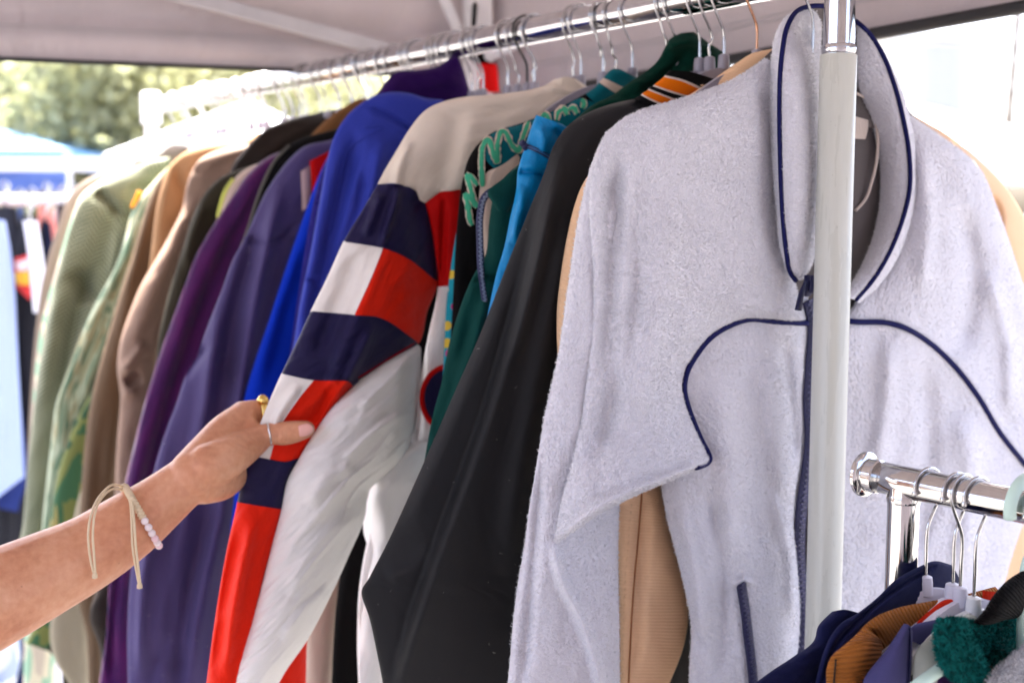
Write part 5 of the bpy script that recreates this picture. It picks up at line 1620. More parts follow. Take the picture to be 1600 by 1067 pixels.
# piping on the chest, zips
P1 = on_grid(Y1, [(1262, 505), (1215, 503), (1168, 499), (1140, 509), (1110, 528), (1088, 555), (1073, 582), (1069, 607), (1075, 635), (1085, 662), (1097, 690), (1108, 711), (1110, 718), (1102, 725), (1088, 730)], 0.0034, 4)
tube('piping', P1, 0.0029, f_piping, Y1.obj, 8)
P2 = on_grid(T2, [(1310, 500), (1340, 503), (1390, 505), (1420, 515), (1452, 535), (1490, 570), (1530, 622), (1562, 675), (1604, 728)], 0.0028, 4)
tube('piping', P2, 0.0028, f_piping, T2.obj, 8)
zipline(T1, 'front_zipper', [(1263, 470), (1270, 500), (1268, 560), (1264, 620), (1266, 690), (1260, 740), (1253, 790), (1249, 850), (1252, 920), (1257, 980), (1250, 1040), (1240, 1120)], f_zip, f_zipteeth, g, 0.0078, 0.006, 4, 0.0022)
zipline(T1, 'pocket_zipper', [(1158, 912), (1164, 950), (1170, 1000), (1176, 1050), (1180, 1100)], f_zip, f_zipteeth, g, 0.0062, 0.003, 4, 0.0018)
zp = fr.hit(np.array([1258.0]), np.array([440.0]), 0.034)[0]
tube('zip_slider', [fr.hit(1262, 430, .034), fr.hit(1263, 446, .036), fr.hit(1262, 462, .034)], [0.004, 0.0055, 0.004], f_zip, g, 10, flat=0.6, up=fr.n)
tube('zip_pull', [fr.hit(1258, 440, .040), fr.hit(1252, 460, .040), fr.hit(1247, 485, .038)], [0.0016, 0.0036, 0.0042], f_zip, g, 10, flat=0.4, up=fr.n)
tube('zip_pull', [fr.hit(1270, 430, .040), fr.hit(1271, 450, .041), fr.hit(1269, 458, .040)], [0.0022, 0.0046, 0.004], f_zip, g, 10, flat=0.4, up=fr.n)
# fibres of the pile
for gr, c, rr in ((S2, 40000, None), (Y1, 84000, None), (T1, 54000, None), (T2, 62000, None), (C1, 20000, None), (C1b, 4000, None), (C2, 6000, None), (C2b, 3000, None)):
    pile(gr, 'pile', f_fibre, gr.obj, c, 0.0021, 0.00022, seed=c)

# ------------------------------------------------------------------ extra hanger hooks along the long rail
seen = {}
for px, kind in ((1113, 0), (1045, 0), (961, 0), (944, 0), (898, 0), (838, 0), (822, 1), (807, 0), (797, 0), (748, 0), (738, 0), (700, 0), (690, 0), (655, 0), (640, 0), (618, 0), (604, 0), (585, 0), (566, 0), (548, 0),
                 (530, 0), (512, 0), (480, 0), (468, 0), (455, 0), (446, 0), (418, 0), (405, 0), (392, 0), (352, 0), (340, 0), (322, 2), (300, 0), (292, 0)):
    t = t_at(px) + rnd.uniform(-0.003, 0.003)
    fr = hang(t, YAW + math.radians(rnd.uniform(-9, 9)))
    lo = max((r for r in REG if r[0] <= t), default=(0, 'rail end'))
    hi = min((r for r in REG if r[0] > t), default=(9, 'far upright'))
    seen[(lo[1], hi[1])] = seen.get((lo[1], hi[1]), 0) + 1
    k_ = seen[(lo[1], hi[1])]
    if kind == 1:
        hanger(fr, 'black wire hanger among the chrome hooks on the long rail', GRP_H, 0.0195, mat_hook=m_blackwire, r=0.0017, half=0.10)
    elif kind == 2:
        hanger(fr, 'thick white plastic hanger near the far end of the long rail', GRP_H, 0.021, mat_hook=m_whiteplastic, mat_body=m_whiteplastic, r=0.0045, half=0.19, drop=0.072)
    else:
        hanger(fr, f"chrome hook {['nearest', 'second', 'third', 'farthest'][min(k_, 4) - 1]} between {lo[1]} and {hi[1]}", GRP_H, 0.0192, half=0.055, body=px > 570, bend=rnd.uniform(-0.003, 0.003), lean=rnd.uniform(-0.12, 0.12), side=1.0)

# ------------------------------------------------------------------ the low rail in front: hangers and garments
GRP_L = 'hangers on the low rail'
YL = math.radians(-6)
def lbar(t):
    return LB0 + LD * t
_lt = np.linspace(0, 0.6, 600)
_lx = px_of(np.array([lbar(t) for t in _lt]))[0]
def lt_at(px):
    return float(np.interp(px, _lx, _lt))
def lhang(t, yaw=YL):
    return Plane(lbar(t), -LD, yaw)
f_navyfl = cloth('navy_fleece', rgb(38, 42, 84), 0.9, 0.0012, 0.3, 0.3, 0.12, tint=(0.4, 0.45, 0.8, 1))
f_rust = cloth('rust_corduroy', rgb(186, 126, 66), 0.85, 0.0040, 0.9, 0.25, 0.1, kind='cord', wave_col=0.16)
f_slate = cloth('slate_purple_jersey', rgb(92, 90, 134), 0.85, 0.001, 0.2, 0.25, 0.08)
f_paleg = cloth('pale_grey_felt', rgb(196, 200, 192), 0.9, 0.001, 0.2, 0.2, 0.05)
f_redknit = cloth('red_knit', rgb(226, 70, 40), 0.85, 0.002, 0.4, 0.2, 0.06, kind='cordv')
f_sherpa = cloth('teal_sherpa', rgb(8, 78, 76), 0.95, 0.002, 0.3, 0.35, 0.15)
f_sherpafib = plain('teal_fibre', rgb(14, 96, 92), 0.9, spec=0.1)
f_darkknit = cloth('black_brown_rib', rgb(26, 21, 22), 0.9, 0.003, 0.8, 0.2, 0.15, kind='cord')
f_gmarl = cloth('grey_marl_fleece', rgb(178, 178, 182), 0.95, 0.002, 0.4, 0.2, 0.3)
f_plumsolid = cloth('purple_shell', rgb(74, 40, 92), 0.7, 0.001, 0.2, 0.2, 0.08)

hfr = [(1447, -1, 'navy fleece', m_lilacplastic, 1.0), (1492, 1, 'rust corduroy jacket', m_lilacplastic, 1.0), (1503, -1, 'slate purple jersey', m_lilacplastic, 1.0), (1524, 1, 'pale grey felt top', m_whiteplastic, 1.0)]
hz = {}
for hx, py, side, nm, mb, in ((1447, 905, -1, 'navy fleece', m_lilacplastic), (1490, 917, -1, 'rust corduroy jacket', m_lilacplastic), (1502, 922, 1, 'slate purple jersey', m_lilacplastic), (1524, 938, -1, 'pale grey felt top', m_paleg if False else m_whiteplastic)):
    t = lt_at(hx + 4)
    frh = lhang(t, YL + math.radians({1447: -4, 1490: -2, 1502: 3, 1524: -3}[hx]))
    # drop so that the neck sits at the seen height
    zt = frh.hit(np.array(float(hx)), np.array(float(py)))[2]
    dp = float(frh.c[2] - zt)
    hanger(frh, f'pale plastic hanger with a round-tipped steel hook holding the {nm}', GRP_L, LBR + 0.0022, drop=dp, mat_body=mb, r=0.0013, side=side, half=0.10, top0=0.007, fall=0.034, tall=0.014, ball=True)
    hz[nm] = (t, frh)
t = lt_at(1608)
frm = lhang(t)
hanger(frm, 'thick mint plastic hanger curled over the low rail', GRP_L, LBR + 0.009, drop=0.15, mat_hook=m_mintplastic, mat_body=m_mintplastic, r=0.0048, side=-1, body=False)
t = lt_at(1622)
frm2 = lhang(t)
hanger(frm2, 'steel hanger hook at the right edge of the low rail', GRP_L, LBR + 0.0022, drop=0.14, mat_body=m_lilacplastic, r=0.0013, side=-1, body=False, ball=True)

def lgarment(name, label, cat, t, body=None):
    fr = lhang(t)
    g = thing(name, label, cat, fr.c)
    if body is not None:
        back_body(fr, body, g, half=0.16, left=0.09, top=-0.24, bottom=0.55)
    return g, fr

# navy fleece
g, fr = lgarment('navy_fleece', 'navy fleece jacket with stand-up collar, leftmost on the low rail', 'fleece', lt_at(1440) - 0.012, f_navyfl)
Q = loft(rails([[(1300, 955, .0), (1320, 952), (1345, 958)], [(1280, 975), (1320, 970), (1350, 966)], [(1272, 1000), (1310, 995), (1345, 985)], [(1240, 1025), (1290, 1025), (1325, 1010)], [(1205, 1048), (1260, 1055), (1310, 1050)], [(1170, 1075), (1240, 1085), (1300, 1085)], [(1140, 1110), (1220, 1120), (1290, 1130)], [(1120, 1200), (1200, 1200), (1290, 1200)]]), fr, 0.014, step=3.5, wr=(0.002, 0.03, 0.03), tuft=(0.0006, 0.003))
emit(Q, 'shoulder', f_navyfl, g)
Q = loft(rails([[(1486, 882, -.01), (1492, 890, -.012), (1500, 905, -.014)], [(1462, 876, .0), (1476, 892, -.006), (1496, 930, -.010)], [(1436, 885, .004), (1452, 902, .0), (1480, 950, -.006)], [(1400, 905, .008), (1418, 924, .006), (1450, 960, .0)], [(1372, 932, .012), (1392, 950, .010), (1420, 975, .002)], [(1342, 956, .014), (1362, 976, .012), (1392, 995, .004)], [(1312, 975, .014), (1338, 1000, .014), (1366, 1020, .006)], [(1292, 1005, .014), (1318, 1030, .014), (1344, 1050, .006)], [(1278, 1048, .012), (1304, 1065, .012), (1330, 1080, .006)], [(1268, 1110, .01), (1290, 1120, .01), (1320, 1130, .004)]]),
         fr, 0.008, off=0.010, step=3, tuft=(0.0006, 0.003), ridges=[('R', [(1460, 884), (1405, 916), (1350, 960), (1305, 1010), (1285, 1067)], 3, -0.003)])
emit(Q, 'collar', f_navyfl, g)
Q = loft(rails([[(1420, 925), (1495, 905)], [(1380, 955), (1500, 950)], [(1340, 1000), (1500, 1000)], [(1310, 1060), (1500, 1060)], [(1300, 1160), (1500, 1160)]]), fr, 0.004, off=-0.012, step=6)
emit(Q, 'neck_facing', f_zip, g)
tube('collar_seam', on_grid(Q, [(1478, 902), (1420, 932), (1372, 968), (1326, 1018), (1298, 1075)], 0.0008, 4), 0.0009, f_zip, Q.obj, 6)
# rust corduroy
g, fr = lgarment('corduroy_jacket', 'rust corduroy jacket with folded collar beside the navy fleece', 'jacket', lt_at(1474), f_rust)
Q = loft(rails([[(1555, 916, -.014), (1562, 924, -.014), (1566, 930, -.014)], [(1500, 930, -.004), (1505, 944, -.004), (1510, 960, -.006)], [(1452, 939, .002), (1462, 960, .0), (1478, 985, -.006)], [(1400, 950, .006), (1415, 975, .004), (1440, 1010, -.004)], [(1365, 965, .01), (1382, 990, .008), (1405, 1030, -.002)], [(1340, 988, .012), (1352, 1005, .010), (1375, 1040, .0)], [(1322, 1015, .012), (1330, 1025, .010), (1350, 1045, .0)]]), fr, 0.007, off=0.006, step=3, ridges=[('R', [(1340, 985), (1352, 990), (1375, 992)], 5, -0.003)])
emit(Q, 'collar', f_rust, g)
Q = loft(rails([[(1352, 978, .008), (1372, 994, .006), (1378, 1000, .004)], [(1322, 1005, .012), (1350, 1000, .016), (1378, 1004, .008)], [(1300, 1024, .010), (1340, 1020, .016), (1378, 1018, .010)], [(1292, 1042, .008), (1335, 1040, .014), (1377, 1034, .012)], [(1291, 1067, .008), (1335, 1065, .014), (1385, 1062, .008)], [(1290, 1110, .008), (1335, 1110, .014), (1390, 1100, .008)], [(1290, 1180, .008), (1335, 1180, .014), (1400, 1180, .006)]]), fr, 0.008, off=0.012, step=3)
emit(Q, 'lapel', f_rust, g)
tube('stitch', on_grid(Q, [(1306, 1030), (1303, 1067), (1302, 1100)], 0.001, 4), 0.0007, f_darkbrown, Q.obj, 6)
Q = loft(rails([[(1370, 1000), (1480, 965)], [(1370, 1050), (1470, 1040)], [(1370, 1150), (1460, 1150)]]), fr, 0.004, off=-0.006, step=6)
emit(Q, 'inner_front', f_darkbrown, g)
g, fr = lgarment('red_jumper', 'red knit collar peeking between the rust corduroy and slate purple jersey', 'jumper', lt_at(1497) - 0.001)
Q = loft(rails([[(1500, 934), (1505, 950)], [(1478, 936), (1490, 966)], [(1452, 952), (1470, 985)], [(1430, 970), (1460, 1000)], [(1424, 1000), (1450, 1020)]]), fr, 0.006, step=3)
emit(Q, 'collar', f_redknit, g)
Q = loft(rails([[(1535, 922), (1600, 930)], [(1535, 940), (1600, 950)]]), fr, 0.006, step=3)
emit(Q, 'collar', f_redknit, g)
# slate purple
g, fr = lgarment('jersey_jacket', 'slate purple jersey with pointed collar, middle of the low rail', 'jersey', lt_at(1512), f_slate)
Q = loft(rails([[(1494, 962, -.006), (1500, 975, -.008)], [(1450, 970, .0), (1486, 990, -.006)], [(1424, 980, .006), (1462, 1005, -.004)], [(1420, 1000, .008), (1446, 1010, .0)]]), fr, 0.005, off=0.004, step=3)
emit(Q, 'collar_back', f_slate, g)
Q = loft(rails([[(1412, 974, .004), (1420, 976, .006), (1426, 984, .006)], [(1398, 995, .008), (1412, 995, .012), (1426, 1000, .008)], [(1380, 1020, .010), (1402, 1022, .014), (1425, 1025, .010)], [(1362, 1042, .010), (1395, 1045, .014), (1424, 1050, .010)], [(1350, 1060, .010), (1390, 1066, .014), (1423, 1070, .010)], [(1352, 1110, .008), (1390, 1110, .012), (1424, 1110, .008)], [(1350, 1200, .008), (1390, 1200, .012), (1430, 1200, .008)]]), fr, 0.007, off=0.010, step=3, ridges=[('r', [(1420, 985), (1418, 1030), (1416, 1080)], 3, -0.002)])
emit(Q, 'collar_point', f_slate, g)
tube('edge_seam', on_grid(Q, [(1421, 980), (1422, 1000), (1421, 1030), (1419, 1070)], 0.0008, 4), 0.0006, f_navyfl, Q.obj, 6)
# pale grey felt
g, fr = lgarment('felt_jumper', 'pale grey felt top draped on the white hanger beside the teal collar', 'jumper', lt_at(1534), f_paleg)
Q = loft(rails([[(1512, 958, .0), (1530, 965, .002), (1545, 980, .0)], [(1482, 975, .004), (1510, 990, .006), (1540, 1010, .0)], [(1452, 995, .006), (1490, 1010, .008), (1530, 1030, .0)], [(1432, 1015, .006), (1470, 1030, .008), (1520, 1050, .0)], [(1427, 1040, .006), (1460, 1055, .008), (1500, 1075, .0)], [(1426, 1090, .006), (1460, 1100, .008), (1500, 1110)], [(1426, 1180, .006), (1460, 1180, .008), (1500, 1180)]]), fr, 0.007, off=0.006, step=3.5, wr=(0.0015, 0.02, 0.03))
emit(Q, 'front_panel', f_paleg, g)
tube('mint_trim', fr.hit(np.array([1428, 1445, 1465, 1490]), np.array([1075, 1062, 1048, 1030]), 0.034), 0.0045, m_mintplastic, g, 10)
# teal sherpa collar
g, fr = lgarment('sherpa_jacket', 'purple jacket with curly teal sherpa collar at the lower right corner', 'jacket', lt_at(1556), None)
SH = dict(step=1.8, tuft=(0.010, 0.0070))
sh1 = loft(rails([[(1596, 938, -.004), (1640, 945, -.004)], [(1560, 964, .0), (1625, 985, -.004)], [(1530, 972, .004), (1610, 1010, -.004)], [(1500, 968, .008), (1585, 1040, .0)], [(1480, 968, .012), (1560, 1050, .004)]]), fr, 0.008, off=0.004, seed=3, **SH)
emit(sh1, 'collar_back', f_sherpa, g)
sh2 = loft(rails([[(1470, 966, .006), (1488, 962, .010), (1504, 966, .010)], [(1463, 985, .010), (1490, 982, .018), (1514, 990, .014)], [(1463, 1010, .012), (1494, 1008, .022), (1526, 1014, .016)], [(1468, 1034, .012), (1502, 1034, .022), (1538, 1036, .016)], [(1482, 1054, .012), (1516, 1058, .020), (1544, 1052, .014)], [(1500, 1066, .010), (1524, 1070, .016), (1556, 1064, .012)], [(1520, 1084, .008), (1538, 1086, .010), (1566, 1078, .010)]]), fr, 0.009, off=0.012, seed=5, p=5, **SH)
emit(sh2, 'collar_front', f_sherpa, g)
pile(sh1, 'pile', f_sherpafib, sh1.obj, 6000, 0.0040, 0.00032, seed=71)
pile(sh2, 'pile', f_sherpafib, sh2.obj, 6000, 0.0040, 0.00032, seed=72)
Q = loft(rails([[(1470, 1036), (1520, 1050)], [(1460, 1060), (1530, 1070)], [(1452, 1120), (1550, 1120)], [(1450, 1200), (1560, 1200)]]), fr, 0.008, off=0.004, step=4)
emit(Q, 'front_panel', f_plumsolid, g)
Q = loft(rails([[(1540, 1000), (1620, 985)], [(1530, 1060), (1640, 1060)], [(1530, 1180), (1650, 1180)]]), fr, 0.004, off=-0.010, step=6)
emit(Q, 'neck_facing', f_jet, g)
# black ribbed knit
g, fr = lgarment('rib_cardigan', 'black-brown ribbed knit draped at the right edge of the low rail', 'cardigan', lt_at(1580), None)
Q = loft(rails([[(1640, 872, .0), (1650, 885), (1660, 900)], [(1600, 890, .006), (1615, 905, .006), (1630, 935, .0)], [(1572, 908, .008), (1590, 925, .010), (1610, 955, .002)], [(1552, 930, .008), (1572, 948, .010), (1592, 965, .004)], [(1536, 955, .006), (1555, 965, .008), (1572, 968, .004)], [(1520, 972, .0), (1535, 976, .002), (1550, 975, .0)]]), fr, 0.008, off=0.006, step=3, tuft=(0.001, 0.003))
emit(Q, 'collar', f_darkknit, g)
# grey marl fleece
g, fr = lgarment('marl_fleece', 'grey marled fleece collar in the bottom right corner', 'fleece', lt_at(1610), None)
Q = loft(rails([[(1610, 1000, .0), (1640, 1010)], [(1585, 1020, .004), (1635, 1035)], [(1560, 1042, .006), (1630, 1060)], [(1542, 1062, .006), (1620, 1085)], [(1536, 1090, .004), (1620, 1110)], [(1534, 1180, .0), (1620, 1180)]]), fr, 0.008, off=0.008, step=2.5, tuft=(0.0022, 0.004))
emit(Q, 'collar', f_gmarl, g)
pile(Q, 'pile', plain('grey_fibre', rgb(190, 190, 194), 0.9, spec=0.1, var=0.4, scale=400), g, 6000, 0.003, 0.00025, seed=77)

# ------------------------------------------------------------------ the arm and hand
def depth_of(P):
    return float((np.asarray(P) - CAM) @ FWD)
def grid_point(g_, x, y):
    d = (g_.px - x) ** 2 + (g_.py - y) ** 2
    a = np.unravel_index(np.argmin(d), d.shape)
    return g_.front[a]
DF = depth_of(grid_point(slv, 455, 676))
cam_d.dof.focus_distance = 1.01
print('DF', DF)

skin = M('skin')
so = skin.obj()
sn = skin.noise(so, 22, 4)
sn2 = skin.noise(so, 160, 3)
sc = skin.ramp(skin.math('ADD', skin.math('MULTIPLY', sn, 0.65), skin.math('MULTIPLY', sn2, 0.35)),
               [(0.32, rgb(190, 128, 94)), (0.5, rgb(210, 152, 116)), (0.68, rgb(222, 170, 136))])
_fv = skin.new('ShaderNodeTexVoronoi'); skin.l.new(so, _fv.inputs['Vector']); _fv.inputs['Scale'].default_value = 75
_fm = skin.math('MULTIPLY', skin.math('LESS_THAN', _fv.outputs['Distance'], 0.085), skin.math('GREATER_THAN', skin.sep(_fv.outputs['Color'])[0], 0.72))
_big = skin.noise(so, 7, 3)
_sc2 = skin.mix(skin.math('MULTIPLY', skin.math('SUBTRACT', _big, 0.35), 0.7), sc, rgb(204, 122, 94))
skin.l.new(skin.mix(skin.math('MULTIPLY', _fm, 0.35), _sc2, rgb(130, 78, 56)), skin.b.inputs['Base Color'])
skin.b.inputs['Subsurface Weight'].default_value = 0.25
skin.b.inputs['Subsurface Radius'].default_value = (0.007, 0.0035, 0.0022)
skin.b.inputs['Subsurface Scale'].default_value = 0.6
skin.b.inputs['Roughness'].default_value = 0.48
skin.b.inputs['Specular IOR Level'].default_value = 0.4
v3 = skin.new('ShaderNodeTexVoronoi'); skin.l.new(so, v3.inputs['Vector']); v3.inputs['Scale'].default_value = 900
skin.l.new(skin.bump(v3.outputs['Distance'], 0.12, 0.0006, skin.bump(sn2, 0.15, 0.0015)), skin.b.inputs['Normal'])
nailm = plain('nail', rgb(236, 176, 164), 0.22, spec=0.5, var=0.03, coat=0.4)


def chain(pts, seg=20, step=0.004, flat=None):
    """pts: (px, py, depth offset, radius px) -> rounded tapered tube"""
    P = []
    for x, y, o, r in pts:
        d = DF + o
        q = at(x, y, d)
        P.append([*q, r * d / F_PX])
    P = smooth_line(np.array(P), step)
    C, R = P[:, :3], P[:, 3]
    def ends(c, dirn, r):
        return [(c + dirn * r * math.sin(a), max(r * math.cos(a), r * 0.05)) for a in np.radians([30, 55, 75, 88])]
    d0 = C[0] - C[1]; d0 /= np.linalg.norm(d0)
    d1 = C[-1] - C[-2]; d1 /= np.linalg.norm(d1)
    e0 = ends(C[0], d0, R[0])[::-1]
    e1 = ends(C[-1], d1, R[-1])
    C = np.array([e[0] for e in e0] + list(C) + [e[0] for e in e1])
    R = np.array([e[1] for e in e0] + list(R) + [e[1] for e in e1])
    return tube_geo(C, R, seg)


TH = -0.0115
chains = [
    [(-420, 1010, -.31, 92), (-330, 1060, -.27, 90), (-200, 1030, -.22, 88), (-90, 975, -.18, 82), (0, 931, -.150, 75), (70, 897, -.126, 67), (136, 864, -.104, 59.5), (206, 818, -.082, 52.5), (245, 789, -.068, 45.5), (290, 753, -.056, 39), (312, 737, -.050, 38)],
    # upper arm going up out of the picture
    [(-420, 1010, -.31, 92), (-520, 760, -.33, 104), (-600, 420, -.33, 122)],
    # palm: back of hand to index knuckle
    [(300, 742, -.06, 38), (330, 708, -.035, 36), (358, 676, -.010, 33), (382, 656, .010, 29)],
    # middle-of-palm and heel
    [(300, 746, -.055, 38), (332, 738, -.030, 40), (352, 736, -.008, 36), (366, 738, .014, 28)],
    [(318, 752, -.050, 36), (344, 750, -.030, 32), (360, 742, -.014, 28)],
    # ball of the thumb
    [(322, 730, -.060, 36), (352, 716, -.046, 34), (380, 700, -.030, 28), (400, 689, -.018, 22.5)],
    # thumb
    [(384, 698, -.028, 26), (404, 684, TH - .006, 20.5), (422, 678, TH - .002, 17.3), (444, 677, TH, 19), (462, 674, TH + .0005, 17.6), (478, 671, TH + .001, 14.5)],
    # web between thumb and index
    [(380, 664, .002, 22), (392, 672, -.010, 17), (402, 682, TH - .002, 15)],
    # index behind the cloth
    [(382, 654, .012, 29), (402, 647, .020, 23), (425, 650, .026, 19), (452, 662, .024, 17), (474, 672, .020, 14)],
    # middle, ring, little fingers behind the cloth
    [(372, 684, .020, 27), (400, 686, .036, 20), (432, 694, .038, 18), (462, 698, .030, 15)],
    [(366, 714, .022, 26), (390, 716, .042, 19), (418, 722, .044, 17), (444, 722, .036, 14)],
    [(362, 738, .018, 24), (382, 742, .040, 17), (404, 746, .042, 14), (424, 744, .036, 12)],
]
Vs, Fs, n0 = [], [], 0
for c in chains:
    v, f = chain(c)
    Vs.append(v)
    Fs += [[a + n0 for a in q] for q in f]
    n0 += len(v)
tmp = bpy.data.meshes.new('arm_build')
tmp.from_pydata([tuple(v) for v in np.concatenate(Vs)], [], Fs)
tmp.update()
to = bpy.data.objects.new('arm_build', tmp)
COL.objects.link(to)
rm = to.modifiers.new('remesh', 'REMESH')
rm.mode = 'VOXEL'
rm.voxel_size = 0.0015
sm = to.modifiers.new('smooth', 'SMOOTH')
sm.factor = 0.5
sm.iterations = 16
dg = bpy.context.evaluated_depsgraph_get()
me = bpy.data.meshes.new_from_object(to.evaluated_get(dg))
bpy.data.objects.remove(to)
bpy.data.meshes.remove(tmp)
co_ = np.empty(len(me.vertices) * 3)
me.vertices.foreach_get('co', co_)
co_ = co_.reshape(-1, 3)
no_ = np.empty(len(me.vertices) * 3)
me.vertices.foreach_get('normal', no_)
no_ = no_.reshape(-1, 3)
hx_, hy_ = px_of(co_)
facing = np.clip(np.sum((CAM - co_) * no_, 1) / np.linalg.norm(CAM - co_, axis=1), 0, 1)
near = ((co_ - CAM) @ FWD) < DF + 0.004
def crease(pts, w, amp, only=None):
    d, s, al = seg_dist(hx_, hy_, smooth_line(pts, 3))
    m = np.exp(-(d / w) ** 2) * np.clip(np.minimum(al, 1 - al) * 5 + 0.15, 0, 1) * np.clip(facing * 2, 0, 1)
    co_[:] = co_ + no_ * (amp * m * near)[:, None]
# knuckle folds of the thumb, thumb web, wrist lines, tendon, heel
for pts, w, a in (([(441, 662), (443, 676), (441, 692)], 2.0, -0.0010), ([(447, 661), (449, 676), (447, 692)], 1.6, -0.0008), ([(435, 663), (436, 676), (434, 691)], 1.6, -0.0007), ([(438, 662), (444, 677), (438, 693)], 7, 0.0006),
                  ([(398, 640), (402, 655), (404, 664)], 4, -0.0014), ([(390, 632), (396, 645), (400, 660)], 6, 0.0008), ([(404, 664), (384, 664), (366, 672)], 6, -0.0012), ([(366, 690), (384, 698), (402, 702), (412, 702)], 2.5, -0.0008), ([(372, 680), (392, 690), (408, 696)], 2.5, -0.0005),
                  ([(340, 690), (366, 700), (392, 690)], 12, 0.0010), ([(327, 784), (328, 765), (332, 748)], 3, -0.0009), ([(350, 740), (362, 744), (372, 738)], 4, -0.0008), ([(240, 800), (285, 776), (325, 758)], 6, 0.0009), ([(250, 815), (290, 790), (322, 775)], 5, -0.0006), ([(320, 722), (340, 726), (352, 740)], 4, -0.0007)):
    crease(pts, w, a)
me.vertices.foreach_set('co', co_.ravel())
me.update()
me.polygons.foreach_set('use_smooth', np.ones(len(me.polygons), dtype=bool))
me.materials.clear()
me.materials.append(skin.m)
me.name = 'person'
# the sleeve end of a shirt far up the arm is outside the picture; the arm is one continuous body
person = bpy.data.objects.new('person', me)
COL.objects.link(person)
tag(person, 'bare arm reaching in from the left, hand pinching the colour-block sleeve', 'person')


def hand_pt(x, y, lift=0.0, maxd=DF + 0.004):
    d = (hx_ - x) ** 2 + (hy_ - y) ** 2
    dep = (co_ - CAM) @ FWD
    cand = np.where(d < 9)[0]
    if len(cand) == 0:
        cand = np.array([np.argmin(d)])
    i = cand[np.argmin(dep[cand])]
    return at(x, y, dep[i] - lift)


def nail():
    V = []
    n, m_ = 12, 10
    for i in range(n):
        f = i / (n - 1)
        # along the thumb towards the tip
        cx = 467 + 22.5 * f
        cy = 673.6 - 4.6 * f
        hw = 9.2 * math.sqrt(max(0.0, 1 - max(0, (f - 0.45) / 0.56) ** 2.2)) * (0.82 + 0.18 * min(1, f * 4)) + 0.2
        for j in range(m_):
            s = -1 + 2 * j / (m_ - 1)
            V.append((cx + 1.6 * s * 0.6, cy + s * hw, f, s))
    A = np.array([hand_pt(x, y) for x, y, f, s in V])
    dep = np.array([depth_of(p) for p in A])
    # fit a smooth cylinder-like bed
    X = np.array([[1, f, f * f, s, s * s, s * f] for _, _, f, s in V])
    c, *_ = np.linalg.lstsq(X, dep, rcond=None)
    fit = X @ c
    W = np.array([at(V[i][0], V[i][1], fit[i] - 0.0012 + 0.0014 * V[i][3] ** 2) for i in range(len(V))])
    idx = np.arange(n * m_).reshape(n, m_)
    F = np.stack([idx[:-1, :-1], idx[1:, :-1], idx[1:, 1:], idx[:-1, 1:]], -1).reshape(-1, 4)
    o = mesh_obj('thumb_nail', W, F, nailm, person)
    s = o.modifiers.new('thickness', 'SOLIDIFY')
    s.thickness = 0.0007
    s.offset = 0
nail()

def torus_thing(name, label, cat, c, axis, R, r, mat, seg=40, aspect=1.0):
    t = thing(name, label, cat, c)
    axis = np.asarray(axis, float); axis /= np.linalg.norm(axis)
    a = np.array([0, 0, 1.0])
    u = np.cross(axis, a); u /= np.linalg.norm(u)
    v = np.cross(axis, u)
    V, F = [], []
    k = 10
    for i in range(seg):
        an = 2 * math.pi * i / seg
        e = u * math.cos(an) + v * math.sin(an)
        for j in range(k):
            b = 2 * math.pi * j / k
            V.append(np.asarray(c) + e * (R + r * math.cos(b)) + axis * r * aspect * math.sin(b))
    for i in range(seg):
        for j in range(k):
            i2, j2 = (i + 1) % seg, (j + 1) % k
            F.append([i * k + j, i * k + j2, i2 * k + j2, i2 * k + j])
    mesh_obj('band', V, F, mat, t)
    return t, u, v, axis
A0 = at(412, 681, DF + TH - .004); A1 = at(430, 677.5, DF + TH - .001)
c = at(420.5, 678.3, DF + TH - .0025)
torus_thing('thumb_ring', 'thin silver band ring on the thumb', 'ring', c, A1 - A0, 17.0 * DF / F_PX + 0.0002, 0.0011, m_silver)
c = at(408, 645, DF + .020)
t, u, v, ax_ = torus_thing('signet_ring', 'chunky gold signet ring on the index finger', 'ring', c, at(425, 650, DF + .026) - at(392, 650, DF + .016), 22.5 * DF / F_PX, 0.0022, m_gold, aspect=1.7)
top = at(411, 625.5, DF + .010)
vv, ff = [], []
for i in range(9):
    a = math.pi * i / 8
    for j in range(16):
        b = 2 * math.pi * j / 16
        vv.append(top + AX[0] * 0.0060 * math.sin(a) * math.cos(b) + AX[1] * 0.005 * math.sin(a) * math.sin(b) + AX[2] * 0.0056 * math.cos(a) * (1 - 0.12 * math.sin(3 * b)))
for i in range(8):
    for j in range(16):
        j2 = (j + 1) % 16
        ff.append([i * 16 + j, (i + 1) * 16 + j, (i + 1) * 16 + j2, i * 16 + j2])
mesh_obj('signet_face', vv, ff, m_gold, t)

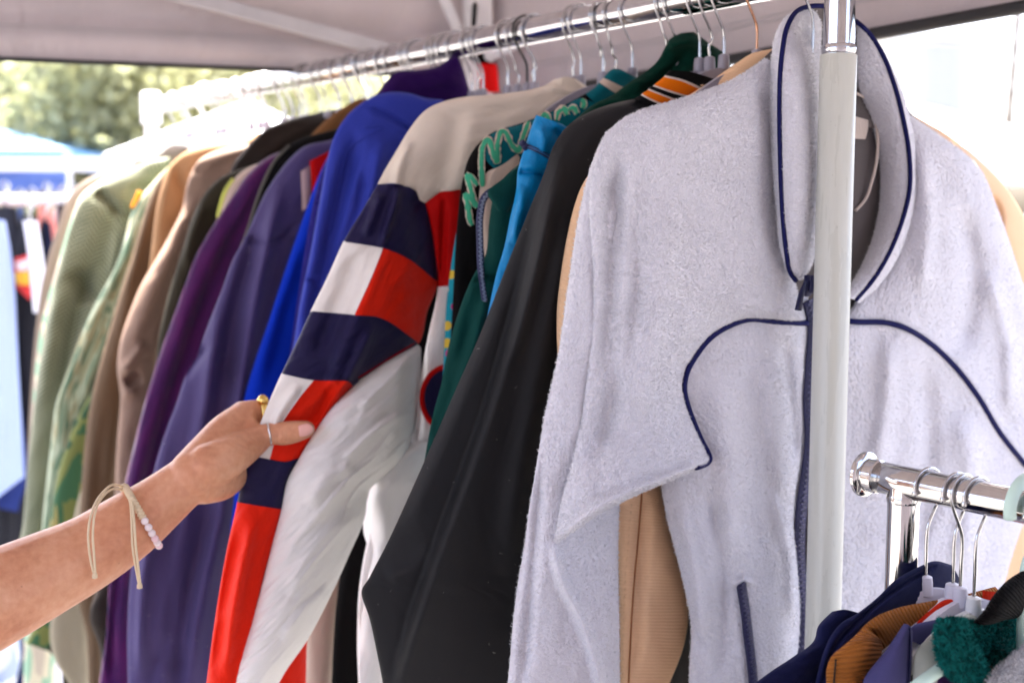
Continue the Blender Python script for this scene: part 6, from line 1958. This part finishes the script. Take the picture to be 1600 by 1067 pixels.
# bracelet
m_cord = cloth('cream_cord', rgb(234, 218, 190), 0.8, 0.0009, 0.5, 0.1, 0.08)
m_bead = plain('pearl_bead', rgb(240, 226, 228), 0.25, spec=0.6, var=0.05, coat=0.5)
m_beadp = plain('pink_bead', rgb(240, 206, 212), 0.25, spec=0.6, var=0.05, coat=0.5)
DB = DF - 0.076
bc = at(223, 808, DB)
top = at(197, 763, DB); bot = at(249, 853, DB)
uu_ = (top - bot) / 2
Ru = np.linalg.norm(uu_); uu_ /= Ru
vw = (CAM - bc); vw -= uu_ * (vw @ uu_); vw /= np.linalg.norm(vw)
brace = thing('bracelet', 'cream cord bracelet with pearly beads and dangling tie ends on the wrist', 'bracelet', bc)
def bp(a, k=1.0):
    return bc + (uu_ * math.cos(a) * Ru + vw * math.sin(a) * (Ru * 1.14)) * k
def band(a0, a1, r, name, amp=0.0, nn=60):
    A = np.linspace(a0, a1, nn)
    P = [bp(a, 1.015) for a in A]
    R = r * (1 + amp * np.abs(np.sin(np.linspace(0, nn * 0.42, nn))))
    tube(name, P, R, m_cord, brace, 10)
band(0.02, 1.62, 0.0026, 'braid', 0.45, 110)
band(2.85, 2 * math.pi, 0.0013, 'cord')
beads = [1.72, 1.93, 2.14, 2.36, 2.58, 2.80]
for k, a in enumerate(beads):
    q = bp(a, 1.04)
    r = 0.0037
    lathe('bead', q - AX[2] * r, AX[2], [(0, 0.0004)] + [(r - r * math.cos(x), r * math.sin(x)) for x in np.linspace(0.3, 2.84, 9)] + [(2 * r, 0.0004)], m_beadp if k in (3, 5) else m_bead, brace, 16)
kq = at(194, 762, DB - 0.005)
lathe('knot', kq - AX[2] * 0.0042, AX[2], [(0, 0.001), (0.001, 0.0036), (0.004, 0.0048), (0.007, 0.004), (0.0085, 0.0012)], m_cord, brace, 14)
def tie(pts, name='tie_cord'):
    P = np.array([at(x, y, DB + o) for x, y, o in pts])
    tube(name, smooth_line(P, 0.002), 0.00115, m_cord, brace, 8)
tie([(192, 760, -.010), (178, 757, -.022), (160, 770, -.042), (145, 795, -.062), (138, 830, -.071), (140, 865, -.071), (146, 894, -.069)])
tie([(192, 764, -.012), (176, 764, -.026), (158, 779, -.046), (148, 803, -.064), (145, 835, -.071), (147, 868, -.071), (149, 896, -.069)])
tie([(198, 768, -.010), (204, 788, -.036), (206, 820, -.047), (207, 850, -.048), (212, 885, -.046), (217, 912, -.044)])
tie([(200, 766, -.011), (207, 790, -.038), (210, 820, -.048), (212, 852, -.049), (216, 885, -.047), (219, 912, -.045)])
for x, y, o in ((148, 897, -.069), (218, 913, -.045)):
    q = at(x, y, DB + o)
    lathe('cord_tip', q - AX[2] * 0.004, AX[2], [(0, 0.0008), (0.0008, 0.0026), (0.004, 0.0024), (0.006, 0.0014), (0.0066, 0.0006)], m_cord, brace, 12)

# ------------------------------------------------------------------ things behind the rail under the canopy
pouch = thing('red_pouch', 'small bright red pouch with black strap hanging behind the long rail', 'pouch', at(764, 120, 1.93))
pc = Plane(at(764, 120, 1.93), np.array([0, 1.0, 0]))
Q = loft(rails([[(746, 99), (776, 101)], [(747, 112), (778, 112)], [(749, 128), (779, 130)], [(752, 146), (780, 144)]]), pc, 0.012, step=3, p=5)
emit(Q, 'pouch_body', cloth('red_nylon', rgb(225, 16, 14), 0.5, 0.001, 0.1, 0, 0.05), pouch)
Q = loft(rails([[(730, 76), (758, 76)], [(732, 90), (757, 92)], [(742, 100), (776, 101)]]), pc, 0.006, step=3)
emit(Q, 'strap', f_jet, pouch)
tube('strap_loop', [at(742, 78, 1.93), at(740, 40, 1.96), at(744, -20, 2.02)], 0.004, f_jet, pouch, 8)
whitec = thing('white_cloth', 'folded white cloth tucked up under the canopy behind the rail', 'cloth', at(790, 84, 1.97))
Q = loft(rails([[(756, 78), (840, 62)], [(756, 92), (815, 74)], [(756, 100), (775, 92)]]), Plane(at(790, 84, 1.97), np.array([0, 1.0, 0])), 0.006, step=3)
emit(Q, 'fold', m_whitefabric, whitec)

# ------------------------------------------------------------------ the market beyond
def tent(name, label, c, half, eave_z, peak_z, val, mat, leg_mat, rot=0.0):
    t = thing(name, label, 'canopy tent', (c[0], c[1], 0))
    ca, sa = math.cos(rot), math.sin(rot)
    def w(x, y, z):
        return np.array([c[0] + x * ca - y * sa, c[1] + x * sa + y * ca, z])
    cs = [(-half, -half), (half, -half), (half, half), (-half, half)]
    for k in range(4):
        a, b = cs[k], cs[(k + 1) % 4]
        V = []
        n = 10
        for i in range(n + 1):
            for j in range(n + 1):
                f, g2 = i / n, j / n
                q = w(a[0] * (1 - g2) + b[0] * g2, a[1] * (1 - g2) + b[1] * g2, eave_z) * (1 - f) + w(0, 0, peak_z) * f
                q = q - AX[2] * 0.12 * half * math.sin(math.pi * f) * math.sin(math.pi * g2) * 0.6
                V.append(q)
        idx = np.arange((n + 1) ** 2).reshape(n + 1, n + 1)
        F = np.stack([idx[:-1, :-1], idx[:-1, 1:], idx[1:, 1:], idx[1:, :-1]], -1).reshape(-1, 4)
        mesh_obj('roof_panel', V, F, mat, t, uv=np.array([[v[0], v[1]] for v in V]))
        A, B = w(a[0], a[1], eave_z), w(b[0], b[1], eave_z)
        V = []
        for i in range(31):
            f = i / 30
            for dz in (0, -val):
                q = A * (1 - f) + B * f + AX[2] * dz
                q = q + (w(0, 0, 0) - w(0, 0, 0)) + np.array([math.sin(f * 40), math.cos(f * 40), 0]) * 0.01 * (1 if dz else 0)
                V.append(q)
        F = [[2 * i, 2 * i + 1, 2 * i + 3, 2 * i + 2] for i in range(30)]
        mesh_obj('valance', V, F, mat, t, uv=np.array([[v[0], v[2]] for v in V]))
        box('leg', w(a[0] * 0.985, a[1] * 0.985, (eave_z - 0.02) / 2), AX, (0.025, 0.025, (eave_z - 0.02) / 2), leg_mat, t)
    return t
p = at(108, 246, 12)
tent('canopy_tent', 'blue canopy tent far off at the left edge of the market', (p[0] - 1.5, p[1] + 1.5), 1.5, 2.2, 2.55, 0.2, m_bluefabric, m_whitesteel)
p = at(300, 250, 8.0)
tent('canopy_tent', 'white peaked market tent behind the far end of the long rail', (at(352, 250, 8.0)[0], p[1] + 0.8), 0.80, 1.95, 2.38, 0.22, m_whitefabric, m_whitesteel)
p = at(1480, 235, 7.5)
tent('canopy_tent', 'white market tent at the right, below the louvred building', (p[0] + 0.0, p[1] + 1.0), 0.95, 1.98, 2.35, 0.22, m_whitefabric, m_whitesteel, 0.3)
# white frame beam over the second-hand rail
fb = thing('market_stall_frame', 'white stall frame with a long horizontal beam at the left', 'stall frame', at(60, 256, 6.0) * np.array([1, 1, 0]))
A, B = at(-420, 256, 6.0), at(172, 257, 6.0)
box('beam', (A + B) / 2, AX, ((B[0] - A[0]) / 2, 0.03, 0.034), m_whitesteel, fb)
for q in (A, B):
    box('post', np.array([q[0], q[1], (q[2] - 0.034) / 2]), AX, (0.025, 0.025, (q[2] - 0.034) / 2), m_whitesteel, fb)
bt = thing('blue_banner', 'blue printed banner cloth hanging below the white stall beam', 'banner', at(40, 282, 6.05))
bpn = Plane(at(40, 282, 6.05), np.array([0, 1.0, 0]))
Q = loft(rails([[(-150, 268), (104, 268)], [(-150, 282), (104, 282)], [(-150, 300), (104, 300)]]), bpn, 0.01, step=8, wr=(0.01, 0.2, 0.3))
emit(Q, 'banner_cloth', cloth('blue_banner_cloth', rgb(104, 126, 184), 0.7, 0.002, 0.1, 0, 0.15), bt)

# background rail with garments
br = thing('clothing_rack', 'distant clothing rail packed with shirts at the left edge of the picture', 'clothing rack', at(20, 318, 3.3) * np.array([1, 1, 0]))
A, B = at(-260, 312, 3.3), at(118, 306, 3.6)
B[2] = A[2]
tube('rail', [A, B], 0.016, m_whitesteel, br, 14)
for q in (A, B):
    lathe('post', np.array([q[0], q[1], 0]), zc, [(0.0, 0.016), (q[2], 0.016)], m_whitesteel, br, 14)
bfr = Plane(at(40, 400, 3.42), np.array([0.12, 1.0, 0]))
c_w = cloth('white_shirt', rgb(232, 232, 236), 0.8, 0.002, 0.1, 0.1, 0.04)
c_lb = cloth('pale_blue_shirt', rgb(176, 190, 222), 0.8, 0.002, 0.1, 0.1, 0.05)
c_bk = cloth('charcoal_shirt', rgb(52, 52, 58), 0.8, 0.002, 0.1, 0.1, 0.1)
c_nv = cloth('navy_shirt', rgb(36, 40, 66), 0.8, 0.002, 0.1, 0.1, 0.1)
c_pk = cloth('pink_shirt', rgb(224, 150, 140), 0.8, 0.002, 0.1, 0.1, 0.1)
c_bl = cloth('bright_blue_shirt', rgb(58, 72, 130), 0.8, 0.002, 0.1, 0.1, 0.1)
def far_shirt(label, L, R, mat, off, cat='shirt'):
    g = thing('shirt', label, cat, bfr.c + bfr.n * off, 'shirts on the distant rail')
    Q = loft(rows2(L, R), bfr, 0.03, off=off, step=9, wr=(0.012, 0.08, 0.4))
    emit(Q, 'front', mat, g)
    hx = (L[0][0] + R[0][0]) / 2
    q = bfr.hit(np.array(hx), np.array(float(L[0][1]) - 6), off)
    tube('hook', [q + np.array([0, 0, -0.02]), q + np.array([0, 0, 0.012]), q + np.array([0.012, 0, 0.03]), q + np.array([0.0, 0, 0.045]), q + np.array([-0.012, 0, 0.03])], 0.003, m_wire, g, 6)
    return g, Q
far_shirt('pink shirt shoulder at the far end of the distant rail', [(60, 322), (52, 345), (54, 420), (56, 1000)], [(82, 330), (98, 345), (102, 420), (100, 1000)], c_pk, -0.10)
far_shirt('dark navy shirt deep in the distant rail', [(64, 345), (54, 370), (50, 480), (48, 1100)], [(78, 348), (88, 380), (92, 480), (92, 1100)], c_nv, -0.05)
gq, Q = far_shirt('charcoal shirt with a red and yellow chest print on the distant rail', [(34, 335), (18, 370), (14, 500), (10, 1060)], [(58, 340), (66, 380), (66, 500), (64, 1060)], c_bk, 0.0)
pr = [(22, 404), (46, 396), (50, 440), (48, 474)]
patch(Q, 'chest_print', [(22, 404), (23, 425), (26, 450)], [(44, 398), (48, 425), (48, 470)], plain('red_print', rgb(226, 60, 60), 0.7), gq, 0.006)
patch(Q, 'chest_print', [(23, 426), (24, 436), (25, 444)], [(46, 424), (47, 436), (47, 446)], plain('yellow_print', rgb(250, 190, 60), 0.7), gq, 0.012)
patch(Q, 'chest_print', [(24, 410), (25, 418), (26, 424)], [(44, 404), (45, 414), (45, 422)], plain('white_print', rgb(235, 225, 225), 0.7), gq, 0.012)
far_shirt('white shirt with bright sleeve on the distant rail', [(36, 345), (40, 370), (46, 420), (52, 488)], [(58, 345), (64, 380), (70, 430), (66, 490)], c_w, 0.06)
far_shirt('pale blue shirt leftmost on the distant rail', [(-40, 335), (-50, 400), (-40, 560), (-34, 800)], [(8, 345), (18, 400), (28, 560), (38, 745)], c_lb, 0.08)
far_shirt('black shirt at the right end of the distant rail', [(90, 318), (84, 335), (86, 420), (84, 1000)], [(108, 322), (120, 340), (122, 430), (120, 1000)], c_bk, -0.14)
far_shirt('dark grey shirt behind the pale blue one on the distant rail', [(-12, 322), (-30, 345), (-26, 420), (-20, 1080)], [(26, 325), (40, 350), (44, 430), (40, 1080)], c_bk, -0.02)
far_shirt('bright blue shirt low on the distant rail', [(-30, 560), (-20, 640), (-16, 700), (-20, 790)], [(30, 600), (40, 680), (44, 740), (30, 800)], c_bl, 0.02)
for k_, (cn, cc_) in enumerate([('maroon', (120, 50, 56)), ('cream', (226, 218, 200)), ('slate grey', (96, 100, 112)), ('denim blue', (84, 104, 146)), ('olive', (100, 104, 78)), ('dusty rose', (206, 166, 160)), ('silver grey', (186, 188, 194)), ('brown', (96, 76, 62)), ('ink black', (34, 34, 40)), ('lilac', (176, 168, 200))]):
    x_ = [-36, -18, 4, 28, 46, 70, 84, 98, 112, 14][k_]
    w_ = [20, 16, 18, 15, 18, 14, 13, 16, 14, 16][k_]
    y_ = 318 + 7 * math.sin(k_ * 2.3)
    far_shirt(f'{cn} shirt, a thin blurred strip on the distant rail', [(x_, y_), (x_ - 6, y_ + 16), (x_ - 8, y_ + 130), (x_ - 10, 1040)], [(x_ + w_ * 0.6, y_ + 2), (x_ + w_, y_ + 22), (x_ + w_ + 2, y_ + 130), (x_ + w_ + 2, 1040)], cloth(cn.replace(' ', '_') + '_shirt', rgb(*cc_), 0.8, 0.002, 0.1, 0.1, 0.08), -0.16 - 0.035 * k_)
# low basket of clothes below the forearm at far left
pj = thing('jeans_pile', 'pile of blue and white washed jeans on a low table at bottom left', 'clothes pile', at(10, 1050, 2.9))
jp = Plane(at(10, 1050, 2.9), np.array([0, 1.0, 0]))
Q = loft(rows2([(-160, 930), (-150, 1000), (-150, 1100), (-150, 1300)], [(30, 985), (34, 1010), (24, 1067), (10, 1300)]), jp, 0.06, step=8, wr=(0.02, 0.05, 0.05))
emit(Q, 'washed_denim', camo('washed_denim', [rgb(214, 220, 228), rgb(170, 186, 210), rgb(226, 230, 234), rgb(130, 150, 186)], 9), pj)
Q = loft(rows2([(10, 960), (18, 1020), (16, 1100), (10, 1300)], [(58, 1000), (74, 1040), (84, 1100), (90, 1300)]), jp, 0.04, off=-0.05, step=8, wr=(0.01, 0.05, 0.05))
emit(Q, 'blue_denim', c_bl, pj)
Q = loft(rows2([(30, 950), (36, 1000), (44, 1067), (50, 1300)], [(70, 950), (82, 1010), (74, 1067), (80, 1300)]), jp, 0.03, off=0.12, step=8)
emit(Q, 'dark_denim', c_nv, pj)
Q = loft(rows2([(66, 1030), (70, 1050), (72, 1100), (60, 1300)], [(98, 1030), (100, 1060), (104, 1100), (110, 1300)]), jp, 0.04, off=-0.1, step=8)
emit(Q, 'white_shirt', c_w, pj)

# trees
def foliage_mat(name, a, b):
    m = M(name)
    oi = m.new('ShaderNodeObjectInfo')
    n = m.noise(m.obj(), 1.6, 3)
    n2 = m.noise(m.obj(), 14, 2)
    m.l.new(m.ramp(m.math('ADD', m.math('MULTIPLY', n, 0.6), m.math('MULTIPLY', n2, 0.4)), [(0.35, a), (0.65, b)]), m.b.inputs['Base Color'])
    m.b.inputs['Roughness'].default_value = 0.6
    m.b.inputs['Transmission Weight'].default_value = 0.0
    tr = m.new('ShaderNodeBsdfTranslucent')
    tr.inputs[0].default_value = (0.40, 0.41, 0.22, 1)
    mx = m.new('ShaderNodeMixShader')
    mx.inputs[0].default_value = 0.5
    m.l.new(m.b.outputs[0], mx.inputs[1])
    m.l.new(tr.outputs[0], mx.inputs[2])
    m.l.new(mx.outputs[0], m.n['Material Output'].inputs[0])
    return m.m
f_leaf = foliage_mat('yellow_green_leaves', (0.20, 0.205, 0.12, 1), (0.34, 0.335, 0.23, 1))
f_bark = plain('bark', (0.12, 0.09, 0.065, 1), 0.9, var=0.3, scale=14, bump=0.5)
def tree(label, base, h0, h1, rad, n, seed):
    rg = np.random.default_rng(seed)
    t = thing('tree', label, 'tree', (base[0], base[1], 0))
    b = np.array([base[0], base[1], 0.0])
    tp = b + np.array([rg.normal() * 0.2, 0, h0 + (h1 - h0) * 0.5])
    tube('trunk', smooth_line(np.array([b, b + np.array([0.1, 0, h0 * 0.6]), tp]), 0.3), np.linspace(0.2, 0.08, len(smooth_line(np.array([b, b + np.array([0.1, 0, h0 * 0.6]), tp]), 0.3))), f_bark, t, 12)
    cl = []
    for k in range(42):
        d = rg.normal(size=3); d /= np.linalg.norm(d)
        r = rg.random() ** 0.4
        c = np.array([base[0], base[1], (h0 + h1) / 2]) + d * r * np.array([rad, rad * 0.9, (h1 - h0) / 2])
        cl.append(c)
        if k % 5 == 0:
            P = smooth_line(np.array([b + np.array([0, 0, h0 * 0.8]), (tp + c) / 2 + rg.normal(size=3) * 0.15, c]), 0.3)
            tube('limb', P, np.linspace(0.07, 0.02, len(P)), f_bark, t, 8)
    cl = np.array(cl)
    k = rg.integers(0, len(cl), n)
    P = cl[k] + rg.normal(size=(n, 3)) * rad * 0.17
    a = rg.normal(size=(n, 3)); a /= np.linalg.norm(a, axis=1)[:, None]
    c = np.cross(a, rg.normal(size=(n, 3))); c /= np.linalg.norm(c, axis=1)[:, None]
    s = rg.uniform(0.05, 0.11, (n, 1))
    V = np.stack([P - a * s, P + c * s * 0.5, P + a * s, P - c * s * 0.5], 1).reshape(-1, 3)
    F = (np.arange(n)[:, None] * 4 + np.array([[0, 1, 2, 3]]))
    mesh_obj('crown', V, F, f_leaf, t, smooth=False)
for k, (px, dpt, h0, h1, rad, n) in enumerate([(130, 15, 1.9, 4.6, 1.7, 6000), (330, 17, 1.9, 5.0, 1.9, 6500), (480, 19, 1.7, 4.6, 1.7, 5500), (215, 20, 1.4, 4.2, 2.2, 6000), (10, 22, 1.5, 4.0, 2.0, 4500)]):
    q = at(px, 337, dpt)
    tree(['bright green tree above the blue canopy tent', 'broad bright green tree behind the far rail end', 'bright green tree showing below the canopy edge', 'low bushy green tree between the others', 'pale green tree at the left picture edge'][k], q, h0, h1, rad, n, 40 + k)

# louvred building and palm at the right
bl_ = thing('building', 'white building with a louvred panel in the bright background at right', 'building', at(1490, 337, 20) * np.array([1, 1, 0]))
m_wall = plain('white_render', rgb(226, 224, 220), 0.8, var=0.04, scale=3)
m_louv = plain('grey_louvre', rgb(214, 216, 222), 0.6, var=0.04)
wl0 = at(1500, 337, 20); 
x0, x1 = at(1300, 337, 20)[0], at(1530, 337, 20)[0]
zt = at(1500, 68, 20)[2]
yw = wl0[1]
box('wall', ((x0 + x1) / 2, yw + 2.0, zt / 2), AX, ((x1 - x0) / 2, 2.0, zt / 2), m_wall, bl_)
box('roof', ((x0 + x1) / 2 + 0.05, yw + 2.0, zt + 0.05), AX, ((x1 - x0) / 2 + 0.12, 2.15, 0.05), m_wall, bl_)
lx0, lx1 = at(1432, 337, 20)[0], at(1496, 337, 20)[0]
lz0, lz1 = at(1460, 192, 20)[2], at(1460, 76, 20)[2]
fr_ = box('louvre_frame', ((lx0 + lx1) / 2, yw - 0.03, (lz0 + lz1) / 2), AX, ((lx1 - lx0) / 2 + 0.05, 0.03, (lz1 - lz0) / 2 + 0.05), m_wall, bl_)
bm_ = None
for i in range(17):
    z = lz0 + (lz1 - lz0) * (i + 0.5) / 17
    ay = np.array([0, math.cos(0.7), -math.sin(0.7)]); az = np.array([0, math.sin(0.7), math.cos(0.7)])
    V, F = box_geo(((lx0 + lx1) / 2, yw - 0.09, z), [AX[0], ay, az], ((lx1 - lx0) / 2, 0.04, 0.006))
    if bm_ is None:
        bm_ = mesh_obj('louvre_slat', V, F, m_louv, bl_, smooth=False)
        z0 = z
    else:
        o = bm_.copy()
        link(o, bl_)
        o.location.z = bm_.location.z + (z - z0)
pt = thing('palm_tree', 'thin leaning palm trunk in the bright background at the right edge', 'palm tree', at(1572, 337, 13) * np.array([1, 1, 0]))
A = at(1570, 260, 13); B = at(1592, 10, 13)
d = (B - A) / (B[2] - A[2])
base_ = A - d * A[2]
P = [base_ + d * z for z in np.linspace(0, 5.6, 60)]
tube('trunk', P, 0.04 + 0.005 * np.sin(np.linspace(0, 140, 60)), f_bark, pt, 12)
tops = P[-1]
Vv, Ff = [], []
for k in range(16):
    an = 2 * math.pi * k / 16 + rnd.random() * 0.3
    el = rnd.uniform(-0.2, 1.0)
    dirn = np.array([math.cos(an), math.sin(an), 0])
    for j in range(14):
        f = j / 13
        c = tops + dirn * 1.3 * f + AX[2] * (el * 1.1 * f - 1.3 * f * f)
        s = np.cross(dirn, AX[2])
        for sg in (-1, 1):
            q = c + s * sg * 0.28 * (1 - f * 0.6) + AX[2] * -0.18 + dirn * 0.15
            i0 = len(Vv)
            Vv += [c, c + dirn * 0.05, q]
            Ff.append([i0, i0 + 1, i0 + 2])
mesh_obj('crown', Vv, Ff, f_leaf, pt, smooth=False)

# bookkeeping: drop helper properties
for o in bpy.data.objects:
    if '_base' in o:
        if o.parent is None and o.type == 'EMPTY':
            pass
        del o['_base']
